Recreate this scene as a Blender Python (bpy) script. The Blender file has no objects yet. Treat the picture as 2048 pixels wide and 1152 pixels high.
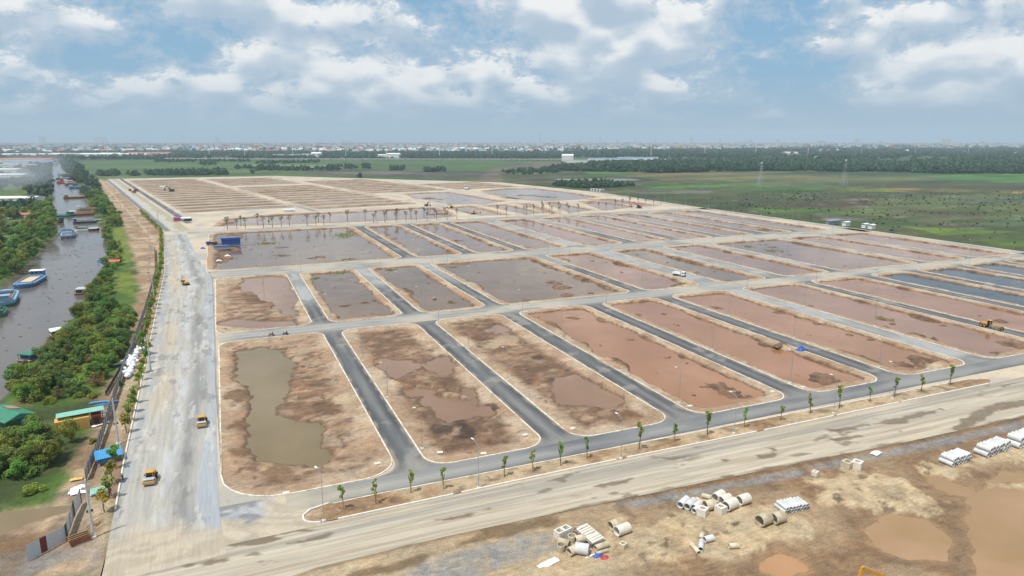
import bpy, bmesh, math, random
import numpy as np
from mathutils import Vector, Matrix
from mathutils.geometry import delaunay_2d_cdt

rnd = random.Random(7)
R = math.radians
scene = bpy.context.scene
COL = scene.collection

# ---------------------------------------------------------------- camera
F_PX, CX, CY, YH, CAM_H = 1360.0, 1024.0, 576.0, 280.0, 60.0
PITCH = math.atan((CY - YH) / F_PX)
HEAD = math.atan2(430.0 - CX, F_PX / math.cos(PITCH))
cam_data = bpy.data.cameras.new("camera")
cam_data.sensor_width = 36.0
cam_data.lens = 36.0 * F_PX / 2048.0
cam_data.clip_start = 0.5
cam_data.clip_end = 60000.0
cam = bpy.data.objects.new("camera", cam_data)
cam.location = (0, 0, CAM_H)
cam.rotation_euler = (R(90) - PITCH, 0, HEAD)
COL.objects.link(cam)
scene.camera = cam

# ---------------------------------------------------------------- sun, sky, exposure
SUN_ELEV = R(66)
SUN_DIR = Vector((-0.90 * math.cos(SUN_ELEV), -0.436 * math.cos(SUN_ELEV), math.sin(SUN_ELEV)))
sun_data = bpy.data.lights.new("sun", 'SUN')
sun_data.energy = 4.3
sun_data.angle = R(0.6)
sun_data.color = (1.0, 0.955, 0.89)
sun = bpy.data.objects.new("sun", sun_data)
sun.rotation_euler = SUN_DIR.to_track_quat('Z', 'Y').to_euler()
sun.location = (0, 0, 500)
COL.objects.link(sun)

scene.view_settings.view_transform = 'Standard'
scene.view_settings.look = 'None'
scene.view_settings.exposure = -0.07
scene.view_settings.gamma = 1.0
scene.view_settings.use_curve_mapping = False
scene.render.engine = 'CYCLES'
scene.cycles.use_denoising = True
scene.cycles.max_bounces = 5
scene.cycles.diffuse_bounces = 2
scene.cycles.glossy_bounces = 2
scene.cycles.transmission_bounces = 2
scene.cycles.transparent_max_bounces = 6
scene.cycles.volume_bounces = 0
scene.cycles.caustics_reflective = False
scene.cycles.caustics_refractive = False


def lin(r, g, b):
    def f(c):
        c /= 255.0
        return c / 12.92 if c <= 0.04045 else ((c + 0.055) / 1.055) ** 2.4
    return (f(r), f(g), f(b))


class NT:
    """small helper to write node trees"""
    def __init__(self, tree):
        self.t = tree
        self.n = tree.nodes
        self.l = tree.links

    def node(self, typ, ins=None, **props):
        n = self.n.new(typ)
        for k, v in props.items():
            setattr(n, k, v)
        if ins:
            for k, v in ins.items():
                self.put(n.inputs[k], v)
        return n

    def put(self, sock, v):
        if isinstance(v, bpy.types.NodeSocket):
            self.l.new(v, sock)
        elif isinstance(v, (tuple, list)) and len(v) == 3 and sock.type == 'RGBA':
            sock.default_value = (*v, 1.0)
        else:
            sock.default_value = v

    def math(self, op, a, b=0.0, c=0.0, clamp=False):
        n = self.node('ShaderNodeMath', operation=op, use_clamp=clamp)
        self.put(n.inputs[0], a)
        self.put(n.inputs[1], b)
        if op in ('MULTIPLY_ADD', 'COMPARE', 'SMOOTH_MIN'):
            self.put(n.inputs[2], c)
        return n.outputs[0]

    def vmath(self, op, a, b=(0, 0, 0)):
        n = self.node('ShaderNodeVectorMath', operation=op)
        self.put(n.inputs[0], a)
        self.put(n.inputs[1], b)
        return n.outputs[0]

    def noise(self, vec, scale, detail=4.0, rough=0.55, dist=0.0):
        n = self.node('ShaderNodeTexNoise', {'Vector': vec, 'Scale': scale, 'Detail': detail,
                                             'Roughness': rough, 'Distortion': dist})
        return n.outputs['Fac']

    def ramp(self, fac, lo, hi, a=0.0, b=1.0, smooth=True):
        n = self.node('ShaderNodeMapRange', clamp=True,
                      interpolation_type='SMOOTHSTEP' if smooth else 'LINEAR')
        self.put(n.inputs['Value'], fac)
        self.put(n.inputs['From Min'], lo)
        self.put(n.inputs['From Max'], hi)
        self.put(n.inputs['To Min'], a)
        self.put(n.inputs['To Max'], b)
        return n.outputs['Result']

    def mix(self, fac, a, b, blend='MIX'):
        n = self.node('ShaderNodeMix', data_type='RGBA', blend_type=blend, clamp_factor=True)
        self.put(n.inputs[0], fac)
        self.put(n.inputs[6], a)
        self.put(n.inputs[7], b)
        return n.outputs[2]


world = bpy.data.worlds.new("World")
scene.world = world
world.use_nodes = True
wt = NT(world.node_tree)
wt.n.clear()
SKY_S = 0.10
sky = wt.node('ShaderNodeTexSky', sky_type='NISHITA', sun_disc=False)
sky.sun_elevation = SUN_ELEV
sky.sun_rotation = math.atan2(SUN_DIR.x, SUN_DIR.y)
sky.altitude = 60.0
sky.air_density = 1.0
sky.dust_density = 1.5
sky.ozone_density = 1.5
tc = wt.node('ShaderNodeTexCoord')
dirv = wt.vmath('NORMALIZE', tc.outputs['Generated'])
sep = wt.node('ShaderNodeSeparateXYZ', {0: dirv})
zz = sep.outputs[2]
zc = wt.math('MAXIMUM', zz, 0.0)
# cloud field: 3D noise on the direction; heaps shrink towards the horizon, each with flat shaded base and lit top
zwarp = wt.math('POWER', wt.math('ADD', zc, 0.012), 0.70)
cvec = wt.node('ShaderNodeCombineXYZ', {0: sep.outputs[0], 1: sep.outputs[1], 2: wt.math('MULTIPLY', zwarp, 1.35)}).outputs[0]


def cloud_density(vec, fine=True):
    big = wt.noise(wt.vmath('ADD', vec, (3.1, 7.7, 0.4)), 5.2, 1.0, 0.5)
    mid = wt.noise(wt.vmath('ADD', vec, (1.3, 2.2, 5.1)), 15.0, 11.0 if fine else 1.5, 0.68 if fine else 0.5, 0.2)
    return wt.math('ADD', wt.math('MULTIPLY', big, 0.55), wt.math('MULTIPLY', mid, 0.66))


d0 = cloud_density(cvec)
d1 = cloud_density(wt.vmath('ADD', cvec, (-0.010, -0.004, 0.036)), False)
d2 = cloud_density(wt.vmath('ADD', cvec, (0.005, 0.002, -0.030)), False)
cover = wt.ramp(d0, 0.540, 0.585)
veil = wt.ramp(d0, 0.46, 0.56, 0.10, 0.86)
cover = wt.math('MAXIMUM', cover, veil)
lit = wt.ramp(wt.math('SUBTRACT', d2, d1), -0.12, 0.14, 0.30, 1.0)
crisp = wt.ramp(wt.math('SUBTRACT', d0, d1), -0.12, 0.10, 0.35, 1.0)
puff = wt.ramp(d0, 0.53, 0.62, 0.22, 1.0)
lit = wt.math('MULTIPLY', wt.math('MULTIPLY', lit, puff), crisp)
K = 1.0 / SKY_S
c_dark = tuple(c * K for c in lin(171, 195, 217))
c_lite = tuple(c * K for c in lin(255, 255, 254))
c_haze = tuple(c * K for c in lin(164, 190, 213))
cloud_col = wt.mix(lit, c_dark, c_lite)
blue_col = wt.mix(0.62, sky.outputs[0], tuple(c * K for c in lin(124, 188, 232)))
skyc = wt.mix(cover, blue_col, cloud_col)
hz = wt.ramp(zc, 0.006, 0.088, 1.0, 0.06)
hz = wt.math('MULTIPLY', hz, wt.ramp(zc, 0.10, 0.30, 1.0, 0.0))
skyc = wt.mix(hz, skyc, c_haze)
below = wt.ramp(zz, -0.02, 0.0, 1.0, 0.0)
skyc = wt.mix(below, skyc, c_haze)
bg = wt.node('ShaderNodeBackground', {'Color': skyc, 'Strength': SKY_S})
wo = wt.node('ShaderNodeOutputWorld')
wt.l.new(bg.outputs[0], wo.inputs[0])

# ---------------------------------------------------------------- helpers
_ch, _sh = math.cos(HEAD), math.sin(HEAD)
_cp, _sp = math.cos(PITCH), math.sin(PITCH)


def P(x, y, z=0.0):
    """pixel of the photograph (2048 wide) -> point of the level z"""
    a, b = (x - CX) / F_PX, -(y - CY) / F_PX
    fh = _cp + b * _sp
    up = -_sp + b * _cp
    t = (z - CAM_H) / up
    X, Y = a * t, fh * t
    return (X * _ch - Y * _sh, X * _sh + Y * _ch)


def PV(x, y, z=0.0):
    return Vector((*P(x, y, z), z))


def PP(pts, z=0.0):
    return [P(x, y, z) for x, y in pts]


def tag(o, label=None, cat=None, group=None, kind=None):
    if label:
        o["label"] = label
    if cat:
        o["category"] = cat
    if group:
        o["group"] = group
    if kind:
        o["kind"] = kind
    return o


def link(name, mesh, parent=None, loc=None, rz=None):
    o = bpy.data.objects.new(name, mesh)
    COL.objects.link(o)
    if parent:
        o.parent = parent
    if loc is not None:
        o.location = loc
    if rz is not None:
        o.rotation_euler = (0, 0, rz)
    return o


def thing(name, label, cat, loc, rz=0.0, group=None, scale=1.0):
    o = link(name, None, None, loc, rz)
    o.empty_display_size = 0.3
    if scale != 1.0:
        o.scale = (scale,) * 3
    return tag(o, label, cat, group)


def copy_tree(o, parent=None):
    c = o.copy()
    COL.objects.link(c)
    c.parent = parent
    for ch in o.children:
        copy_tree(ch, c)
    return c


def place(proto, state, loc, rz, label, group=None, scale=None):
    """first use takes the prototype itself, then copies of it and of its parts"""
    if state.get('used'):
        o = copy_tree(proto)
    else:
        state['used'] = True
        o = proto
    o.location = loc
    o.rotation_euler = (0, 0, rz)
    if scale is not None:
        o.scale = scale if isinstance(scale, tuple) else (scale,) * 3
    o["label"] = label
    if group:
        o["group"] = group
    return o


class MB:
    def __init__(self):
        self.v, self.f, self.m, self.s = [], [], [], []

    def _add(self, vs, fs, mi=0, smooth=False):
        b = len(self.v)
        self.v += [tuple(p) for p in vs]
        self.f += [tuple(b + i for i in q) for q in fs]
        self.m += [mi] * len(fs)
        self.s += [smooth] * len(fs)
        return self

    def box(self, c, s, mi=0, rz=0.0, rx=0.0, ry=0.0, taper=1.0):
        x, y, z = (k / 2 for k in s)
        M = Matrix.Rotation(rz, 3, 'Z') @ Matrix.Rotation(ry, 3, 'Y') @ Matrix.Rotation(rx, 3, 'X')
        vs = []
        for k in (-1, 1):
            t = taper if k == 1 else 1.0
            for a, b in ((-1, -1), (1, -1), (1, 1), (-1, 1)):
                vs.append(M @ Vector((a * x * t, b * y * t, k * z)) + Vector(c))
        return self._add(vs, [(3, 2, 1, 0), (4, 5, 6, 7), (0, 1, 5, 4), (1, 2, 6, 5), (2, 3, 7, 6), (3, 0, 4, 7)], mi)

    def cyl(self, p0, p1, r0, r1=None, n=8, mi=0, cap=True):
        r1 = r0 if r1 is None else r1
        p0, p1 = Vector(p0), Vector(p1)
        q = (p1 - p0).to_track_quat('Z', 'Y')
        vs = []
        for p, r in ((p0, r0), (p1, r1)):
            for i in range(n):
                a = 2 * math.pi * i / n
                vs.append(p + q @ Vector((r * math.cos(a), r * math.sin(a), 0)))
        fs = [(i, (i + 1) % n, n + (i + 1) % n, n + i) for i in range(n)]
        self._add(vs, fs, mi, True)
        if cap:
            self._add(vs[:n][::-1], [tuple(range(n))], mi)
            self._add(vs[n:], [tuple(range(n))], mi)
        return self

    def pipe(self, p0, p1, r, rin, n=20, mi=0):
        p0, p1 = Vector(p0), Vector(p1)
        q = (p1 - p0).to_track_quat('Z', 'Y')
        rings = []
        for p, rr in ((p0, r), (p1, r), (p1, rin), (p0, rin)):
            rings += [p + q @ Vector((rr * math.cos(2 * math.pi * i / n), rr * math.sin(2 * math.pi * i / n), 0)) for i in range(n)]
        for k in range(4):
            fs = [(k * n + i, k * n + (i + 1) % n, ((k + 1) % 4) * n + (i + 1) % n, ((k + 1) % 4) * n + i) for i in range(n)]
            b = len(self.v) if k == 0 else b
            if k == 0:
                self.v += [tuple(p) for p in rings]
            self.f += [tuple(b + i for i in f_) for f_ in fs]
            self.m += [mi] * n
            self.s += [k in (0, 2)] * n
        return self

    def prism(self, poly, axis, a, b, mi=0):
        """poly in the plane across `axis`, pushed from a to b"""
        n = len(poly)
        def pt(p, t):
            return {'x': (t, p[0], p[1]), 'y': (p[0], t, p[1]), 'z': (p[0], p[1], t)}[axis]
        vs = [pt(p, a) for p in poly] + [pt(p, b) for p in poly]
        fs = [tuple(range(n))[::-1], tuple(range(n, 2 * n))] + [(i, (i + 1) % n, n + (i + 1) % n, n + i) for i in range(n)]
        return self._add(vs, fs, mi)

    def quad(self, a, b, c, d, mi=0):
        return self._add([a, b, c, d], [(0, 1, 2, 3)], mi)

    def build(self, name, mats, parent=None, loc=None, rz=None, bevel=0.0):
        me = bpy.data.meshes.new(name)
        me.from_pydata(self.v, [], self.f)
        for m in (mats if isinstance(mats, (list, tuple)) else [mats]):
            me.materials.append(m)
        me.polygons.foreach_set('material_index', self.m)
        me.polygons.foreach_set('use_smooth', self.s)
        bm = bmesh.new()
        bm.from_mesh(me)
        bmesh.ops.recalc_face_normals(bm, faces=bm.faces)
        bm.to_mesh(me)
        bm.free()
        if any(self.s):
            me.set_sharp_from_angle(angle=R(40))
        o = link(name, me, parent, loc, rz)
        if bevel:
            b = o.modifiers.new('bevel', 'BEVEL')
            b.width = bevel
            b.segments = 2
        return o


# numpy value noise
def _hash(ix, iy, seed):
    h = (ix.astype(np.int64) * 374761393 + iy.astype(np.int64) * 668265263 + seed * 974634777) & 0x7fffffff
    h = ((h ^ (h >> 13)) * 1274126177) & 0x7fffffff
    h = h ^ (h >> 16)
    return (h & 0xffff) / 65535.0


def vnoise(x, y, seed=0):
    ix, iy = np.floor(x), np.floor(y)
    fx, fy = x - ix, y - iy
    fx, fy = fx * fx * (3 - 2 * fx), fy * fy * (3 - 2 * fy)
    a, b = _hash(ix, iy, seed), _hash(ix + 1, iy, seed)
    c, d = _hash(ix, iy + 1, seed), _hash(ix + 1, iy + 1, seed)
    return (a * (1 - fx) + b * fx) * (1 - fy) + (c * (1 - fx) + d * fx) * fy


def fbm(x, y, scale, octs=4, seed=0, gain=0.5):
    x, y = np.asarray(x, float) / scale, np.asarray(y, float) / scale
    s, a, t = 0.0, 1.0, 0.0
    for k in range(octs):
        s = s + a * vnoise(x + 17.3 * k, y - 9.1 * k, seed + k)
        t += a
        a *= gain
        x, y = x * 2.03, y * 2.03
    return s / t


def sdf(px, py, poly):
    """signed distance to a polygon, positive inside"""
    px, py = np.asarray(px, float), np.asarray(py, float)
    d = np.full(px.shape, 1e18)
    ins = np.zeros(px.shape, bool)
    n = len(poly)
    for i in range(n):
        ax, ay = poly[i]
        bx, by = poly[(i + 1) % n]
        ex, ey = bx - ax, by - ay
        wx, wy = px - ax, py - ay
        t = np.clip((wx * ex + wy * ey) / (ex * ex + ey * ey + 1e-12), 0, 1)
        d = np.minimum(d, (wx - ex * t) ** 2 + (wy - ey * t) ** 2)
        if ay != by:
            c = ((ay <= py) & (by > py)) | ((by <= py) & (ay > py))
            xx = ax + (py - ay) / (by - ay) * ex
            ins ^= c & (px < xx)
    return np.where(ins, 1, -1) * np.sqrt(d)


def smooth(e0, e1, x):
    t = np.clip((x - e0) / (e1 - e0), 0, 1)
    return t * t * (3 - 2 * t)


def lerp3(a, b, t):
    return np.asarray(a) * (1 - t[..., None]) + np.asarray(b) * t[..., None]


def C(r, g, b, k=0.67):
    return np.array(lin(r, g, b)) * k


def grid_mesh(name, X, Y, Z, colr=None, mat=None, rough=None, smooth_shade=True, parent=None, flip=False):
    ny, nx = X.shape
    v = np.stack([X, Y, Z], -1).reshape(-1, 3)
    i = np.arange(nx * ny).reshape(ny, nx)
    q = np.stack([i[:-1, :-1], i[:-1, 1:], i[1:, 1:], i[1:, :-1]], -1).reshape(-1, 4)
    if flip:
        q = q[:, ::-1]
    me = bpy.data.meshes.new(name)
    me.vertices.add(len(v))
    me.vertices.foreach_set('co', v.ravel())
    me.loops.add(len(q) * 4)
    me.loops.foreach_set('vertex_index', q.ravel())
    me.polygons.add(len(q))
    me.polygons.foreach_set('loop_start', np.arange(len(q)) * 4)
    me.update()
    me.polygons.foreach_set('use_smooth', np.full(len(q), smooth_shade))
    if colr is not None:
        at = me.color_attributes.new('Col', 'FLOAT_COLOR', 'POINT')
        rgba = np.concatenate([colr.reshape(-1, 3), np.full((len(v), 1), 1.0) if rough is None else rough.reshape(-1, 1)], 1)
        at.data.foreach_set('color', rgba.ravel())
    if mat:
        me.materials.append(mat)
    return link(name, me, parent)


def flat_poly(name, pts, z, mat, parent=None, holes=()):
    """flat sheet with holes"""
    vs, es = [], []
    for loop in [pts] + list(holes):
        b = len(vs)
        n = len(loop)
        vs += [Vector((p[0], p[1])) for p in loop]
        es += [(b + i, b + (i + 1) % n) for i in range(n)]
    ov, oe, of, *_ = delaunay_2d_cdt(vs, es, [], 2 if holes else 1, 1e-5)
    if holes:
        cx = np.array([(sum(ov[i].x for i in f) / len(f), sum(ov[i].y for i in f) / len(f)) for f in of])
        keep = sdf(cx[:, 0], cx[:, 1], pts) > 0
        for h in holes:
            hb = np.array(h)
            sel = (cx[:, 0] > hb[:, 0].min()) & (cx[:, 0] < hb[:, 0].max()) & (cx[:, 1] > hb[:, 1].min()) & (cx[:, 1] < hb[:, 1].max())
            idx = np.where(sel)[0]
            if len(idx):
                keep[idx] &= sdf(cx[idx, 0], cx[idx, 1], h) < 0
        of = [f for f, k in zip(of, keep) if k]
    me = bpy.data.meshes.new(name)
    me.from_pydata([(p.x, p.y, z) for p in ov], [], of)
    me.update()
    if len(me.polygons) and me.polygons[0].normal.z < 0:
        me.flip_normals()
    me.materials.append(mat)
    return link(name, me, parent)


def wobble(pts, amp, step, scale, seed=0):
    """a traced outline resampled and roughened"""
    out = []
    n = len(pts)
    for i in range(n):
        a, b = np.array(pts[i]), np.array(pts[(i + 1) % n])
        k = max(1, int(np.hypot(*(b - a)) / step))
        for j in range(k):
            out.append(a + (b - a) * j / k)
    o = np.array(out)
    dx = fbm(o[:, 0], o[:, 1], scale, 3, seed) - 0.5
    dy = fbm(o[:, 0], o[:, 1], scale, 3, seed + 50) - 0.5
    o[:, 0] += dx * 2 * amp
    o[:, 1] += dy * 2 * amp
    return [tuple(p) for p in o]


def rounded(x0, x1, y0, y1, r, n=6, radii=None):
    rr = radii or (r, r, r, r)
    out = []
    for (cx, cy, a0), q in zip(((x1, y1, 0), (x0, y1, 90), (x0, y0, 180), (x1, y0, 270)), rr):
        sx = -1 if cx == x1 else 1
        sy = -1 if cy == y1 else 1
        for k in range(n + 1):
            a = R(a0 + 90 * k / n)
            out.append((cx + sx * q + q * math.cos(a), cy + sy * q + q * math.sin(a)))
    return out


# ---------------------------------------------------------------- materials
def base_mat(name):
    m = bpy.data.materials.new(name)
    m.use_nodes = True
    t = NT(m.node_tree)
    t.n.clear()
    out = t.node('ShaderNodeOutputMaterial')
    bs = t.node('ShaderNodeBsdfPrincipled')
    t.l.new(bs.outputs[0], out.inputs[0])
    return m, t, bs, out


def paint(name, col, rough=0.5, metal=0.0, var=0.18, scale=3.0, dirt=0.25, dirt_col=None, spec=0.5, objvar=0.0, bump=0.0):
    """painted, cast or sheet surfaces of built things: grain, dust and wear"""
    m, t, bs, out = base_mat(name)
    co = t.node('ShaderNodeTexCoord').outputs['Object']
    n1 = t.noise(co, scale, 5, 0.6)
    n2 = t.noise(co, scale * 0.27, 4, 0.6)
    fac = t.ramp(n1, 0.3, 0.7, 1 - var, 1 + var)
    c = t.mix(1.0, col, t.node('ShaderNodeCombineColor', {0: fac, 1: fac, 2: fac}).outputs[0], 'MULTIPLY')
    c = t.mix(t.math('MULTIPLY', t.ramp(n2, 0.45, 0.72), dirt), c, dirt_col or lin(150, 128, 100))
    if objvar:
        oi = t.node('ShaderNodeObjectInfo').outputs['Random']
        f2 = t.ramp(oi, 0, 1, 1 - objvar, 1 + objvar * 0.6, False)
        c = t.mix(1.0, c, t.node('ShaderNodeCombineColor', {0: f2, 1: f2, 2: t.math('MULTIPLY', f2, 0.98)}).outputs[0], 'MULTIPLY')
    t.put(bs.inputs['Base Color'], c)
    t.put(bs.inputs['Roughness'], t.ramp(n1, 0.2, 0.8, max(0.03, rough - 0.12), min(1, rough + 0.15)))
    bs.inputs['Metallic'].default_value = metal
    bs.inputs['Specular IOR Level'].default_value = spec
    if bump:
        b = t.node('ShaderNodeBump', {'Height': n1, 'Strength': bump, 'Distance': 0.05})
        t.l.new(b.outputs[0], bs.inputs['Normal'])
    return m


def earth(name, scales=(0.12, 0.7, 4.0), amps=(0.14, 0.16, 0.16), bump=0.35, bdist=0.12, streak=None, rough=0.92, tint=0.05, clods=0.0, furrow=0.0):
    """ground whose broad colour is in the Col attribute (alpha = roughness); grain and clods come from noise"""
    m, t, bs, out = base_mat(name)
    pos = t.node('ShaderNodeNewGeometry').outputs['Position']
    if streak:
        pos_s = t.vmath('MULTIPLY', pos, streak)
    at = t.node('ShaderNodeAttribute', attribute_name='Col')
    c = at.outputs['Color']
    fac = None
    hs = []
    for k, (s, a) in enumerate(zip(scales, amps)):
        n = t.noise(pos_s if (streak and k != 2) else pos, s, 5, 0.6, 0.3)
        hs.append(n)
        f = t.ramp(n, 0.28, 0.72, 1 - a, 1 + a, False)
        fac = f if fac is None else t.math('MULTIPLY', fac, f)
    clod = t.ramp(t.noise(pos, scales[2] * 0.45, 6, 0.75, 0.2), 0.56, 0.66, 1.0, 1 - clods)
    fac = t.math('MULTIPLY', fac, clod)
    if furrow:
        mp = t.node('ShaderNodeMapping', {'Vector': pos, 'Rotation': (0, 0, 0.6), 'Scale': (0.35, 2.6, 1.0)}).outputs[0]
        fac = t.math('MULTIPLY', fac, t.ramp(t.noise(mp, 1.0, 6, 0.7, 0.8), 0.36, 0.64, 1 - furrow, 1 + furrow, False))
    warm = t.ramp(hs[0], 0.3, 0.7, 1 - tint, 1 + tint, False)
    g = t.node('ShaderNodeCombineColor', {0: t.math('MULTIPLY', fac, warm), 1: fac, 2: t.math('DIVIDE', fac, warm)}).outputs[0]
    c = t.mix(1.0, c, g, 'MULTIPLY')
    t.put(bs.inputs['Base Color'], c)
    t.put(bs.inputs['Roughness'], t.math('MULTIPLY', at.outputs['Alpha'], rough))
    bs.inputs['Specular IOR Level'].default_value = 0.3
    if bump:
        b = t.node('ShaderNodeBump', {'Height': t.math('ADD', t.math('MULTIPLY', hs[1], 0.6), hs[2]), 'Strength': bump, 'Distance': bdist})
        t.l.new(b.outputs[0], bs.inputs['Normal'])
    return m


def water_mat(name, col, rough=0.06, var=0.16, ripple=0.02, rs=1.2, vscale=0.05):
    m, t, bs, out = base_mat(name)
    pos = t.node('ShaderNodeNewGeometry').outputs['Position']
    n = t.noise(pos, vscale, 4, 0.55, 0.6)
    f = t.ramp(n, 0.25, 0.75, 1 - var, 1 + var, False)
    t.put(bs.inputs['Base Color'], t.mix(1.0, col, t.node('ShaderNodeCombineColor', {0: f, 1: f, 2: t.math('MULTIPLY', f, f)}).outputs[0], 'MULTIPLY'))
    bs.inputs['Roughness'].default_value = rough
    bs.inputs['IOR'].default_value = 1.33
    n2 = t.noise(t.vmath('MULTIPLY', pos, (1.0, 2.2, 1.0)), rs, 4, 0.6)
    n3 = t.noise(pos, rs * 0.11, 3, 0.5)
    h = t.math('MULTIPLY', n2, t.ramp(n3, 0.4, 0.65, 0.15, 1.0))
    b = t.node('ShaderNodeBump', {'Height': h, 'Strength': 1.0, 'Distance': ripple})
    t.l.new(b.outputs[0], bs.inputs['Normal'])
    return m


def leaf_mat(name, col, hue=(1, 1, 1), objvar=0.35, trans=0.3):
    m, t, bs, out = base_mat(name)
    at = t.node('ShaderNodeAttribute', attribute_name='Col').outputs['Color']
    oi = t.node('ShaderNodeObjectInfo').outputs['Random']
    f = t.ramp(oi, 0, 1, 1 - objvar, 1 + objvar, False)
    w = t.ramp(t.math('FRACT', t.math('MULTIPLY', oi, 7.31)), 0, 1, 0.65, 1.5, False)
    c = t.mix(1.0, at, col, 'MULTIPLY')
    c = t.mix(1.0, c, t.node('ShaderNodeCombineColor', {0: t.math('MULTIPLY', f, w), 1: f, 2: f}).outputs[0], 'MULTIPLY')
    t.put(bs.inputs['Base Color'], c)
    bs.inputs['Roughness'].default_value = 0.55
    bs.inputs['Specular IOR Level'].default_value = 0.35
    tr = t.node('ShaderNodeBsdfTranslucent', {'Color': t.mix(1.0, c, (1.25, 1.2, 0.5), 'MULTIPLY')})
    mx = t.node('ShaderNodeMixShader', {0: trans})
    t.l.new(bs.outputs[0], mx.inputs[1])
    t.l.new(tr.outputs[0], mx.inputs[2])
    t.l.new(mx.outputs[0], out.inputs[0])
    return m


M = {}
M['lot'] = earth('dug_earth', (0.16, 0.9, 4.0), (0.14, 0.22, 0.24), 0.9, 0.25, clods=0.32, furrow=0.15)
M['road'] = earth('dusty_road', (0.25, 1.3, 9.0), (0.08, 0.10, 0.10), 0.15, 0.02, tint=0.02, rough=0.95)
M['asph'] = earth('asphalt', (0.4, 1.6, 7.0), (0.07, 0.11, 0.16), 0.15, 0.02, streak=(2.4, 0.12, 1), tint=0.015, rough=0.9, clods=0.12)
M['front'] = earth('front_road_dust', (0.4, 1.5, 7.0), (0.06, 0.10, 0.13), 0.15, 0.02, streak=(0.12, 2.2, 1), tint=0.02, rough=0.95, clods=0.15)
M['bank'] = earth('bank_soil', (0.1, 0.8, 4.0), (0.2, 0.24, 0.26), 0.8, 0.25, clods=0.4)
M['field'] = earth('fields', (0.012, 0.06, 0.5), (0.28, 0.30, 0.25), 0.0, 0.1, streak=(0.35, 1.0, 1), tint=0.16)
M['kerb'] = paint('kerb_concrete', lin(214, 206, 192), 0.9, var=0.2, scale=1.2, dirt=0.75)
M['concrete'] = paint('cast_concrete', lin(214, 208, 196), 0.85, var=0.1, scale=2.0, dirt=0.35, dirt_col=lin(176, 160, 132), bump=0.2)
M['pipe_old'] = paint('weathered_concrete', lin(196, 184, 162), 0.9, var=0.2, scale=1.8, dirt=0.75, objvar=0.18, dirt_col=lin(150, 128, 98), bump=0.3)
M['pipe_new'] = paint('fresh_concrete', lin(200, 201, 202), 0.8, var=0.12, scale=1.5, dirt=0.4, objvar=0.12, dirt_col=lin(180, 170, 155), bump=0.15)
M['steel'] = paint('galvanised_steel', lin(176, 180, 184), 0.45, 0.6, var=0.08, dirt=0.15)
M['pole_conc'] = paint('spun_concrete', lin(186, 188, 188), 0.85, var=0.08)
M['white'] = paint('white_paint', lin(236, 236, 232), 0.5, var=0.06, dirt=0.15)
M['black'] = paint('black_rubber', lin(38, 37, 36), 0.8, var=0.2, dirt=0.35)
M['dark'] = paint('dark_steel', lin(62, 62, 64), 0.55, 0.3, var=0.2, dirt=0.3)
M['yellow'] = paint('yellow_paint', lin(206, 152, 52), 0.45, var=0.16, dirt=0.5)
M['orange'] = paint('orange_paint', lin(205, 98, 48), 0.5, var=0.12, dirt=0.3)
M['glass'] = paint('cab_glass', lin(28, 36, 40), 0.08, var=0.1, dirt=0.05)
M['blue'] = paint('blue_paint', lin(58, 112, 168), 0.5, var=0.2, dirt=0.4)
M['navy'] = paint('navy_tarpaulin', lin(42, 82, 164), 0.55, var=0.12, dirt=0.08, bump=0.4)
M['lblue'] = paint('light_blue_paint', lin(124, 162, 190), 0.5, var=0.2, dirt=0.45)
M['green'] = paint('green_paint', lin(46, 122, 96), 0.5, var=0.14, dirt=0.25)
M['dgreen'] = paint('dark_green_paint', lin(34, 84, 62), 0.55, var=0.15, dirt=0.25)
M['red'] = paint('red_paint', lin(176, 48, 42), 0.5, var=0.12, dirt=0.25)
M['pink'] = paint('pink_cloth', lin(214, 92, 92), 0.8, var=0.12)
M['purple'] = paint('purple_tarpaulin', lin(112, 66, 160), 0.6, var=0.12)
M['maroon'] = paint('maroon_sheet', lin(112, 42, 40), 0.5, var=0.1, dirt=0.15)
M['sheet'] = paint('grey_sheet_metal', lin(150, 160, 172), 0.4, 0.35, var=0.1, dirt=0.2)
M['sheet_w'] = paint('pale_sheet_metal', lin(196, 202, 210), 0.4, 0.3, var=0.06, dirt=0.15)
M['sheet_b'] = paint('blue_sheet_metal', lin(58, 148, 200), 0.4, 0.1, var=0.2, dirt=0.3)
M['teal'] = paint('turquoise_roof_sheet', lin(134, 196, 178), 0.5, 0.1, var=0.12, dirt=0.4)
M['ochre'] = paint('ochre_container', lin(214, 172, 96), 0.55, var=0.08, dirt=0.2)
M['rust'] = paint('rusted_steel', lin(122, 72, 48), 0.8, var=0.25, dirt=0.3)
M['wood'] = paint('weathered_timber', lin(160, 134, 100), 0.85, var=0.2)
M['bark'] = paint('bark', lin(104, 86, 68), 0.95, var=0.25, scale=6, dirt=0.2, bump=0.4)
M['sand'] = paint('sand_load', lin(206, 180, 140), 0.95, var=0.1, scale=2, dirt=0.2, bump=0.3)
M['sack'] = paint('white_woven_sack', lin(228, 230, 234), 0.7, var=0.1, scale=4, dirt=0.2, bump=0.5)
M['bwall'] = paint('white_render', lin(224, 222, 216), 0.85, var=0.06, scale=0.2, dirt=0.15)
M['bwin'] = paint('dark_window_bands', lin(120, 128, 136), 0.4, var=0.1, scale=0.3)
M['roof_red'] = paint('red_roof', lin(186, 98, 72), 0.8, var=0.12, scale=0.2)
M['roof_grey'] = paint('grey_roof', lin(150, 156, 160), 0.6, var=0.12, scale=0.2)
M['roof_pale'] = paint('pale_roof', lin(224, 226, 226), 0.55, var=0.08, scale=0.2)
M['roof_blue'] = paint('blue_roof', lin(104, 150, 186), 0.5, var=0.1, scale=0.2)
M['skin'] = paint('skin', lin(176, 128, 98), 0.6, var=0.05, dirt=0)
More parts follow.
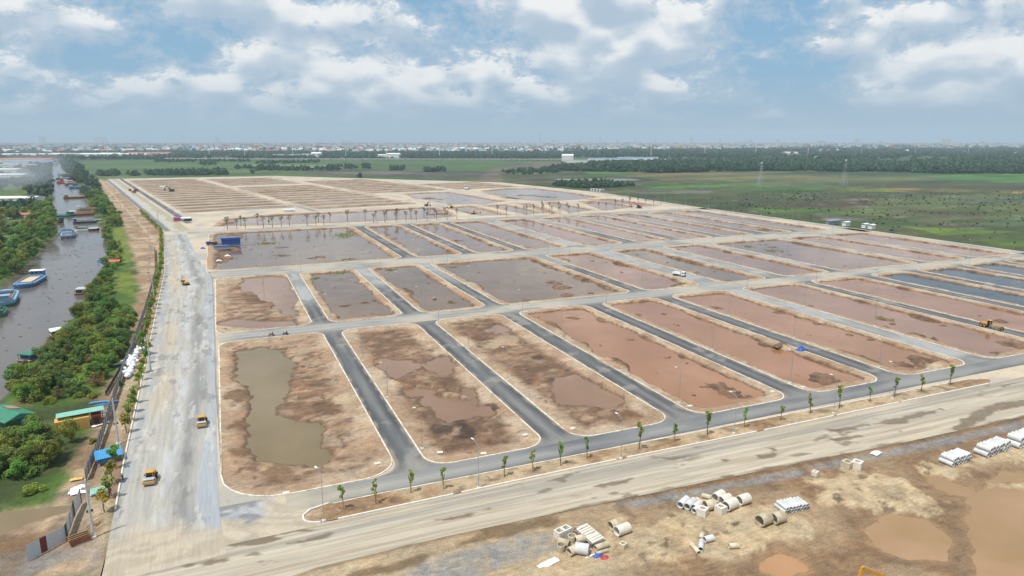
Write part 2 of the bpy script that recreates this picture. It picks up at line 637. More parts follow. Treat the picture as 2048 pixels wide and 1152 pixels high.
M['leaf'] = leaf_mat('leaves', (0.155, 0.245, 0.040))
M['leaf_dark'] = leaf_mat('dark_leaves', (0.105, 0.185, 0.042))
M['leaf_y'] = leaf_mat('yellow_green_leaves', (0.26, 0.30, 0.04))
M['leaf_dry'] = leaf_mat('dry_leaves', (0.17, 0.135, 0.06), objvar=0.2)
M['leaf_brown'] = leaf_mat('withered_leaves', (0.17, 0.155, 0.08), objvar=0.25)
M['leaf_wood'] = leaf_mat('plantation_leaves', (0.035, 0.085, 0.042), trans=0.15)
M['leaf_wood2'] = leaf_mat('far_wood_leaves', (0.045, 0.10, 0.050), trans=0.15)
M['leaf_fresh'] = leaf_mat('fresh_leaves', (0.18, 0.29, 0.03), objvar=0.2)

# ================================================================ THE SETTING
Z_FIELD, Z_CANAL, Z_POND, Z_MUD = -1.6, -1.35, -0.55, -0.78

SAND, TAN, BROWN, MUD, WET = C(210, 187, 159), C(190, 159, 129), C(157, 122, 95), C(114, 90, 71), C(108, 87, 68)
GRASS, GRASS2, OLIVE = C(92, 128, 46), C(124, 150, 50), C(96, 100, 58)

# ---- open country: one sheet to the horizon, finer towards the site
FIELDS = [  # outline in photo pixels, colour, roughness of the edge in metres
    ([(60, 322), (600, 319), (1000, 321), (1135, 325), (1080, 345), (1000, 362), (880, 366), (720, 358), (550, 353), (400, 356), (215, 360), (170, 340)], (90, 122, 64), 25),
    ([(300, 330), (520, 329), (640, 332), (420, 336)], (110, 150, 78), 12),
    ([(500, 330), (700, 331), (720, 336), (560, 335)], (150, 165, 140), 8),
    ([(400, 344), (560, 343), (560, 347), (420, 348)], (74, 100, 52), 10),
    ([(560, 344), (700, 339), (1020, 344), (990, 356), (900, 357), (760, 350), (640, 349)], (98, 86, 84), 18),
    ([(640, 346), (760, 343), (960, 347), (900, 351), (740, 349)], (140, 122, 116), 6),
    ([(930, 372), (960, 355), (990, 335), (1060, 327), (1140, 323), (1150, 328), (1040, 341), (1010, 356), (1000, 370)], (134, 116, 106), 10),
    ([(1010, 352), (1300, 350), (1560, 352), (2400, 352), (2400, 520), (2048, 500), (1640, 455), (1340, 412), (1200, 385), (1000, 366)], (98, 104, 62), 12),
    ([(1000, 348), (1250, 348), (1320, 362), (1200, 368), (1060, 366)], (84, 76, 62), 12),
    ([(1110, 358), (1230, 356), (1290, 360), (1200, 364), (1120, 363)], (176, 178, 176), 14),
    ([(1170, 344), (1290, 344), (1260, 350), (1180, 350)], (98, 142, 58), 10),
    ([(1240, 346), (1400, 344), (1640, 352), (1820, 366), (1560, 366), (1330, 362)], (138, 116, 84), 14),
    ([(1380, 356), (1560, 352), (1720, 360), (1560, 366), (1400, 364)], (134, 134, 78), 14),
    ([(1640, 350), (1850, 354), (1960, 366), (1760, 362)], (110, 118, 70), 14),
    ([(1800, 350), (2400, 345), (2400, 374), (1950, 362)], (84, 146, 62), 14),
    ([(1560, 366), (1800, 369), (2400, 376), (2400, 386), (1800, 376), (1560, 371)], (92, 82, 80), 5),
    ([(1265, 370), (1480, 369), (1670, 373), (1670, 380), (1480, 379), (1300, 376)], (94, 150, 52), 4),
    ([(1670, 374), (1800, 377), (1800, 384), (1670, 381)], (140, 166, 54), 3),
    ([(1780, 376), (2400, 386), (2400, 394), (1780, 383)], (168, 146, 76), 4),
    ([(1250, 378), (1420, 378), (1420, 388), (1270, 386)], (120, 124, 112), 10),
    ([(1330, 398), (1560, 396), (1800, 402), (1700, 416), (1440, 412)], (92, 80, 64), 16),
    ([(1560, 385), (2400, 392), (2400, 412), (1700, 402)], (104, 100, 78), 14),
    ([(1440, 412), (1640, 414), (1800, 424), (1760, 432), (1560, 424)], (98, 138, 46), 8),
    ([(1800, 452), (1940, 458), (2200, 476), (2200, 496), (2020, 492), (1880, 470)], (124, 150, 50), 6),
    ([(1640, 431), (1720, 436), (1740, 442), (1650, 440)], (160, 158, 148), 4),
    ([(1800, 432), (1930, 434), (1925, 438), (1815, 438)], (176, 180, 182), 3),
    ([(1740, 425), (1880, 422), (1990, 440), (1860, 448)], (116, 108, 82), 8),
]


def build_ground():
    az = np.concatenate([np.linspace(-180, -62, 40, endpoint=False), np.linspace(-62, 46, 560, endpoint=False), np.linspace(46, 180, 45)])
    az = np.radians(az) - HEAD
    rr = np.concatenate([np.linspace(0, 120, 6, endpoint=False), np.geomspace(120, 14500, 380)])
    A, RR = np.meshgrid(az, rr)
    X, Y = RR * np.sin(A), RR * np.cos(A)
    base = C(72, 92, 62)
    col = np.broadcast_to(base, X.shape + (3,)).copy()
    far = fbm(X, Y, 420, 4, 3)
    col = lerp3(col, C(96, 116, 70), smooth(0.5, 0.68, far))
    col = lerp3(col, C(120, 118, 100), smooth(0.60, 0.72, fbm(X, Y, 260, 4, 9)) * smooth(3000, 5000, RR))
    for k, (poly, c, e) in enumerate(FIELDS):
        w = PP(poly, Z_FIELD)
        n = (fbm(X, Y, 26, 4, 20 + k) - 0.5) * 2 * e
        col = lerp3(col, C(*c), smooth(-2, 2, sdf(X, Y, w) + n))
    n1, n2 = fbm(X * 0.5, Y, 22, 5, 70), fbm(X * 0.4, Y, 9, 4, 71)
    near = smooth(1500, 800, RR)
    col = lerp3(col, C(66, 74, 44), smooth(0.50, 0.64, fbm(X * 0.3, Y, 34, 5, 79)) * near * 0.65)
    mid_ = smooth(2600, 1800, RR)
    col = lerp3(col, C(72, 96, 52), smooth(0.48, 0.60, fbm(X * 0.35, Y, 40, 5, 172)) * mid_ * 0.6)
    col = lerp3(col, C(128, 140, 92), smooth(0.58, 0.66, fbm(X * 0.3, Y, 55, 5, 173)) * mid_ * 0.5)
    inside = smooth(0.52, 0.72, n1) * near
    col = lerp3(col, C(92, 78, 66), inside * 0.75)
    col = lerp3(col, C(168, 164, 150), smooth(0.70, 0.78, n2) * near * 0.55)
    col = lerp3(col, C(70, 108, 40), smooth(0.55, 0.75, fbm(X, Y, 14, 4, 75)) * near * 0.6)
    col = col * 0.80
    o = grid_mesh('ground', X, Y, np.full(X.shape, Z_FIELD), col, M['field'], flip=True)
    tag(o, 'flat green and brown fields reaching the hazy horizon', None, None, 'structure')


build_ground()

# ---- the parcels ------------------------------------------------------------------------------
A2 = R(9.9)
O2 = P(330, 470)


def W2(u, v):
    return (O2[0] + u * math.cos(A2) - v * math.sin(A2), O2[1] + u * math.sin(A2) + v * math.cos(A2))


WAT = {
    'pink': water_mat('muddy_pink_water', lin(144, 102, 70)),
    'pink2': water_mat('muddy_rose_water', lin(138, 102, 78)),
    'grey': water_mat('grey_brown_water', lin(112, 89, 66)),
    'olive': water_mat('olive_brown_water', lin(118, 102, 72)),
    'lilac': water_mat('lilac_grey_water', lin(130, 100, 76)),
    'blue': water_mat('clear_dark_water', lin(48, 56, 62), ripple=0.05),
    'canal': water_mat('canal_water', lin(98, 90, 84), 0.14, 0.06, 0.06, 0.7, 0.02),
    'brown': water_mat('yellow_brown_water', lin(150, 120, 86)),
    'orange': water_mat('orange_brown_water', lin(160, 122, 84)),
    'puddle': water_mat('wet_mud_puddle', lin(128, 110, 88), 0.22, 0.15, 0.01),
}
WCOL = {'pink': lin(140, 100, 72), 'pink2': lin(136, 102, 80), 'grey': lin(104, 90, 74), 'olive': lin(112, 96, 66), 'lilac': lin(126, 102, 82), 'blue': lin(60, 62, 64)}
HOLES = []


def offset_poly(poly, d):
    n = len(poly)
    area = sum(poly[i][0] * poly[(i + 1) % n][1] - poly[(i + 1) % n][0] * poly[i][1] for i in range(n))
    s = 1 if area > 0 else -1
    out = []
    for i in range(n):
        a, b, c = np.array(poly[i - 1]), np.array(poly[i]), np.array(poly[(i + 1) % n])
        e1, e2 = b - a, c - b
        e1, e2 = e1 / (np.hypot(*e1) + 1e-9), e2 / (np.hypot(*e2) + 1e-9)
        nv = np.array([-(e1[1] + e2[1]), e1[0] + e2[0]]) * s
        nv = nv / (np.hypot(*nv) + 1e-9)
        out.append(tuple(b + nv * d))
    return out


def row_extent(poly, v):
    xs = []
    n = len(poly)
    for i in range(n):
        (ax, ay), (bx, by) = poly[i], poly[(i + 1) % n]
        if (ay <= v < by) or (by <= v < ay):
            xs.append(ax + (v - ay) / (by - ay) * (bx - ax))
    return (min(xs), max(xs)) if xs else None


def kerb_strip(poly, parent, w=0.28, h=0.16):
    inn = offset_poly(poly, w)
    n = len(poly)
    vs, fs = [], []
    for i in range(n):
        (ax, ay), (bx, by) = poly[i], inn[i]
        vs += [(ax, ay, -0.03), (ax, ay, h), (bx, by, h), (bx, by, 0.05)]
    for i in range(n):
        a, b = 4 * i, 4 * ((i + 1) % n)
        fs += [(a, b, b + 1, a + 1), (a + 1, b + 1, b + 2, a + 2), (a + 2, b + 2, b + 3, a + 3)]
    me = bpy.data.meshes.new('kerb')
    me.from_pydata(vs, [], fs)
    me.materials.append(M['kerb'])
    return link('kerb', me, parent)


_seed = [100]


def lot(poly, label, ds, water, pools=None, berm=3.4, rot=0.0, kerb=True, islands=(), dry=None, top=0.12, cut=1.0,
        sandy=0.5, zw=Z_POND, hole=True, dark=0.0, stains=(), ridges=()):
    """a parcel: kerb, sandy berm, cut bank, pond or mud. poly: world outline; rot: angle of its rows"""
    _seed[0] += 7
    sd = _seed[0]
    if hole:
        HOLES.append(offset_poly(poly, 0.14))
    c, s = math.cos(-rot), math.sin(-rot)
    loc = [(x * c - y * s, x * s + y * c) for x, y in poly]
    ys = [p[1] for p in loc]
    y0, y1 = min(ys), max(ys)
    L = y1 - y0
    vs = np.arange(0, L, ds)
    vs = np.unique(np.concatenate([vs, np.array([0.004, 0.02, 0.06, 0.12, 0.25, 0.5, 0.9, 1.5, 2.4, 3.6]),
                                   L - np.array([0.004, 0.02, 0.06, 0.12, 0.25, 0.5, 0.9, 1.5, 2.4, 3.6])])) + y0
    vs = vs[(vs > y0 + 0.003) & (vs < y1 - 0.003)]
    ext = [row_extent(loc, v) for v in vs]
    wmax = max(b - a for a, b in ext)
    nx = int(wmax / ds) + 2
    t = np.linspace(0, 1, nx)
    U = np.array([a + (b - a) * t for a, b in ext])
    V = np.repeat(vs[:, None], nx, 1)
    X, Y = U * c + V * s, -U * s + V * c
    d = sdf(X, Y, poly)
    n1 = fbm(X, Y, 9, 4, sd)
    n2 = fbm(X, Y, 2.6, 4, sd + 1)
    n3 = fbm(X, Y, 22, 3, sd + 2)
    if pools is None:
        sh = d - berm - (n1 - 0.5) * 3.4 - (n2 - 0.5) * 1.4
        sh = sh - smooth(0.62, 0.8, n3) * 3.0
        dryh = np.full(X.shape, top)
    else:
        sh = np.full(X.shape, -1e3)
        for pl in pools:
            sh = np.maximum(sh, sdf(X, Y, pl))
        sh = sh + (n1 - 0.5) * 8.0 + (n2 - 0.5) * 4.0
        dryh = top - smooth(1.0, 6.0, d) * ((-dry if dry is not None else 0.28)) + (n3 - 0.5) * 0.30 * smooth(1, 5, d)
    bump = ((n2 - 0.5) * 0.34 + (n1 - 0.5) * 0.22) * smooth(0.4, 2.0, d)
    zb = zw - 0.42
    k = smooth(-1.25 * cut, 0.9 * cut, sh) if pools is None else smooth(-2.4 * cut, 1.6 * cut, sh)
    Z = dryh * (1 - k) + zb * k + bump * (1 - 0.55 * k)
    for (ix, iy, ir, ia) in islands:
        q = np.hypot(X - ix, Y - iy) / ir + (n2 - 0.5) * 1.5 + (n1 - 0.5) * 0.8
        Z = Z + ia * smooth(1.0, 0.35, q)
    if pools is None:
        sp_ = smooth(0.75, 0.84, fbm(X, Y, 3.4, 4, sd + 12) + 0.10 * (fbm(X, Y, 30, 2, sd + 13) - 0.5))
        Z = Z + sp_ * 0.62 * smooth(0.2, 1.5, sh)
    Z = np.where(d < 0.35, top, Z)
    for rd in ridges:
        w_ = np.full(X.shape, 1e9)
        for a_, b_ in zip(rd[:-1], rd[1:]):
            ax_, ay_ = P(*a_, -0.3)
            bx_, by_ = P(*b_, -0.3)
            ex, ey = bx_ - ax_, by_ - ay_
            t_ = np.clip(((X - ax_) * ex + (Y - ay_) * ey) / (ex * ex + ey * ey), 0, 1)
            w_ = np.minimum(w_, np.hypot(X - ax_ - ex * t_, Y - ay_ - ey * t_))
        Z = np.maximum(Z, Z + smooth(1.5, 0.2, w_ + (n2 - 0.5) * 1.2) * 0.75)
    wet = smooth(0.48, 0.03, Z - zw)
    colr = lerp3(SAND, TAN, smooth(0.35, 0.62, n1 + (n2 - 0.5) * 0.5))
    inner = smooth(berm * 0.75, berm * 1.9, d + (n1 - 0.5) * 4.0)
    if pools is not None:
        patch = smooth(0.42, 0.60, fbm(X, Y, 14, 5, sd + 4) + (0.5 - sandy) * 0.4)
        colr = lerp3(colr, BROWN, inner * (0.35 + 0.6 * patch))
        colr = lerp3(colr, MUD, inner * smooth(0.58, 0.7, fbm(X, Y, 6, 5, sd + 5)) * 0.6)
    colr = lerp3(colr, BROWN * 0.85, wet * 0.8)
    colr = lerp3(colr, MUD * 0.8, smooth(0.36, 0.02, Z - zw) * 0.92)
    if dark:
        colr = lerp3(colr, C(104, 84, 72) if dark < 0.7 else C(86, 74, 70), np.full(X.shape, dark) * inner * (0.6 + 0.4 * smooth(0.35, 0.6, n3)))
        colr = lerp3(colr, C(164, 146, 128), np.full(X.shape, 0.3))
    if pools is None:
        colr = lerp3(colr, lerp3(BROWN * 0.85, MUD * 0.8, smooth(0.4, 0.6, n2)), smooth(berm * 0.85, berm * 1.35, d + (n1 - 0.5) * 3) * 0.9)
    else:
        rk = fbm(X * 0.5 + Y * 0.3, Y * 1.1 - X * 0.3, 2.2, 4, sd + 14)
        colr = lerp3(colr, SAND * 0.95, smooth(0.56, 0.68, rk) * inner * (1 - wet) * 0.55)
        colr = lerp3(colr, MUD * 0.9, smooth(0.44, 0.34, rk) * inner * 0.5)
    spots = smooth(0.66, 0.74, fbm(X, Y, 1.7, 4, sd + 6)) * smooth(berm * 0.4, berm, d)
    colr = lerp3(colr, MUD * 0.75, spots * 0.7)
    if pools is not None:
        colr = lerp3(colr, np.array(WCOL[water]) * 1.0, smooth(0.16, 0.0, Z - zw + (n2 - 0.5) * 0.1) * 0.75)
    for (qx, qy, qr, qc) in stains:
        X0, Y0 = P(qx, qy, -0.2)
        q_ = np.hypot(X - X0, (Y - Y0) * 0.8) / qr + (n2 - 0.5) * 1.6 + (n1 - 0.5) * 1.6
        colr = lerp3(colr, np.asarray(qc), smooth(1.0, 0.55, q_) * 0.85)
    rough = 1.0 - 0.6 * smooth(0.2, 0.0, Z - zw)
    o = grid_mesh('lot_ground', X, Y, Z, colr, M['lot'], rough)
    tag(o, label, None, None, 'structure')
    if kerb:
        kerb_strip(poly, o)
    w = offset_poly(poly, 0.7)
    wo_ = flat_poly('pond_water', w, zw, WAT[water], None)
    tag(wo_, None, None, None, 'structure')
    return o


def isl(x, y, r, a=0.62):
    X, Y = P(x, y, Z_POND)
    return (X, Y, r, a)


def pool(pts):
    return PP(pts, Z_POND)


YA = (114, 216.5)
YB = (226.5, 323.5)
YC = (341.5, 485)
RA = 5.0
lot(rounded(-4.2, 26.4, *YA, 0, radii=(4, 5, 11, 7)), 'brown bare lot with a long olive pool', 0.55, 'olive',
    [pool([(482, 705), (520, 697), (560, 702), (572, 720), (578, 740), (560, 765), (553, 790), (560, 830), (590, 845), (640, 855), (648, 880),
           (650, 915), (640, 930), (600, 928), (560, 922), (520, 920), (505, 905), (510, 870), (515, 830), (500, 790), (488, 750)])], dry=-0.2, sandy=0.62,
    stains=[(478, 740, 3.0, C(134, 102, 74)), (480, 790, 3.4, C(130, 100, 72)), (478, 850, 3.4, C(132, 100, 72)), (482, 905, 3.0, C(136, 104, 76)), (560, 948, 4, C(142, 112, 84)), (600, 720, 3.0, C(200, 176, 144)), (690, 800, 3.5, C(206, 184, 152)), (660, 780, 2.4, C(146, 118, 92))])
lot(rounded(31.8, 56.8, *YA, RA), 'bare muddy lot with small grey and pink pools', 0.55, 'lilac',
    [pool([(768, 722), (812, 724), (822, 738), (808, 752), (788, 762), (775, 750)]), pool([(862, 714), (885, 710), (902, 735), (890, 746), (868, 738)]),
     pool([(800, 782), (835, 770), (850, 777), (842, 788), (822, 792)]), pool([(930, 778), (950, 782), (962, 800), (955, 812), (935, 818), (918, 820), (935, 832), (900, 840), (885, 832), (872, 812), (850, 800), (905, 795), (925, 797)]),
     pool([(950, 815), (975, 812), (972, 826), (950, 828)])], dry=-0.42, sandy=0.35,
    islands=[isl(905, 860, 4.5, 0.35)], stains=[(905, 858, 5.0, C(74, 62, 54)), (930, 865, 3.5, C(80, 66, 56)), (800, 690, 5, C(132, 102, 76)), (985, 815, 2.2, C(84, 70, 58))],
    ridges=[[(842, 774), (870, 774), (912, 778)], [(880, 788), (915, 792), (935, 797)], [(785, 765), (800, 770), (825, 773)]])
lot(rounded(62.8, 87.4, *YA, RA), 'bare muddy lot with one pink pool near its front', 0.55, 'lilac',
    [pool([(1118, 758), (1150, 753), (1175, 770), (1200, 788), (1228, 800), (1215, 806), (1180, 808), (1140, 808), (1118, 812), (1128, 790)]),
     pool([(972, 660), (1000, 652), (1020, 660), (1010, 669)])], dry=-0.42, sandy=0.3,
    stains=[(1190, 802, 2.6, C(86, 72, 58)), (1075, 715, 2.0, C(92, 76, 60)), (1010, 680, 5, C(196, 172, 140)), (985, 690, 3, C(200, 178, 148))])
A_LOTS = [(93.5, 121.5, 'pink'), (127.6, 152.6, 'pink'), (159, 186.3, 'pink'), (194, 225.5, 'pink2'), (231.8, 261.5, 'pink'), (268, 292.5, 'blue'), (298.5, 325.5, 'blue'), (331, 357, 'blue'), (363, 390, 'blue')]
A_ISL = {0: [isl(1150, 637, 3.2), isl(1170, 645, 2.2), isl(1430, 775, 5, 0.75), isl(1470, 790, 5, 0.7), isl(1260, 680, 2.0)],
         1: [isl(1276, 630, 3.0), isl(1325, 628, 2.0), isl(1540, 690, 4.5, 0.9), isl(1565, 698, 3.0, 0.8), isl(1640, 760, 6, 0.75), isl(1670, 765, 5, 0.7)],
         2: [isl(1430, 616, 3.5), isl(1560, 625, 3), isl(1600, 635, 3), isl(1640, 648, 3), isl(1700, 670, 2), isl(1740, 680, 2), isl(1840, 722, 5, 0.9), isl(1860, 730, 5, 0.9), isl(1810, 730, 4)],
         3: [isl(1770, 640, 4), isl(1785, 648, 3), isl(1620, 612, 2), isl(1885, 651, 2.5), isl(1870, 679, 2), isl(2040, 692, 6, 0.8), isl(1995, 706, 3)],
         4: [isl(2000, 643, 3.5), isl(1960, 632, 2)]}
for k, (a, b, wm) in enumerate(A_LOTS):
    lot(rounded(a, b, *YA, RA), ('flooded front-row lot %s' % ('holding pink muddy water' if wm != 'blue' else 'holding dark blue water')), 0.6 + 0.05 * k, wm, islands=A_ISL.get(k, ()))
lot(rounded(-5.0, 25.0, *YB, 0, radii=(5, 5, 5, 5)), 'half-flooded lot beside the haul road', 0.8, 'lilac',
    [pool([(485, 558), (520, 551), (575, 556), (585, 580), (592, 600), (590, 634), (570, 629), (545, 618), (552, 603), (520, 600), (497, 590), (485, 572)]),
     pool([(438, 648), (470, 640), (560, 644), (592, 640), (585, 653), (500, 656), (450, 656)])], dry=-0.2, sandy=0.45)
lot(rounded(30.4, 56.0, *YB, RA), 'flooded lot with two grassy clumps', 0.8, 'grey', islands=[isl(730, 605, 4, 0.7), isl(690, 612, 4, 0.6), isl(640, 585, 2.5), isl(715, 565, 2), isl(750, 602, 3)])
lot(rounded(62.0, 87.3, *YB, RA), 'flooded grey-brown lot with one grassy clump', 0.8, 'grey', islands=[isl(870, 600, 2), isl(905, 605, 4), isl(765, 560, 2)])
lot(rounded(92.7, 150.0, *YB, RA), 'wide flooded lot with a long earth islet', 0.95, 'grey', berm=3.8,
    islands=[isl(1108, 565, 4.5, 0.95), isl(1118, 575, 5, 1.0), isl(1132, 590, 4, 1.0), isl(1180, 588, 3, 0.6), isl(1050, 600, 2.5), isl(925, 527, 6, 0.55), isl(905, 535, 5, 0.5)])
B_LOTS = [(156, 185, 'pink2', [isl(1185, 522, 2.5), isl(1360, 573, 6, 0.75), isl(1380, 570, 5, 0.75)]), (195.5, 221, 'grey', [isl(1275, 510, 2), isl(1335, 525, 2), isl(1460, 562, 3), isl(1385, 547, 2.5)]),
          (230.5, 259, 'pink2', [isl(1600, 550, 3)]), (265, 318.5, 'lilac', [isl(1545, 495, 4), isl(1580, 510, 3)]), (323.5, 354, 'pink2', []), (360, 392, 'pink2', [isl(1990, 500, 7, 0.7)])]
for k, (a, b, wm, iz) in enumerate(B_LOTS):
    lot(rounded(a, b, *YB, RA), 'flooded second-row lot full of muddy water', 1.0 + 0.06 * k, wm, islands=iz)
lot(rounded(-9.0, 85.0, 342, 489, 0, radii=(6, 12, 9, 6)), 'large flooded lot with a blue shed on its bank', 1.2, 'grey', berm=4.0,
    islands=[isl(430, 500, 16, 1.0), isl(450, 487, 10, 1.0), isl(425, 520, 14, 1.0), isl(470, 470, 6, 0.8), isl(560, 512, 8, 0.5), isl(640, 514, 5, 0.65), isl(620, 517, 4, 0.6), isl(560, 495, 7, 0.55), isl(520, 478, 4, 0.5), isl(620, 469, 3, 0.5), isl(740, 474, 6, 0.5)])
C_LOTS = [(91.8, 118.2, 'grey', [isl(770, 470, 5), isl(790, 478, 5, 0.7), isl(805, 492, 4, 0.6), isl(900, 505, 6, 0.6)]), (125, 148.6, 'lilac', [isl(915, 482, 6, 0.6), isl(930, 495, 3, 0.6)]), (155, 182, 'lilac', [isl(981, 470, 2), isl(1010, 482, 4)]),
          (191.5, 219.5, 'pink2', [isl(1075, 462, 2), isl(1190, 489, 3), isl(1185, 470, 3)]), (228.5, 253.5, 'pink2', [isl(1185, 468, 2)]), (262, 286, 'pink2', []), (293.5, 319, 'pink2', [isl(1310, 425, 6, 0.7), isl(1400, 442, 2.5)]),
          (329.5, 352, 'pink2', [isl(1480, 455, 3), isl(1530, 461, 5, 0.6)]), (358.5, 384, 'pink2', [isl(1360, 423, 9, 0.8), isl(1500, 437, 3), isl(1640, 455, 8, 0.8)])]
for k, (a, b, wm, iz) in enumerate(C_LOTS):
    lot(rounded(a, b, *YC, 6), 'flooded third-row lot behind the middle cross road', 1.35, wm, berm=3.6, islands=iz)

# upper part: rows of narrow lots, turned a little; partly dry
D_COLS = [(30, 124, 112, 735, 0), (133, 232, 112, 705, 1), (244, 346, 262, 560, 2), (358, 452, 262, 400, 3)]
kk = 0
for (u0, u1, v0, v1, cidx) in D_COLS:
    v = v0
    while v + 25 < v1 - (8 if cidx < 2 else 0):
        kk += 1
        uu1 = min(u1, u1 - max(0, (v - 540)) * 0.02)
        pts = [W2(a, b) for a, b in rounded(u0, uu1, v, v + 24.5, 5, 3)]
        far = v > 380
        dk = 0.0
        if cidx == 1 and v > 330:
            dk = 0.45
        if cidx >= 2 and v > 290:
            dk = 0.75
        pl = None
        brm = 6.0
        if cidx == 0:
            q = rnd.random()
            ca, cb = u0 + 12 + 20 * rnd.random(), u1 - 8 - 30 * rnd.random()
            pl = [[W2(ca, v + 5), W2(cb, v + 6), W2(cb, v + 18 + 3 * q), W2(ca + 8, v + 17)]] if q > 0.25 else [[W2(ca, v + 11), W2(ca + 20, v + 11), W2(ca + 15, v + 14)]]
        elif cidx == 1 and v < 140:
            pl = None
        elif cidx == 1 and (v < 330):
            ca, cb = u0 + 8 + 10 * rnd.random(), u1 - 6 - 10 * rnd.random()
            pl = [[W2(ca, v + 7), W2(cb, v + 7), W2(cb, v + 18), W2(ca, v + 18)]]
        if cidx < 2 and rnd.random() < 0.10:
            v += 31.5
            continue
        dk = max(dk, rnd.uniform(0.2, 0.75))
        brm = rnd.uniform(4.5, 7.5)
        lot(pts, 'narrow lot in the upper rows', 2.2 if not far else 3.0, ('lilac' if cidx < 2 and not (cidx == 1 and v > 330) else ('grey' if v < 330 else 'blue')),
            pools=pl, berm=brm, rot=A2, kerb=False, dry=-0.5, sandy=0.45, cut=1.1, dark=dk, top=0.2)
        v += 31.5
E_LOTS = [
    ([(425, 453), (445, 438), (556, 428), (720, 422), (830, 415), (868, 414), (905, 426), (915, 432), (856, 438), (700, 444), (560, 449)], 'long pink pond behind the row of bare trees', 'lilac', [isl(440, 447, 14, 1.0), isl(885, 428, 9, 0.9), isl(860, 429, 6, 0.8), isl(520, 440, 3)]),
    ([(886, 415), (935, 411), (951, 412), (1003, 425), (1024, 430), (962, 431), (930, 426)], 'pond near two small excavators', 'lilac', []),
    ([(965, 410), (1012, 408.5), (1040, 414), (1092, 425), (1050, 429), (1012, 421)], 'pond beyond the bare trees', 'lilac', []),
    ([(1030, 406.5), (1062, 405.5), (1124, 427), (1100, 428)], 'narrow pond beyond the bare trees', 'lilac', []),
    ([(1084, 404.5), (1108, 403), (1193, 420), (1138, 426)], 'pond on the right behind the bare trees', 'lilac', []),
    ([(1155, 402), (1192, 401), (1277, 413), (1207, 421)], 'pond beside the far cross road', 'pink2', [isl(1180, 406, 8, 0.7)]),
    ([(1168, 398.5), (1222, 397.5), (1320, 410), (1287, 412.5)], 'pond at the outer corner of the site', 'lilac', []),
    ([(958, 381.5), (1010, 376.5), (1070, 376.5), (1130, 383), (1205, 394), (1152, 399.5), (1080, 402), (1010, 397)], 'wide lilac pond with floating weed', 'lilac', [isl(1040, 391, 6, 0.6), isl(1080, 393, 7, 0.6), isl(1110, 395, 5, 0.6), isl(1010, 389, 4, 0.6)]),
    ([(806, 387.5), (856, 384.5), (903, 384), (935, 389.5), (1014, 402.5), (968, 408), (903, 409), (866, 402), (828, 396)], 'broad lilac pond strewn with dark clods', 'lilac', [isl(850, 397, 14, 0.8), isl(900, 392, 6, 0.5), isl(880, 398, 9, 0.6), isl(930, 400, 6, 0.6), isl(985, 400, 5, 0.6)]),
]
for pts, lab, wm, iz in E_LOTS:
    w = wobble(PP(pts), 1.0, 6.0, 20, 5)
    lot(w, lab, 2.2, wm, berm=4.5, rot=0, kerb=False, islands=iz, cut=1.5, top=0.15)

# ---- the site's road surface with a hole for every parcel
SITE = [(-19.5, 86), (10, 91.2), (28, 91.2), (46, 91.4), (76, 89.3), (124, 86.8), (160, 85.6), (300, 82), (404, 80), (404, 320), (402, 528), (410, 696), (376, 920), (210, 1106), (92, 1240), (-160, 1247),
        (-156, 1190), W2(2.5, 390), W2(1.5, 150), (-35.2, 490), (-26.6, 350), (-22.6, 200), (-21.1, 140), (-20.0, 112)]
m, t, bs, out_ = base_mat('site_dust')
pos = t.node('ShaderNodeNewGeometry').outputs['Position']
n1 = t.noise(pos, 0.05, 5, 0.6, 0.4)
n2 = t.noise(pos, 0.6, 5, 0.6, 0.4)
n3 = t.noise(pos, 7.0, 3, 0.6)
cc = t.mix(t.ramp(n1, 0.36, 0.62), lin(162, 155, 145), lin(190, 174, 150))
cc = t.mix(t.ramp(n2, 0.52, 0.75, 0, 0.55), cc, lin(142, 138, 132))
f = t.ramp(n3, 0.25, 0.75, 0.88, 1.1)
cc = t.mix(1.0, cc, t.node('ShaderNodeCombineColor', {0: f, 1: f, 2: f}).outputs[0], 'MULTIPLY')
t.put(bs.inputs['Base Color'], cc)
bs.inputs['Roughness'].default_value = 0.95
t.l.new(t.node('ShaderNodeBump', {'Height': n3, 'Strength': 0.2, 'Distance': 0.02}).outputs[0], bs.inputs['Normal'])
M['site'] = m
o = flat_poly('road', SITE, 0.0, M['site'], None, HOLES)
tag(o, 'dusty compacted road surface between the lots', None, None, 'structure')


def strip(name, label, cl, half, z, fn, mat, ds=1.0, na=13):
    """road strip along a centre line; fn(s, t, X, Y) -> colour, t from -1 left to 1 right"""
    cl = np.array(cl, float)
    seg = np.hypot(*(cl[1:] - cl[:-1]).T)
    S = np.concatenate([[0], np.cumsum(seg)])
    ss = np.linspace(0, S[-1], max(2, int(S[-1] / ds) + 1))
    x, y = np.interp(ss, S, cl[:, 0]), np.interp(ss, S, cl[:, 1])
    tx, ty = np.gradient(x), np.gradient(y)
    q = np.hypot(tx, ty)
    nx_, ny_ = ty / q, -tx / q
    hw = np.interp(ss, S, half) if np.ndim(half) else np.full(ss.shape, half)
    t_ = np.linspace(-1, 1, na)
    X = x[:, None] + nx_[:, None] * t_ * hw[:, None]
    Y = y[:, None] + ny_[:, None] * t_ * hw[:, None]
    T = np.broadcast_to(t_, X.shape)
    Sg = np.broadcast_to(ss[:, None], X.shape)
    cr = fn(Sg, T, X, Y)
    rg = None
    if isinstance(cr, tuple):
        cr, rg = cr
    o = grid_mesh(name, X, Y, np.full(X.shape, z), cr, mat, rg)
    return tag(o, label, None, None, 'structure')


AS_D, AS_M, AS_L, DUST = C(84, 86, 90), C(112, 114, 116), C(154, 153, 149), C(190, 184, 172)


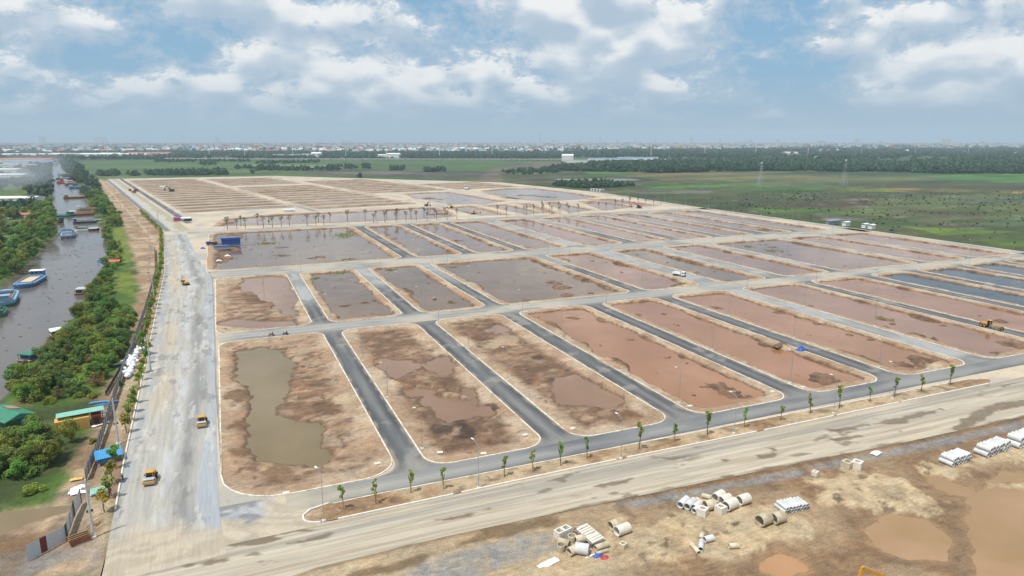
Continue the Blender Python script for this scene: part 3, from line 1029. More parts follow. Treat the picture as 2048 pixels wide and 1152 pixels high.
def flare(y0, y1, w, a, b, r=5.0):
    """centre-line stations and half widths of a side road that widens round the kerb returns at a and b"""
    ys_ = [y0] + [a + r * q_ for q_ in (0, .08, .2, .4, .7, 1)] + [b - r * q_ for q_ in (1, .7, .4, .2, .08, 0)] + [y1]
    k_ = lambda d_: w + r - math.sqrt(max(0, r * r - (r - d_) ** 2)) if d_ < r else w
    hw_ = [k_(0)] + [k_(r * q_) for q_ in (0, .08, .2, .4, .7, 1)] + [k_(r * q_) for q_ in (1, .7, .4, .2, .08, 0)] + [k_(0)]
    return ys_, hw_


def asphalt(dusty=0.4, seed=0, dust_from=None):
    def fn(S, T, X, Y):
        c = lerp3(AS_D, AS_M, smooth(0.25, 0.8, fbm(S * 0.15, T * 6, 2.2, 4, seed)))
        wheel = np.exp(-((T - 0.05 + 0.1 * np.sin(S / 17)) / 0.42) ** 2)
        c = lerp3(c, AS_L, np.clip(wheel * (0.35 + dusty * smooth(0.35, 0.7, fbm(S, T * 4, 18, 3, seed + 3))), 0, 1))
        if dust_from is not None:
            k = smooth(dust_from[0], dust_from[1], S + (fbm(X, Y, 8, 3, seed + 5) - 0.5) * 14)
            c = lerp3(c, C(182, 184, 182), k * (0.55 + 0.45 * smooth(0.4, 0.6, fbm(S, T * 6, 12, 3, seed + 8))))
        edge = smooth(0.74, 1.0, np.abs(T) + (fbm(X, Y, 3, 4, seed + 9) - 0.5) * 0.6)
        c = lerp3(c, C(176, 164, 144), edge * 0.75)
        c = lerp3(c, C(168, 164, 156), smooth(0.62, 0.72, fbm(X, Y, 5, 4, seed + 11)) * 0.6)
        ends = np.minimum(S, S.max() - S)
        return lerp3(c, C(160, 158, 152), smooth(9, 0, ends + (fbm(X, Y, 5, 3, 4) - 0.5) * 6) * 0.7)
    return fn


AX = [(26.4, 31.8), (56.8, 62.8), (87.4, 93.5), (121.5, 127.6), (152.6, 159), (186.3, 194), (225.5, 231.8), (261.5, 268), (292.5, 298.5), (325.5, 331), (357, 363)]
AD = [0.3, 0.45, 0.25, 0.15, 0.25, 0.9, 0.35, 0.4, 0.5, 0.5, 0.5]
for k, (a, b) in enumerate(AX):
    x = (a + b) / 2
    strip('road', 'dark asphalt side road between two front lots', [(x, q_) for q_ in flare(112, 218.5, 0, *YA)[0]], flare(112, 218.5, (b - a) / 2 - 0.03, *YA)[1], 0.012, asphalt(AD[k] * 0.8, 10 + k, (0, 8) if k == 5 else None), M['asph'])
BX = [(25, 30.4, (25, 45)), (56, 62, (45, 58)), (87.3, 92.7, (40, 62)), (150, 156, (55, 70)), (185, 195.5, (-5, 0)), (221, 230.5, (0, 20)), (259, 265, (10, 30)), (318.5, 323.5, (0, 15)), (354, 360, (0, 20))]
for k, (a, b, df) in enumerate(BX):
    x = (a + b) / 2
    strip('road', 'side road between two second-row lots, dusty at its far end', [(x, q_) for q_ in flare(224.5, 325.5, 0, *YB)[0]], flare(224.5, 325.5, (b - a) / 2 - 0.03, *YB)[1], 0.012, asphalt(0.3, 30 + k, df), M['asph'], 1.3)
CXS = [(85, 91.8), (118.2, 125), (148.6, 155), (182, 191.5), (219.5, 228.5), (253.5, 262), (286, 293.5), (319, 329.5), (352, 358.5)]
for k, (a, b) in enumerate(CXS):
    x = (a + b) / 2
    strip('road', 'grey side road between two third-row lots', [(x, q_) for q_ in flare(339.5, 488, 0, *YC, 6.0)[0]], flare(339.5, 488, (b - a) / 2 - 0.03, *YC, 6.0)[1], 0.012, asphalt(0.6, 50 + k, (0, 10) if k in (3,) else ((200, 220) if k < 3 else (20, 120))), M['asph'], 2.0, 9)


def cross_fn(seed):
    def fn(S, T, X, Y):
        n = fbm(S, T * 6, 16, 4, seed)
        c = lerp3(C(168, 167, 163), C(196, 188, 172), smooth(0.38, 0.62, n))
        c = lerp3(c, C(136, 137, 138), smooth(0.55, 0.7, fbm(S * 0.6, T * 7, 9, 4, seed + 4)) * 0.7)
        for (tt, w) in ((-0.35, 0.12), (0.25, 0.14)):
            c = lerp3(c, C(206, 198, 184), np.exp(-((T - tt - 0.1 * np.sin(S / 23 + seed)) / w) ** 2) * 0.5)
        return c
    return fn


strip('road', 'pale dusty cross road behind the front row of lots', [(-4, 221.5), (402, 221.5)], 4.95, 0.024, cross_fn(3), M['front'], 1.5)
strip('road', 'wide pale cross road in the middle of the site', [(-8, 332.5), (402, 332.5)], 8.9, 0.024, cross_fn(13), M['front'], 2.0)
strip('road', 'grey road along the row of bare trees', [(-22, 494.5), (60, 496), (250, 495), (402, 492)], 6.0, 0.024, cross_fn(23), M['front'], 2.5)
strip('road', 'outer road along the right edge of the site', [(398, 90), (398, 320), (396, 530), (403, 696)], 3.6, 0.024, cross_fn(33), M['asph'], 3.0)
for (u, va, vb, hw, lab) in ((128, 95, 738, 3.0, 'first'), (238, 10, 716, 3.6, 'second'), (351, 115, 565, 3.0, 'third')):
    strip('road', '%s pale track through the upper lots, counted from the left' % lab, [W2(u, va), W2(u, vb)], hw, 0.02,
          lambda S, T, X, Y: lerp3(lerp3(C(222, 208, 184), C(190, 178, 158), smooth(0.4, 0.65, fbm(S, T * 4, 20, 4, 5))), C(150, 150, 150), smooth(120, 40, S) * 0.8), M['front'], 3.0, 7)


def lane_fn(S, T, X, Y):
    c = lerp3(C(118, 121, 126), C(154, 154, 152), smooth(0.3, 0.68, fbm(S * 0.35, T * 4, 7, 5, 61)))
    w = np.exp(-((T - 0.15) / 0.45) ** 2)
    c = lerp3(c, C(184, 180, 170), w * (0.35 + 0.5 * smooth(60, 5, S)) * (0.6 + 0.4 * smooth(0.4, 0.6, fbm(S, T, 22, 3, 62))))
    c = lerp3(c, C(196, 186, 168), smooth(16, 1, S + (fbm(X, Y, 5, 4, 66) - 0.5) * 14))
    return lerp3(c, C(92, 95, 100), smooth(4, 14, S) * smooth(0.62, 0.95, T + (fbm(X, Y, 3, 3, 64) - 0.5) * 0.5) * 0.55)


strip('road', 'grey asphalt lane along the front of the lots', [(6, 111), (182, 111), (300, 111)], 2.95, 0.02, lane_fn, M['front'], 0.8)


# wet patches of the haul road, in photo pixels
PUD = [[(455, 1090), (485, 1068), (505, 1058), (540, 1066), (562, 1078), (545, 1084), (500, 1088)], [(575, 1088), (605, 1080), (660, 1066), (668, 1066), (640, 1078), (600, 1088)],
       [(400, 1130), (455, 1115), (452, 1120), (405, 1134)], [(560, 1062), (590, 1055), (636, 1060), (620, 1064), (590, 1062), (570, 1068)],
       [(275, 1145), (305, 1125), (308, 1140), (295, 1152)], [(318, 1102), (332, 1094), (330, 1101), (320, 1104)], [(308, 1104), (318, 1100), (312, 1107)],
       [(405, 1048), (420, 1044), (418, 1050)], [(378, 1130), (470, 1110), (440, 1123)],
       [(1245, 1000), (1262, 994), (1268, 1003), (1250, 1008)], [(1265, 996), (1275, 991), (1282, 999), (1270, 1003)], [(1284, 992), (1296, 991), (1294, 997)],
       [(1185, 973), (1245, 962), (1275, 953), (1260, 960), (1205, 975)], [(1750, 848), (1800, 835), (1860, 822), (1880, 818), (1870, 826), (1815, 838), (1810, 848), (1770, 848)],
       [(1905, 860), (1925, 838), (1960, 818), (2000, 806), (2060, 800), (2060, 810), (1990, 822), (1968, 840), (1920, 862)], [(1655, 860), (1700, 855), (1715, 858), (1680, 864)],
       [(1535, 896), (1550, 893), (1556, 902), (1545, 905)], [(1515, 912), (1550, 908), (1545, 914), (1520, 917)], [(1440, 919), (1455, 918), (1452, 923)], [(1448, 955), (1465, 951), (1470, 958), (1455, 960)],
       [(870, 1040), (930, 1028), (980, 1018), (960, 1025), (890, 1042)], [(1650, 881), (1700, 872), (1720, 872), (1690, 880)]]


def front_fn(S, T, X, Y):
    A_ = T * 7.0
    st = lambda k, w=1.0, l=24.0: fbm(S / l, A_ / w, 1.0, 5, k)
    c = lerp3(C(196, 184, 164), C(212, 199, 176), smooth(0.35, 0.62, st(81)))
    c = lerp3(c, C(168, 164, 155), smooth(0.42, 0.62, st(83, 1.6, 30)) * smooth(0.5, -0.5, T) * 0.7)
    c = lerp3(c, C(168, 164, 154), np.exp(-((T + 0.62) / 0.2) ** 2) * 0.6)
    c = lerp3(c, C(176, 160, 138), smooth(0.48, 0.66, st(85, 0.6, 18)) * 0.6)
    c = lerp3(c, C(222, 212, 192), smooth(0.54, 0.68, st(86, 0.5, 26)) * 0.6)
    spot = smooth(0.66, 0.72, fbm(X * 0.6, Y * 1.4, 2.4, 4, 87)) * smooth(0.5, 0.62, fbm(X, Y, 20, 3, 90))
    c = lerp3(c, C(126, 110, 90), spot * 0.7)
    wet = np.zeros(X.shape)
    n1, n2 = fbm(X, Y, 2.2, 4, 188), fbm(X * 0.5, Y * 1.6, 1.0, 4, 189)
    for p_ in PUD:
        w_ = np.array(PP(p_))
        b_ = (X > w_[:, 0].min() - 2) & (X < w_[:, 0].max() + 2) & (Y > w_[:, 1].min() - 2) & (Y < w_[:, 1].max() + 2)
        if b_.any():
            v = smooth(-0.25, 0.2, sdf(X[b_], Y[b_], [tuple(q_) for q_ in w_]) + (n1[b_] - 0.5) * 1.5 + (n2[b_] - 0.5) * 1.0 + 0.1)
            wet[b_] = np.maximum(wet[b_], v)
    wet = np.maximum(wet, smooth(0.88, 0.97, T + (n1 - 0.5) * 0.25) * smooth(0.45, 0.6, fbm(X, Y, 12, 3, 190)))
    c = lerp3(c, C(132, 114, 90), wet * 0.88)
    return c, 1 - 0.62 * wet * smooth(0.3, 0.6, n1)


strip('road', 'wide sandy haul road across the foreground', [(-19, 96.3), (28, 96.6), (76, 95.6), (124, 94.4), (160, 93.8), (300, 92)], [5.6, 5.5, 6.3, 7.7, 8.2, 10], 0.016, front_fn, M['front'], 0.42, 47)


def main_fn(S, T, X, Y):
    A_ = T * 8.5
    st = lambda k, w=1.0, l=22.0: fbm(A_ / w, S / l, 1.0, 4, k)
    wv = (fbm(X, Y, 30, 3, 91) - 0.5) * 0.5
    t2 = T + wv
    big = fbm(X, Y, 26, 3, 99)
    c = lerp3(C(188, 185, 178), C(202, 197, 187), smooth(0.35, 0.65, st(92, 0.5, 30)))
    c = lerp3(c, C(206, 192, 168), np.exp(-((t2 + 0.50) / 0.26) ** 2) * smooth(0.34, 0.50, big) * 0.9)
    c = lerp3(c, C(176, 182, 188), np.exp(-((t2 + 0.86) / 0.12) ** 2) * smooth(0.42, 0.52, fbm(X * 1.5, Y * 0.35, 4, 6, 89, 0.6)) * 0.75)
    c = lerp3(c, C(212, 214, 214), np.exp(-((t2 - 0.02) / 0.20) ** 2) * smooth(0.46, 0.54, fbm(X * 2.2, Y * 0.35, 4, 6, 93, 0.65)) * 0.7)
    c = lerp3(c, C(150, 151, 150), np.exp(-((t2 - 0.42) / 0.24) ** 2) * (0.5 + 0.5 * smooth(0.42, 0.54, fbm(X * 1.5, Y * 0.22, 5, 6, 94, 0.65))) * 0.85)
    c = lerp3(c, C(178, 186, 195), smooth(0.66, 0.82, t2) * 0.75)
    for (tt, w_) in ((-0.62, 0.03), (-0.48, 0.03), (-0.2, 0.03), (-0.06, 0.03), (0.30, 0.03), (0.46, 0.03)):
        tr = np.exp(-((T + (fbm(S / 40, S * 0, 1.0, 2, 98) - 0.5) * 0.35 - tt) / w_) ** 2)
        c = lerp3(c, C(158, 154, 146), tr * smooth(0.42, 0.56, fbm(S / 14, S * 0 + tt * 9, 1.0, 3, 97)) * 0.45)
    c = lerp3(c, C(128, 126, 122), smooth(0.63, 0.66, fbm(X * 1.6, Y * 0.5, 4, 6, 95, 0.6)) * 0.45)
    c = lerp3(c, C(222, 219, 211), smooth(0.63, 0.67, fbm(X * 2, Y * 0.45, 4, 6, 96, 0.6)) * 0.5)
    f_ = smooth(22, 6, S + 14 * smooth(0.1, 0.7, T) + (fbm(X, Y, 6, 4, 77) - 0.5) * 16)
    f_ = np.maximum(f_, smooth(12, 5, S + (fbm(X, Y, 3, 4, 76) - 0.5) * 6))
    return lerp3(c, lerp3(C(194, 181, 160), C(210, 197, 174), smooth(0.4, 0.6, fbm(X, Y * 3, 3, 4, 78))), f_)


strip('road', 'broad grey and sandy haul road beside the fence', [(-11.6, 99), (-12.4, 114), (-12.9, 145), (-13.8, 205), (-15.8, 320), (-18.4, 352), (-29, 490)], [8.0, 7.9, 8.1, 8.6, 9.8, 8.3, 6.5], 0.030, main_fn, M['asph'], 0.6, 49)
strip('road', 'pale concrete road running up beside the upper lots', [W2(10, 20), W2(10, 760)], 7.6, 0.03,
      lambda S, T, X, Y: lerp3(lerp3(C(206, 200, 186), C(188, 178, 152), smooth(0.1, 0.4, T + (fbm(X, Y, 20, 3, 97) - 0.5))), C(120, 126, 134), smooth(-0.45, -0.6, T + (fbm(X, Y, 9, 3, 98) - 0.5) * 0.2) * 0.9), M['asph'], 2.5, 15)
strip('road', 'dark asphalt strip beside the pale upper road', [W2(23.0, 60), W2(23.5, 780)], 2.4, 0.03, asphalt(0.1, 71), M['asph'], 3.0, 7)

# sandy apron where the two haul roads meet, and the grey sweep round the corner
gx, gy = np.meshgrid(np.arange(-9, 10.2, 0.4), np.arange(101.4, 114.6, 0.4))
rr_ = np.hypot(gx - 9, gy - 116)
sw = fbm(rr_ / 0.8, np.arctan2(gy - 116, gx - 9) * 2, 1.0, 5, 611)
ac = lerp3(C(194, 181, 160), C(212, 199, 176), smooth(0.35, 0.62, sw))
ac = lerp3(ac, C(172, 164, 150), smooth(0.58, 0.7, fbm(gx, gy, 3, 4, 612)) * 0.6)
band = smooth(-1.6, 0.8, sdf(gx, gy, [(-12, 130), (-10, 114), (-4.5, 110.2), (1, 108.4), (5, 109.5), (12, 130)]) + (fbm(gx, gy, 2.5, 4, 613) - 0.5) * 4) * smooth(5.0, 0.0, gx + (fbm(gx, gy, 2, 4, 615) - 0.5) * 4)
ac = lerp3(ac, lerp3(C(166, 174, 184), C(192, 195, 198), smooth(0.4, 0.6, sw)), band * 0.85)
ac = lerp3(ac, C(124, 124, 122), smooth(0.62, 0.7, fbm(gx * 0.6, gy, 3, 4, 614)) * band * 0.7)
tag(grid_mesh('road', gx, gy, np.full(gx.shape, 0.014), ac, M['road']), 'sandy apron where the two haul roads meet', None, None, 'structure')

# white kerb along the left side of the haul road, stone by stone
hk = link('road_kerb', None, None, (-21, 120, 0))
tag(hk, 'white kerb along the left side of the haul road', None, None, 'structure')
ks = None
yk = 120.0
while yk < 420:
    xk = [float(np.interp(q_, [101, 140, 200, 348, 490], [-19.7, -21.3, -22.8, -26.7, -35.2])) for q_ in (yk, yk + 1.96)]
    if not 128 < yk < 133:
        if ks is None:
            k_ = MB().box((0.15, 0.97, 0.11), (0.26, 1.93, 0.24)).build('kerb_stone', M['concrete'], hk)
            ks = k_.data
        else:
            k_ = link('kerb_stone', ks, hk)
        k_.location = (xk[0] + 21, yk - 120, 0)
        k_.rotation_euler = (0, 0, -math.atan2(xk[1] - xk[0], 1.96))
    yk += 1.96

# ---- planted median of the front road
med = [(8.5, 103.0)] + [(12, 102.6), (60, 103.0), (110, 102.2), (174, 102.0), (178, 103.0), (172, 106.2), (110, 106.9), (60, 107.6), (20, 108.0), (12, 107.9), (8.8, 106.4), (7.6, 104.6)]
n_ = 260
xs = np.linspace(8, 177, n_)
lo = np.interp(xs, [8, 9, 12, 60, 110, 174, 177], [104.6, 103.2, 102.6, 103.0, 102.2, 102.0, 103.5])
hi = np.interp(xs, [8, 9, 12, 20, 60, 110, 172, 177], [105.2, 106.6, 107.8, 108.0, 107.6, 106.9, 106.2, 104.2])
tt = np.linspace(0, 1, 12)
X = np.repeat(xs[:, None], 12, 1)
Y = lo[:, None] + (hi - lo)[:, None] * tt
nz = fbm(X, Y, 3.0, 4, 201)
Z = 0.10 + (nz - 0.4) * 0.5 * np.sin(np.pi * tt)[None, :] + 0.02
col = lerp3(C(208, 184, 150), C(172, 140, 106), smooth(0.42, 0.66, fbm(X, Y, 7, 4, 202)))
col = lerp3(col, C(128, 100, 74), smooth(0.60, 0.72, fbm(X, Y, 2.5, 4, 203)) * 0.6)
median = tag(grid_mesh('median_strip', X, Y, Z, col, M['lot'], flip=True), 'sandy planted strip between the lane and the haul road', None, None, 'structure')
med_out = [tuple(p) for p in zip(xs, lo)] + [tuple(p) for p in zip(xs[::-1], hi[::-1])]


def kerb_run(pts, w, h, parent, name='kerb', mat=None):
    mb = MB()
    for (a, b) in zip(pts[:-1], pts[1:]):
        d = Vector((b[0] - a[0], b[1] - a[1], 0))
        ang = math.atan2(d.y, d.x)
        mb.box(((a[0] + b[0]) / 2, (a[1] + b[1]) / 2, h / 2 + 0.002), (d.length + 0.02, w, h), 0, ang)
    return mb.build(name, mat or M['kerb'], parent)


# white front kerb: lengths with gaps at the inlets; each kerb stone of 1 m is a piece
KX = [(13.2, 32.5), (34.3, 66), (68, 99), (101.5, 121), (122.2, 141), (142.5, 174)]
stone = None
for (a, b) in KX:
    x = a
    while x < b - 0.5:
        y0, y1 = np.interp([x, x + 1.95], xs, lo)
        y0, y1 = float(y0), float(y1)
        if stone is None:
            stone = MB().prism([(-0.16, -0.02), (0.16, -0.02), (0.16, 0.30), (0.10, 0.34), (-0.12, 0.34), (-0.16, 0.30)], 'x', 0, 1.93).build('kerb_stone', M['concrete'], median)
            s_ = stone
        else:
            s_ = link('kerb_stone', stone.data, median)
        s_.location = (x, y0 - 0.1, 0.0)
        s_.rotation_euler = (0, 0, math.atan2(y1 - y0, 1.95))
        x += 1.96
arc = [(8.0 + 3.8 * (1 - math.cos(R(q))), 104.7 - 2.2 * math.sin(R(q))) for q in range(0, 80, 10)]
arc2 = [(12.5, 108.05), (9.4, 107.2), (8.1, 105.8), (8.0, 104.7)]
kerb_run(arc2 + arc[1:], 0.3, 0.3, median, 'kerb', M['concrete'])
kerb_run([(float(x), float(y) + 0.05) for x, y in zip(xs[8::4], hi[8::4])], 0.22, 0.14, median)

# ---- raw ground in front of the haul road
MUD_POOLS = [[(1735, 1062), (1780, 1030), (1850, 1040), (1905, 1080), (1890, 1117), (1800, 1112), (1750, 1092)],
             [(1940, 990), (1990, 976), (2048, 982), (2250, 1000), (2250, 1250), (1960, 1250), (1950, 1100), (1938, 1040)],
             [(1935, 940), (2000, 922), (2048, 914), (2200, 900), (2200, 985), (2048, 962), (1980, 964), (1945, 952)],
             [(1530, 1117), (1560, 1103), (1600, 1118), (1612, 1140), (1560, 1150), (1525, 1140)],
             [(1852, 962), (1880, 955), (1950, 980), (1946, 994), (1900, 990)]]
SANDS = [[(1300, 1040), (1400, 1000), (1500, 1000), (1560, 1008), (1625, 1045), (1640, 1080), (1560, 1085), (1480, 1110), (1300, 1112), (1200, 1160), (1000, 1160), (1130, 1105), (1230, 1062)],
         [(1640, 1000), (1720, 970), (1780, 948), (1840, 975), (1880, 1005), (1850, 1025), (1800, 1015), (1720, 1010)],
         [(1860, 935), (1950, 915), (2060, 888), (2200, 870), (2200, 890), (1960, 930), (1900, 950)],
         [(1980, 972), (2060, 962), (2200, 985), (2200, 1000), (2000, 988)], [(1890, 992), (1940, 1000), (1960, 1008), (1900, 1006)],
         [(560, 1160), (700, 1130), (900, 1100), (880, 1160)], [(1640, 960), (1700, 940), (1720, 965), (1660, 985)]]
GRAVEL = [(800, 1170), (870, 1112), (960, 1085), (1040, 1072), (1110, 1066), (1118, 1096), (1050, 1118), (960, 1150), (900, 1175)]
WETS = [(700, 1160), (760, 1135), (900, 1092), (990, 1052), (1080, 1032), (1112, 1036), (1122, 1050), (1060, 1062), (960, 1084), (880, 1108), (800, 1140)]


def build_mud():
    gx = np.concatenate([np.arange(-24, 140, 0.6), np.arange(140, 320, 3.0)])
    gy = np.concatenate([np.arange(-40, 42, 4.0), np.arange(42, 94, 0.5)])
    X, Y = np.meshgrid(gx, gy)
    edge = np.interp(X, [-24, -19, 10, 28, 46, 76, 124, 160, 300, 320], [86, 86, 91.2, 91.2, 91.4, 89.3, 86.8, 85.6, 82, 81.5])
    dd = edge - Y
    n1, n2, n3 = fbm(X, Y, 7, 5, 301), fbm(X, Y, 2.0, 4, 302), fbm(X, Y, 18, 4, 303)
    base = -0.42 + (n1 - 0.5) * 0.5 + (n2 - 0.5) * 0.22
    left = smooth(62, 40, X)
    base = base * (1 - left) + (-0.16 + (n1 - 0.5) * 0.10) * left
    sh = np.full(X.shape, -1e3)
    for p in MUD_POOLS:
        sh = np.maximum(sh, sdf(X, Y, PP(p, Z_MUD)))
    sh = sh + (n1 - 0.5) * 3.0 + (n2 - 0.5) * 1.2
    sa = np.full(X.shape, -1e3)
    for p in SANDS:
        sa = np.maximum(sa, sdf(X, Y, PP(p, -0.3)))
    sa = smooth(-0.7, 0.7, sa + (n1 - 0.5) * 7 + (n2 - 0.5) * 5 + 0.5)
    Z = base + sa * 0.28
    sh = sh + (n2 - 0.5) * 2.2 + (n1 - 0.5) * 2.0
    k = smooth(-5.0, 2.5, sh)
    Z = Z * (1 - k) + (Z_MUD - 0.16 + (n2 - 0.5) * 0.16 + (n1 - 0.5) * 0.22) * k
    # pipes stand on levelled ground
    for (px, py, r, zl) in PADS:
        qx, qy = P(px, py, zl)
        w = smooth(r * 1.5, r * 0.8, np.hypot(X - qx, Y - qy))
        Z = Z * (1 - w) + (zl + (n2 - 0.5) * 0.05) * w
    e = smooth(2.6, 0.1, dd + (n2 - 0.5) * 0.5)
    Z = Z * (1 - e) + (-0.012) * e
    Z = np.where(dd < 0.05, -0.03, Z)
    col = lerp3(C(190, 162, 128), C(152, 122, 91), smooth(0.36, 0.62, n3 * 0.5 + n1 * 0.5))
    ruts = np.sin((X * 0.25 + Y * 0.97) * 4.2 + n1 * 10)
    col = lerp3(col, C(196, 166, 128), smooth(0.4, 1.0, ruts) * smooth(0.45, 0.62, n3) * 0.35)
    col = lerp3(col, C(116, 90, 66), smooth(0.60, 0.72, fbm(X, Y, 3.2, 5, 305)) * 0.55)
    wet = smooth(0.42, 0.02, Z - Z_MUD)
    col = lerp3(col, C(134, 106, 76), wet * 0.8)
    col = lerp3(col, C(220, 196, 158), sa * (0.55 + 0.45 * smooth(0.35, 0.6, n2)))
    col = lerp3(col, C(98, 82, 62), sa * smooth(0.64, 0.70, fbm(X, Y, 1.6, 4, 309)) * smooth(0.5, 0.65, n1) * 0.8)
    col = lerp3(col, C(206, 184, 150), left * 0.75)
    g = np.maximum(smooth(-1.2, 1.2, sdf(X, Y, PP(GRAVEL, -0.15)) + (n2 - 0.5) * 3), smooth(0.9, 1.5, dd + (n2 - .5)) * smooth(4.0 + (n1 - 0.5) * 4, 2.8, dd) * smooth(52, 58, X) * smooth(0.30, 0.46, n1))
    col = lerp3(col, C(160, 160, 158), g * (0.45 + 0.4 * smooth(0.35, 0.6, fbm(X, Y, 1.0, 4, 310))))
    wm = smooth(-0.6, 0.6, sdf(X, Y, PP(WETS, -0.1)) + (n1 - 0.5) * 3.2 + (n2 - .5) * 1.6)
    col = lerp3(col, C(136, 112, 82), wm * 0.9)
    rough = 1 - 0.4 * np.maximum(wm * 0.7, wet)
    col = lerp3(col, C(120, 98, 72), smooth(0.55, 0.2, np.abs(dd - 0.35 + (n2 - .5) * 0.4)) * 0.5)
    col = lerp3(col, C(150, 120, 86, 1.0), smooth(0.20, 0.0, Z - Z_MUD + (n2 - 0.5) * 0.12) * 0.8)
    o = grid_mesh('ground', X, Y, Z, col, M['lot'], rough)
    tag(o, 'raw sand and wet mud in front of the haul road', None, None, 'structure')
    for i, (p, wm_) in enumerate(zip(MUD_POOLS, ('brown', 'brown', 'brown', 'orange', 'brown'))):
        w = offset_poly(PP(p, Z_MUD), -2.2)
        tag(flat_poly('pool_water', w, Z_MUD - 0.004 * i, WAT[wm_]), None, None, None, 'structure')


# levelled spots (photo pixel, radius, height) under the pipe stacks
PADS = [(1165, 1085, 7.5, -0.30), (1420, 1010, 8.5, -0.34), (1580, 1015, 5.5, -0.34), (1540, 1038, 5, -0.34), (1912, 920, 5.5, -0.36), (1988, 900, 7, -0.36), (2040, 885, 5, -0.36), (1405, 1090, 4, -0.3), (1240, 1055, 4, -0.3), (1705, 930, 3.5, -0.3), (1465, 1090, 2, -0.3), (1629, 948, 2, -0.3), (1246, 1092, 2, -0.3)]
build_mud()

# ---- canal and its banks
CAN_R = [(-54, 40), (-53, 120), (-52.2, 194), (-52.9, 215), (-52.7, 234), (-52.6, 252), (-50.8, 275), (-53, 305), (-57, 390), (-67, 489), (-92, 618), (-144, 911), (-290, 1680), (-438, 2435)]
CAN_L = [(-459, 2440), (-310, 1640), (-162, 850), (-118, 618), (-96, 478), (-90, 382), (-90, 345), (-92, 200), (-94, 40)]
CANAL = CAN_R + CAN_L
FENCE_LINE = [(-35.9, 423), (-30, 343), (-28, 271), (-27.3, 219), (-27.5, 202), (-27.1, 184), (-26.8, 171.6), (-26.3, 144.5), (-26.5, 133.8)]
BANK_DIRT = PP([(195, 356), (216, 400), (238, 432), (254, 470), (262, 505), (272, 545), (277, 580), (272, 640), (266, 690), (255, 716), (225, 750), (205, 790), (170, 900), (120, 960), (90, 1000), (0, 1010), (-60, 1160), (215, 1160), (260, 900), (332, 540), (330, 470), (240, 370)], -0.1)
GRASS_Y = [PP([(222, 458), (252, 452), (266, 480), (268, 510), (262, 532), (240, 536), (236, 500)], -0.3), PP([(228, 546), (272, 538), (270, 575), (262, 590), (230, 575)], -0.3)]
LEFT_POND = PP([(-40, 1035), (0, 1030), (60, 1022), (132, 1014), (140, 1018), (100, 1030), (60, 1041), (0, 1066), (-40, 1075)], -0.7)


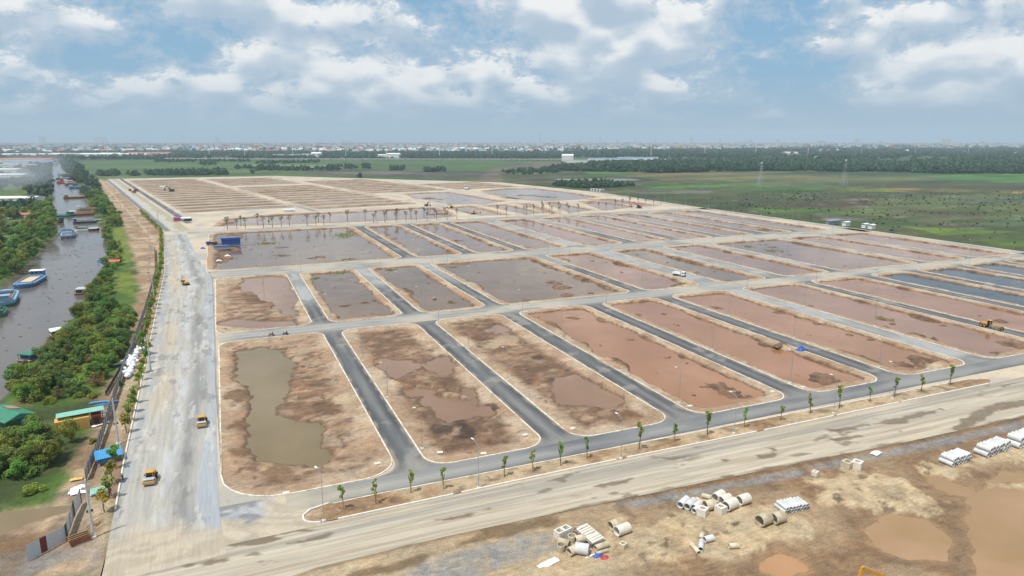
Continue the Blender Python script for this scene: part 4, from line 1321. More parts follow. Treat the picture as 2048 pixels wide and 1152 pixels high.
def build_bank():
    gx = np.concatenate([np.arange(-420, -130, 10.0), np.arange(-130, -19, 1.1)])
    gy = np.concatenate([np.arange(60, 320, 1.2), np.geomspace(320, 1300, 330)])
    X, Y = np.meshgrid(gx, gy)
    shift = np.where(Y > 350, -(Y - 350) * 0.172 + np.minimum(0, 0), 0.0)   # the bank leans with the canal further up
    X = X + np.where(Y > 430, -(Y - 430) * 0.172, 0)
    n1, n2, n3 = fbm(X, Y, 8, 4, 401), fbm(X, Y, 2.2, 4, 402), fbm(X, Y, 25, 3, 403)
    dc = sdf(X, Y, CANAL) + (n1 - 0.5) * 5
    Z = -0.28 + (n1 - 0.5) * 0.5 + (n2 - 0.5) * 0.2
    fx = np.interp(Y, [60, 134, 145, 172, 184, 202, 219, 271, 343, 423, 490, 1184, 1300], [-19, -26.5, -26.3, -26.8, -27.1, -27.5, -27.3, -28, -30, -36, -45, -165, -185])
    kx = np.interp(Y, [60, 101, 140, 200, 348, 490, 1184, 1300], [-18.5, -19.4, -21, -22.5, -26.4, -34.9, -153, -173])
    near = smooth(0.0, 3.0, X - fx)
    Z = Z * (1 - near) + (-0.02 + (n2 - 0.5) * 0.16) * near
    Z = np.where(X > kx - 0.6, -0.035, Z)
    kc = smooth(-3.0, 0.5, dc)
    Z = Z * (1 - kc) + (-1.55) * kc
    lp = sdf(X, Y, LEFT_POND) + (n1 - 0.5) * 1.5
    Z = Z - smooth(-2.5, 0.8, lp) * 0.75
    md = smooth(8.0, 0, np.hypot(X - (-34.5), (Y - 113) * 1.6) + (n1 - .5) * 5)
    Z = Z + md * 0.7 * n2
    dirt = smooth(-1.5, 1.5, sdf(X, Y, BANK_DIRT) + (n1 - 0.5) * 6)
    col = lerp3(C(82, 112, 44), C(106, 128, 52), smooth(0.4, 0.65, n1))
    col = lerp3(col, C(70, 84, 44), smooth(0.55, 0.7, n3))
    col = lerp3(col, C(122, 108, 74), smooth(0.60, 0.72, n2 * 0.5 + n1 * 0.5))
    for g in GRASS_Y:
        col = lerp3(col, lerp3(C(138, 146, 56), C(112, 134, 52), smooth(0.4, 0.6, n2)), smooth(-1.5, 1.5, sdf(X, Y, g) + (n2 - 0.5) * 6 + (n1 - 0.5) * 8) * 0.9)
    dcol = lerp3(C(204, 178, 146), C(168, 138, 108), smooth(0.38, 0.64, n1))
    dcol = lerp3(dcol, C(142, 126, 110), smooth(0.58, 0.70, n2) * 0.7)
    ruts = np.exp(-((X - fx - 1.6) / 0.5) ** 2) + np.exp(-((X - fx - 3.0) / 0.4) ** 2)
    dcol = lerp3(dcol, C(220, 200, 170), np.clip(ruts, 0, 1) * 0.5)
    col = lerp3(col, dcol, dirt)
    col = lerp3(col, C(118, 92, 66), smooth(0.5, 1.0, md) * 0.8)
    low = smooth(128, 112, Y) * smooth(-27, -29, X)
    col = lerp3(col, C(134, 108, 80), low * smooth(0.35, 0.6, n1 + 0.1))
    gr = smooth(114, 108, Y) * smooth(-20, -22, X) * smooth(0.4, 0.55, n1)
    col = lerp3(col, C(160, 158, 152), gr * 0.8)
    col = lerp3(col, MUD, smooth(0.5, 0.0, Z + 1.35) * 0.7)
    o = grid_mesh('riverbank', X, Y, Z, col, M['bank'], 1 - 0.3 * kc)
    tag(o, 'grassy and sandy canal banks left of the haul road', None, None, 'structure')
    tag(flat_poly('pond_water', offset_poly(LEFT_POND, -2), -0.72, WAT['olive']), None, None, None, 'structure')
    tag(flat_poly('canal', offset_poly(CANAL, -5), Z_CANAL, WAT['canal']), 'wide grey canal along the left of the site', None, None, 'structure')


build_bank()

# ================================================================ VEGETATION
def leaf_cloud(name, clusters, n, leaf, mat, seed, flat=0.6, tone=(0.75, 1.25)):
    """crown: leaf-sized faces scattered through clusters (cx, cy, cz, r)"""
    g = np.random.default_rng(seed)
    cl = np.array(clusters)
    wgt = cl[:, 3] ** 2
    idx = g.choice(len(cl), n, p=wgt / wgt.sum())
    d = g.normal(size=(n, 3))
    d /= np.linalg.norm(d, axis=1, keepdims=True)
    rad = cl[idx, 3] * (0.55 + 0.5 * g.random(n) ** 0.6)
    c = cl[idx, :3] + d * rad[:, None] * np.array([1, 1, 0.85])
    nrm = d + g.normal(size=(n, 3)) * 0.55 + np.array([0, 0, flat])
    nrm /= np.linalg.norm(nrm, axis=1, keepdims=True)
    a = np.cross(nrm, g.normal(size=(n, 3)))
    a /= np.linalg.norm(a, axis=1, keepdims=True)
    b = np.cross(nrm, a)
    s = leaf * (0.6 + 0.8 * g.random(n))[:, None]
    v = np.stack([c - a * s, c + b * s * 0.55, c + a * s, c - b * s * 0.55], 1).reshape(-1, 3)
    f = np.arange(n * 4).reshape(n, 4)
    me = bpy.data.meshes.new(name)
    me.vertices.add(n * 4)
    me.vertices.foreach_set('co', v.ravel())
    me.loops.add(n * 4)
    me.loops.foreach_set('vertex_index', f.ravel())
    me.polygons.add(n)
    me.polygons.foreach_set('loop_start', np.arange(n) * 4)
    me.update()
    ct = tone[0] + (tone[1] - tone[0]) * g.random(len(cl))
    k = np.repeat(ct[idx] * (0.8 + 0.4 * g.random(n)), 4)
    at = me.color_attributes.new('Col', 'FLOAT_COLOR', 'POINT')
    hue = np.repeat(g.normal(1, 0.09, n), 4)
    at.data.foreach_set('color', np.stack([k * hue, k, k * 0.9, np.ones(n * 4)], 1).ravel())
    me.materials.append(mat)
    return me


def cluster_set(seed, n, rx, rz, cz, r):
    g = random.Random(seed)
    out = []
    for _ in range(n):
        a, q = g.uniform(0, 6.283), math.sqrt(g.random())
        zz_ = g.uniform(-1, 1)
        k = math.sqrt(max(0.05, 1 - zz_ * zz_))
        out.append((rx * q * k * math.cos(a), rx * q * k * math.sin(a), cz + rz * zz_, r * g.uniform(0.65, 1.25)))
    return out


def trunk_mesh(mb, h, r, limbs, seed, spread=0.5, lean=0.05):
    g = random.Random(seed)
    p = Vector((0, 0, -0.15))
    top = Vector((g.uniform(-lean, lean) * h, g.uniform(-lean, lean) * h, h))
    mid = top * 0.5 + Vector((g.uniform(-lean, lean), g.uniform(-lean, lean), 0)) * h * 0.5
    mb.cyl(p, mid, r, r * 0.75, 7)
    mb.cyl(mid, top, r * 0.75, r * 0.35, 6)
    for k in range(limbs):
        a = 6.283 * k / max(1, limbs) + g.uniform(-0.4, 0.4)
        s = mid.lerp(top, g.uniform(0.1, 0.9))
        e = s + Vector((math.cos(a) * spread, math.sin(a) * spread, g.uniform(0.5, 0.95) * spread)) * h * 0.5
        mb.cyl(s, e, r * 0.42, r * 0.14, 5)
    return mb


TREE_MESH = []   # (trunk mesh, crown mesh, height)
for k in range(5):
    cm = leaf_cloud('crown', cluster_set(30 + k, 26, 2.5, 1.7, 3.3, 0.85), 2600, 0.20, M['leaf'] if k % 2 == 0 else M['leaf_dark'], 30 + k)
    to = trunk_mesh(MB(), 3.6, 0.16, 6, 30 + k, 0.75)
    TREE_MESH.append((to, cm))
BUSH_MESH = []
for k in range(4):
    cm = leaf_cloud('crown', cluster_set(60 + k, 20, 1.5, 0.65, 0.75, 0.55), 1500, 0.15, [M['leaf'], M['leaf_y'], M['leaf_dark'], M['leaf']][k], 60 + k)
    BUSH_MESH.append((trunk_mesh(MB(), 0.9, 0.06, 5, 60 + k, 0.9), cm))
DRY_MESH = leaf_cloud('crown', cluster_set(75, 20, 1.8, 1.0, 1.5, 0.6), 1300, 0.12, M['leaf_dry'], 75)

_tm = {}


def tree(name, variant, loc, s, label, group, cat='tree', crown=None, sz=1.0):
    lib = TREE_MESH if name == 'tree' else BUSH_MESH
    tb, cm = lib[variant % len(lib)]
    o = thing(name, label, cat, loc, rnd.uniform(0, 6.28), group)
    o.scale = (s, s, s * sz)
    key = (name, variant % len(lib))
    if key not in _tm:
        t_ = tb.build('trunk', M['bark'], o)
        _tm[key] = t_.data
    else:
        link('trunk', _tm[key], o)
    link('crown', crown or cm, o)
    return o


def scatter_poly(poly, n, seed, gap=1.5):
    g = random.Random(seed)
    xs_, ys_ = [p[0] for p in poly], [p[1] for p in poly]
    pts = []
    tries = 0
    while len(pts) < n and tries < n * 60:
        tries += 1
        p = (g.uniform(min(xs_), max(xs_)), g.uniform(min(ys_), max(ys_)))
        if float(sdf(np.array([p[0]]), np.array([p[1]]), poly)[0]) < 0:
            continue
        if any((p[0] - q[0]) ** 2 + (p[1] - q[1]) ** 2 < gap * gap for q in pts):
            continue
        pts.append(p)
    return pts


ZB = -0.35
def veg(poly_px, n, seed, gap, kinds, smin, smax, label, group, dry=0.0):
    for i, p in enumerate(scatter_poly(PP(poly_px, ZB), n, seed, gap)):
        nm = 'tree' if rnd.random() < kinds else 'bush'
        s = rnd.uniform(smin, smax) * (1.0 if nm == 'tree' else 1.35)
        cr = DRY_MESH if (nm == 'bush' and rnd.random() < dry) else None
        tree(nm, rnd.randrange(5), (p[0], p[1], ZB), s, label if nm == 'tree' else label.replace('tree', 'bush'), group if nm == 'tree' else group.replace('trees', 'bushes'), nm, cr, rnd.uniform(0.85, 1.15))


veg([(22, 775), (60, 730), (110, 692), (150, 662), (215, 646), (255, 664), (250, 700), (240, 716), (215, 755), (196, 795), (110, 812), (70, 815), (30, 800)], 150, 1, 1.35, 0.42, 0.6, 1.05,
    'leafy green tree in the thicket between the canal and the bent sheet fence', 'trees in the near bank thicket', 0.3)
veg([(-30, 905), (50, 880), (95, 885), (112, 925), (75, 955), (-30, 965)], 42, 2, 1.3, 0.55, 0.65, 1.0, 'bright green tree in the clump at the left edge below the yellow cabin', 'trees below the yellow cabin')
veg([(150, 664), (156, 632), (178, 612), (215, 612), (262, 618), (268, 650), (215, 646)], 85, 3, 1.2, 0.08, 0.7, 1.05, 'low green tree on the bank beside the slatted fence path', 'trees on the low bank')
veg([(178, 600), (190, 565), (222, 555), (228, 590), (215, 612), (185, 612)], 22, 4, 1.8, 0.9, 0.65, 0.9, 'dark rounded tree on the bank beside the white-roofed houseboat', 'trees by the houseboat')
veg([(206, 545), (208, 510), (222, 498), (245, 500), (244, 530), (232, 546)], 12, 5, 2.2, 0.8, 0.6, 0.95, 'dark tree on the bank beside the red and blue awning', 'trees by the awning')
veg([(205, 470), (214, 440), (232, 436), (248, 450), (222, 456), (222, 500), (214, 505)], 34, 6, 2.0, 0.6, 0.7, 1.0, 'green tree on the bank above the yellow grass', 'trees above the yellow grass')
veg([(168, 395), (200, 385), (225, 425), (240, 436), (205, 440), (190, 430), (182, 412)], 60, 7, 2.6, 0.95, 1.0, 1.5, 'tall green tree on the bank behind the moored barges', 'trees behind the moored barges')
veg([(-20, 440), (60, 420), (104, 405), (108, 450), (108, 480), (86, 500), (60, 528), (-20, 545)], 105, 9, 2.4, 0.9, 1.0, 1.6, 'dense green tree on the left bank opposite the blue arched barge', 'trees on the left bank')
veg([(-20, 545), (60, 528), (40, 545), (10, 556), (-20, 562)], 14, 10, 2.4, 0.9, 0.8, 1.1, 'green tree on the left bank behind the blue barge', 'trees behind the blue barge')
for i, (x, y, s) in enumerate([(143, 884, 0.62), (66, 985, 0.5), (80, 790, 0.9), (55, 795, 0.9), (240, 770, 0.35), (185, 885, 0.3)]):
    lb = ['slim green tree in front of the yellow cabin', 'small round bush above the brown ditch', 'grey-green tree beside the green-roofed boathouse', 'broad tree leaning over the canal by the boathouse', 'small green bush beside the sacks', 'little bush left of the blue roof sheets'][i]
    tree('tree' if i in (0, 2, 3) else 'bush', i, (*P(x, y, -0.2), -0.25), s if i in (0, 2, 3) else s * 2, lb, None, 'tree' if i in (0, 2, 3) else 'bush', None, 1.5 if i == 0 else 1.0)

# planted saplings in the median: trunk, crown, stakes
SAP = []
for k in range(4):
    g = random.Random(90 + k)
    cl = [(g.uniform(-.38, .38), g.uniform(-.38, .38), z_, g.uniform(.16, .38)) for z_ in (2.2, 2.8, 3.2, 3.5, 3.8, 4.0, 4.2)]
    cm = leaf_cloud('crown', cl, 300, 0.15, M['leaf_fresh'], 90 + k, 0.4)
    tr_ = MB().cyl((0, 0, -0.1), (g.uniform(-.1, .1), g.uniform(-.1, .1), 2.2), 0.085, 0.065, 7)
    for j in range(5):
        a = g.uniform(0, 6.28)
        tr_.cyl((0, 0, 1.9 + 0.1 * j), (0.4 * math.cos(a), 0.4 * math.sin(a), 3.0 + 0.25 * j), 0.045, 0.02, 5)
    SAP.append([tr_, cm, None])
stake_mesh = None


def sapling(loc, k, label, group, s=1.0, sz=1.0, leafy=None):
    global stake_mesh
    o = thing('street_tree', label, 'tree', loc, rnd.uniform(0, 6.28), group)
    o.scale = (s, s, s * sz)
    tb, cm, td = SAP[k % 4]
    if td is None:
        SAP[k % 4][2] = tb.build('trunk', M['bark'], o).data
    else:
        link('trunk', td, o)
    link('crown', leafy or cm, o)
    for j in range(3):
        a = 2.094 * j + 0.4
        if stake_mesh is None:
            st = MB().cyl((0.75, 0, -0.05), (0.06, 0, 1.35), 0.03, 0.025, 5).build('stake', M['wood'], o)
            stake_mesh = st.data
        else:
            st = link('stake', stake_mesh, o)
        st.rotation_euler = (0, 0, a)
    return o


MT = [(687, 1019), (752, 1008), (822, 986), (887, 979), (1009, 953), (1066, 943), (1121, 931), (1174, 918), (1278, 899), (1349, 884), (1415, 870), (1489, 855), (1561, 841), (1620, 828), (1678, 816), (1739, 804), (1789, 794), (1842, 784), (1900, 771)]
ORD = ['first', 'second', 'third', 'fourth', 'fifth', 'sixth', 'seventh', 'eighth', 'ninth', 'tenth', 'eleventh', 'twelfth', 'thirteenth', 'fourteenth', 'fifteenth', 'sixteenth', 'seventeenth', 'eighteenth', 'nineteenth', 'twentieth']
for i, (x, y) in enumerate(MT):
    sapling((*P(x, y, 0.12), 0.12), i, 'young staked tree in the front median, %s from the left' % ORD[i], 'saplings in the front median', rnd.uniform(0.85, 1.2), rnd.uniform(0.85, 1.15)).rotation_euler.rotate_axis('X', rnd.uniform(-0.06, 0.06))

FL_LEAF = [leaf_cloud('crown', [(random.Random(i * 9 + j).uniform(-.7, .7), random.Random(i * 7 + j + 3).uniform(-.7, .7), 2.1 + 0.22 * j, 0.42) for j in range(8)], 520, 0.17, M['leaf_fresh' if i else 'leaf_y'], 120 + i, 0.4) for i in range(2)]
LT = [(209, 1025), (219, 997), (225, 967), (232, 937), (253, 866), (260, 843), (266, 825), (271, 807), (279, 776), (284, 761), (288, 746), (293, 727), (298, 709)]
for i, (x, y) in enumerate(LT):
    sapling((*P(x, y), 0.02), i, 'leafy young tree between the fence and the haul road, %s from the near end' % ORD[i], 'young trees along the fence', rnd.uniform(0.95, 1.2), 1.0, FL_LEAF[i % 2])
yy = 213.0
k = 0
while yy < 640:
    x = float(np.interp(yy, [200, 348, 490, 640], [-23.9, -27.9, -36.6, -62.0]))
    sapling((x + rnd.uniform(-.3, .3), yy, 0.0), k, 'young tree in the long row beside the far part of the haul road', 'far young trees along the haul road', rnd.uniform(1.0, 1.3), 1.05, FL_LEAF[k % 2])
    yy += 7.0 + 0.004 * (yy - 213) + rnd.uniform(-0.8, 0.8)
    k += 1

# transplanted bare trees along the middle road
BARE = [(455, 459), (474, 458), (491, 457), (527, 455.6), (545, 455), (563, 454), (579, 453), (614.5, 452), (632, 451), (648, 451), (482, 452), (515, 450), (538, 449), (637, 445), (660, 443.5), (695, 442),
        (730.5, 440), (747, 446), (752, 439), (770, 445), (773.5, 439), (792, 444), (794, 438.5), (812, 443), (822, 437), (832.5, 442), (848, 435), (854, 441.5), (869, 434.5), (873, 440), (889.5, 434.5), (894, 440), (914, 439),
        (995, 430), (1013, 434.5), (1032, 429), (1048, 428.6), (1053, 429.5), (1067, 428.7), (1086, 429), (1083.5, 421.5), (1099, 421.5), (1103.5, 429), (1117, 421.5), (1120, 428.7), (1134, 421.5), (1137.5, 427), (1156, 426.6),
        (1197, 420.5), (1212, 421.5), (1230, 418.4), (1244.5, 415), (1259, 412.5), (1276, 411.5), (1291, 411), (1306.5, 413), (1321.5, 411)]
BMESH = []
for k in range(3):
    g = random.Random(140 + k)
    tr_ = MB().cyl((0, 0, -0.2), (0, 0, 5.0), 0.24, 0.17, 7)
    tr_.cyl((0, 0, 5.0), (0.1, 0.1, 7.6), 0.17, 0.06, 6)
    cl = []
    for j in range(9):
        a = g.uniform(0, 6.28)
        e = (1.1 * math.cos(a), 1.1 * math.sin(a), 5.6 + 0.28 * j)
        tr_.cyl((0, 0, 4.4 + 0.25 * j), e, 0.07, 0.03, 5)
        cl.append((*e, 0.55))
    cl.append((0, 0, 7.6, 0.7))
    BMESH.append([tr_, leaf_cloud('crown', cl, 260, 0.2, M['leaf_brown'], 140 + k, 0.3), None])
for i, (x, y) in enumerate(BARE):
    green = i == 12
    loc = (*P(x, y, 0.03), 0.02)
    o = thing('transplanted_tree', 'bushy yellow-green transplanted tree among the bare ones by the middle road' if green else 'sparse brown transplanted tree in the row along the middle road', 'tree', loc, rnd.uniform(0, 6.28), None if green else 'bare transplanted trees')
    s = rnd.uniform(0.85, 1.12)
    o.scale = (s * (1.0 if x < 900 else 0.75),) * 2 + (s,)
    b = BMESH[i % 3]
    if b[2] is None:
        b[2] = b[0].build('trunk', M['bark'], o).data
    else:
        link('trunk', b[2], o)
    link('crown', FL_LEAF[0] if green else b[1], o)

# floating weed
def weed(px, py, rx, ry, n, label, mat='leaf_fresh'):
    x, y = P(px, py, Z_POND)
    g = random.Random(int(px * 7 + py))
    cl = [(g.gauss(0, rx * 0.42), g.gauss(0, ry * 0.42), 0.05, 0.35) for _ in range(max(6, int(rx * ry * 2)))]
    o = link('water_weed', leaf_cloud('water_weed', cl, n, 0.26, M[mat], int(px), 1.2), None, (x, y, Z_POND + 0.12))
    o.scale = (1, 1, 0.6)
    tag(o, label, 'plants')


weed(690, 471, 9, 14, 1500, 'large bright green weed patch in the big flooded lot')
weed(532, 487, 10, 6, 900, 'yellow-green weed patch left of the middle of the big flooded lot', 'leaf_y')
weed(693, 519, 4, 2.5, 300, 'small green weed patch at the near edge of the big flooded lot')
weed(630, 557, 2.2, 3.5, 330, 'green weed clump at the left of the second-row pond')
weed(680, 546, 3, 3, 330, 'green weed clump at the far end of the second-row pond')
weed(780, 540, 3, 2, 260, 'green weed clump at the far end of the grey-brown pond')
weed(1358, 493, 7, 5, 500, 'green weed along the bank below the side road junction', 'leaf')
weed(1440, 487, 7, 4, 420, 'green weed at the left tip of the wide lilac lot', 'leaf')
weed(1495, 493, 5, 5, 300, 'left scatter of weed on the wide lilac lot', 'leaf')
weed(1545, 502, 8, 7, 420, 'dense scatter of weed on the wide lilac lot', 'leaf_dark')
weed(1388, 546, 4, 2, 200, 'yellow-green weed in the pond right of the white truck', 'leaf_y')
weed(1528, 460, 9, 5, 500, 'green weed at the near end of a third-row pond', 'leaf')
weed(1402, 443, 3, 4, 150, 'small weed patch in a far third-row pond', 'leaf')
weed(1768, 637, 2.2, 4, 200, 'green tuft on a mud islet in the pink pond', 'leaf')
weed(1060, 391, 14, 16, 600, 'left weed drift on the far lilac pond', 'leaf_dark')
weed(1095, 394, 12, 14, 600, 'right weed drift on the far lilac pond', 'leaf_dark')
weed(135, 643, 3, 1.2, 120, 'weed raft drifting off the green bank', 'leaf')
for i, (a, b) in enumerate([(640, 402), (675, 400), (700, 397), (730, 398), (600, 406)]):
    weed(a, b, 9, 7, 220, '%s dark weed patch from the left in the upper pond row' % ORD[[1, 2, 3, 4, 0][i]], 'leaf_dark')
# drifting debris on the canal
g = np.random.default_rng(5)
mb = MB()
for _ in range(150):
    ty = g.uniform(200, 480)
    tx = np.interp(ty, [190, 345, 480], [-72, -73, -80]) + g.normal(0, 7.5)
    s = g.uniform(0.15, 0.7)
    mb.box((tx, ty, Z_CANAL + 0.02), (s * 1.8, s * 0.7, 0.08), 0, g.uniform(-0.5, 0.5))
tag(mb.build('floating_debris', M['leaf_dark']), 'dark weed scraps drifting on the canal', 'debris', None, 'stuff')

# woods, hedges and far trees: masses of crowns
def forest(name, label, pts, proto, smin, smax, seed):
    me = bpy.data.meshes.new(name)
    me.from_pydata([tuple(p) for p in pts], [], [])
    o = link(name, me)
    ng = bpy.data.node_groups.new(name, 'GeometryNodeTree')
    ng.interface.new_socket('Geometry', in_out='INPUT', socket_type='NodeSocketGeometry')
    ng.interface.new_socket('Geometry', in_out='OUTPUT', socket_type='NodeSocketGeometry')
    N = ng.nodes
    gi, go = N.new('NodeGroupInput'), N.new('NodeGroupOutput')
    ip = N.new('GeometryNodeInstanceOnPoints')
    oi = N.new('GeometryNodeObjectInfo')
    oi.inputs['Object'].default_value = proto
    oi.inputs['As Instance'].default_value = True
    rs = N.new('FunctionNodeRandomValue')
    rs.data_type = 'FLOAT_VECTOR'
    rs.inputs[0].default_value = (smin, smin, smin * 0.85)
    rs.inputs[1].default_value = (smax, smax, smax)
    rs.inputs['Seed'].default_value = seed
    rr_ = N.new('FunctionNodeRandomValue')
    rr_.data_type = 'FLOAT_VECTOR'
    rr_.inputs[1].default_value = (0, 0, 6.283)
    rr_.inputs['Seed'].default_value = seed + 1
    L_ = ng.links
    L_.new(gi.outputs[0], ip.inputs['Points'])
    L_.new(oi.outputs['Geometry'], ip.inputs['Instance'])
    L_.new(rs.outputs[0], ip.inputs['Scale'])
    L_.new(rr_.outputs[0], ip.inputs['Rotation'])
    L_.new(ip.outputs[0], go.inputs[0])
    md_ = o.modifiers.new('crowns', 'NODES')
    md_.node_group = ng
    return tag(o, label, 'woodland', None, 'stuff')


def far_tree(px, py, s, label, mat, seed):
    o = thing('tree', label, 'tree', (*P(px, py, Z_FIELD), Z_FIELD), 0.0)
    o.scale = (s, s, s)
    link('trunk', _tm[('tree', 0)], o)
    c_ = link('crown', leaf_cloud('crown', cluster_set(seed, 9, 2.4, 1.4, 2.6, 1.3), 190, 0.62, mat, seed, 0.5, (0.6, 1.3)), o)
    return c_


proto1 = far_tree(720, 356, 2.2, 'lone dark tree at the far edge of the upper lots', M['leaf_wood'], 200)
proto2 = far_tree(505, 347, 2.0, 'lone tree standing in the green fields behind the upper lots', M['leaf_wood2'], 201)


def wood_pts(poly, n, seed, thresh=0.0, scale=60):
    g = np.random.default_rng(seed)
    w = np.array(PP(poly, Z_FIELD))
    out = []
    lo_, hi_ = w.min(0), w.max(0)
    while len(out) < n:
        q = g.uniform(lo_, hi_, size=(n * 2, 2))
        k = sdf(q[:, 0], q[:, 1], [tuple(p) for p in w]) > 0
        if thresh:
            k &= fbm(q[:, 0], q[:, 1], scale, 3, seed) > thresh
        out += [(a, b, Z_FIELD - 0.3) for a, b in q[k]]
        seed += 1
        if seed % 97 == 0:
            break
    return out[:n]


forest('woodland', 'dark dense plantation behind the right-hand fields', wood_pts([(1090, 341), (1180, 332), (1330, 327), (1540, 323), (1800, 329), (2350, 322), (2350, 350), (1750, 346), (1540, 342), (1320, 346)], 7500, 1, 0.43, 130), proto1, 2.3, 3.6, 3)
forest('woodland', 'green belt of trees behind the viaduct on the left', wood_pts([(-200, 305), (400, 304), (1000, 306), (1180, 306), (1150, 319), (700, 319), (160, 319), (120, 323), (-200, 326)], 4500, 2, 0.46, 200), proto2, 2.0, 3.2, 4)
forest('woodland', 'blue-green woods below the town on the right', wood_pts([(1150, 303), (1600, 299), (2350, 300), (2350, 324), (1800, 326), (1500, 322), (1320, 318), (1180, 320)], 7000, 3, 0.47, 240), proto2, 2.6, 4.0, 5)
forest('woodland', 'hazy trees among the houses of the far town', wood_pts([(-400, 287.5), (2450, 287.5), (2450, 303), (1100, 305), (-400, 306)], 9000, 4, 0.44, 500), proto2, 2.4, 4.2, 6)
hedges = []
for (pl, n) in [([(290, 345), (450, 342), (455, 350), (300, 352)], 260), ([(195, 345), (235, 343), (240, 352), (200, 353)], 50), ([(255, 349), (280, 349), (280, 354), (255, 354)], 14), ([(512, 325), (640, 323), (640, 326), (512, 328)], 90),
                ([(510, 338), (620, 337), (620, 341), (512, 342)], 110), ([(655, 333), (740, 331), (740, 339), (660, 338)], 50), ([(620, 338), (680, 336), (680, 341), (625, 341)], 35), ([(845, 340), (890, 337), (890, 344), (850, 345)], 40), ([(780, 336), (810, 335), (808, 341), (782, 341)], 26),
                ([(310, 322), (500, 321), (500, 324), (312, 325)], 120), ([(400, 328), (430, 326), (430, 331), (402, 331)], 20), ([(1000, 345), (1110, 336), (1120, 345), (1040, 350)], 90), ([(470, 335), (560, 334), (560, 336), (470, 338)], 60), ([(1100, 371), (1200, 366), (1270, 372), (1180, 378)], 120)]:
    hedges += wood_pts(pl, n, 31 + len(hedges))
forest('hedgerows', 'dark hedgerows and thickets in the green fields behind the lots', hedges, proto1, 1.2, 2.2, 8)
forest('shrubs', 'scattered low shrubs over the rough fields on the right', wood_pts([(1340, 405), (1560, 380), (2300, 385), (2300, 500), (2048, 492), (1640, 445)], 700, 77, 0.56, 40), proto2, 0.14, 0.42, 9)
bankfar = []
for (pl, n) in [([(128, 335), (145, 330), (172, 345), (198, 368), (205, 385), (168, 395), (150, 365)], 110), ([(60, 360), (100, 345), (104, 405), (60, 418), (-20, 435), (-20, 412), (50, 405)], 110), ([(88, 326), (99, 324), (102, 345), (86, 352), (60, 350)], 30), ([(118, 322), (140, 320), (168, 336), (150, 340), (128, 336)], 120), ([(60, 330), (99, 322), (104, 330), (98, 340), (60, 345)], 130), ([(-60, 380), (60, 352), (60, 372), (-60, 400)], 60), ([(-60, 350), (60, 330), (60, 345), (-60, 356)], 60)]:
    bankfar += wood_pts(pl, n, 131 + len(bankfar))
forest('woodland', 'far trees along both sides of the upper canal', bankfar, proto2, 1.3, 2.2, 10)

# ================================================================ TOWN, VIADUCT, POWER LINES
def height_at(px, py, pyt, z=0.0):
    """height of a thing whose foot is at pixel (px, py) on level z and whose top is at row pyt"""
    X, Y = P(px, py, z)
    d = X * math.sin(-HEAD) + Y * math.cos(HEAD)
    b = -(pyt - CY) / F_PX
    return CAM_H + d * (-_sp + b * _cp) / (_cp + b * _sp) - z


def shed(name, label, cat, loc, rz, L, W, H, rise, wall, roof, group=None, doors=0):
    o = thing(name, label, cat, loc, rz, group)
    MB().box((0, 0, H / 2), (L, W, H)).build('wall', wall, o)
    MB().prism([(-W / 2 - 0.4, H), (W / 2 + 0.4, H), (0, H + rise)], 'x', -L / 2 - 0.4, L / 2 + 0.4).build('roof', roof, o)
    for k in range(doors):
        MB().box((-L / 2 + (k + 0.7) * L / (doors + 0.4), -W / 2 - 0.03, 1.6), (L / doors * 0.35, 0.1, 3.2)).build('door', M['bwin'], o)
    return o


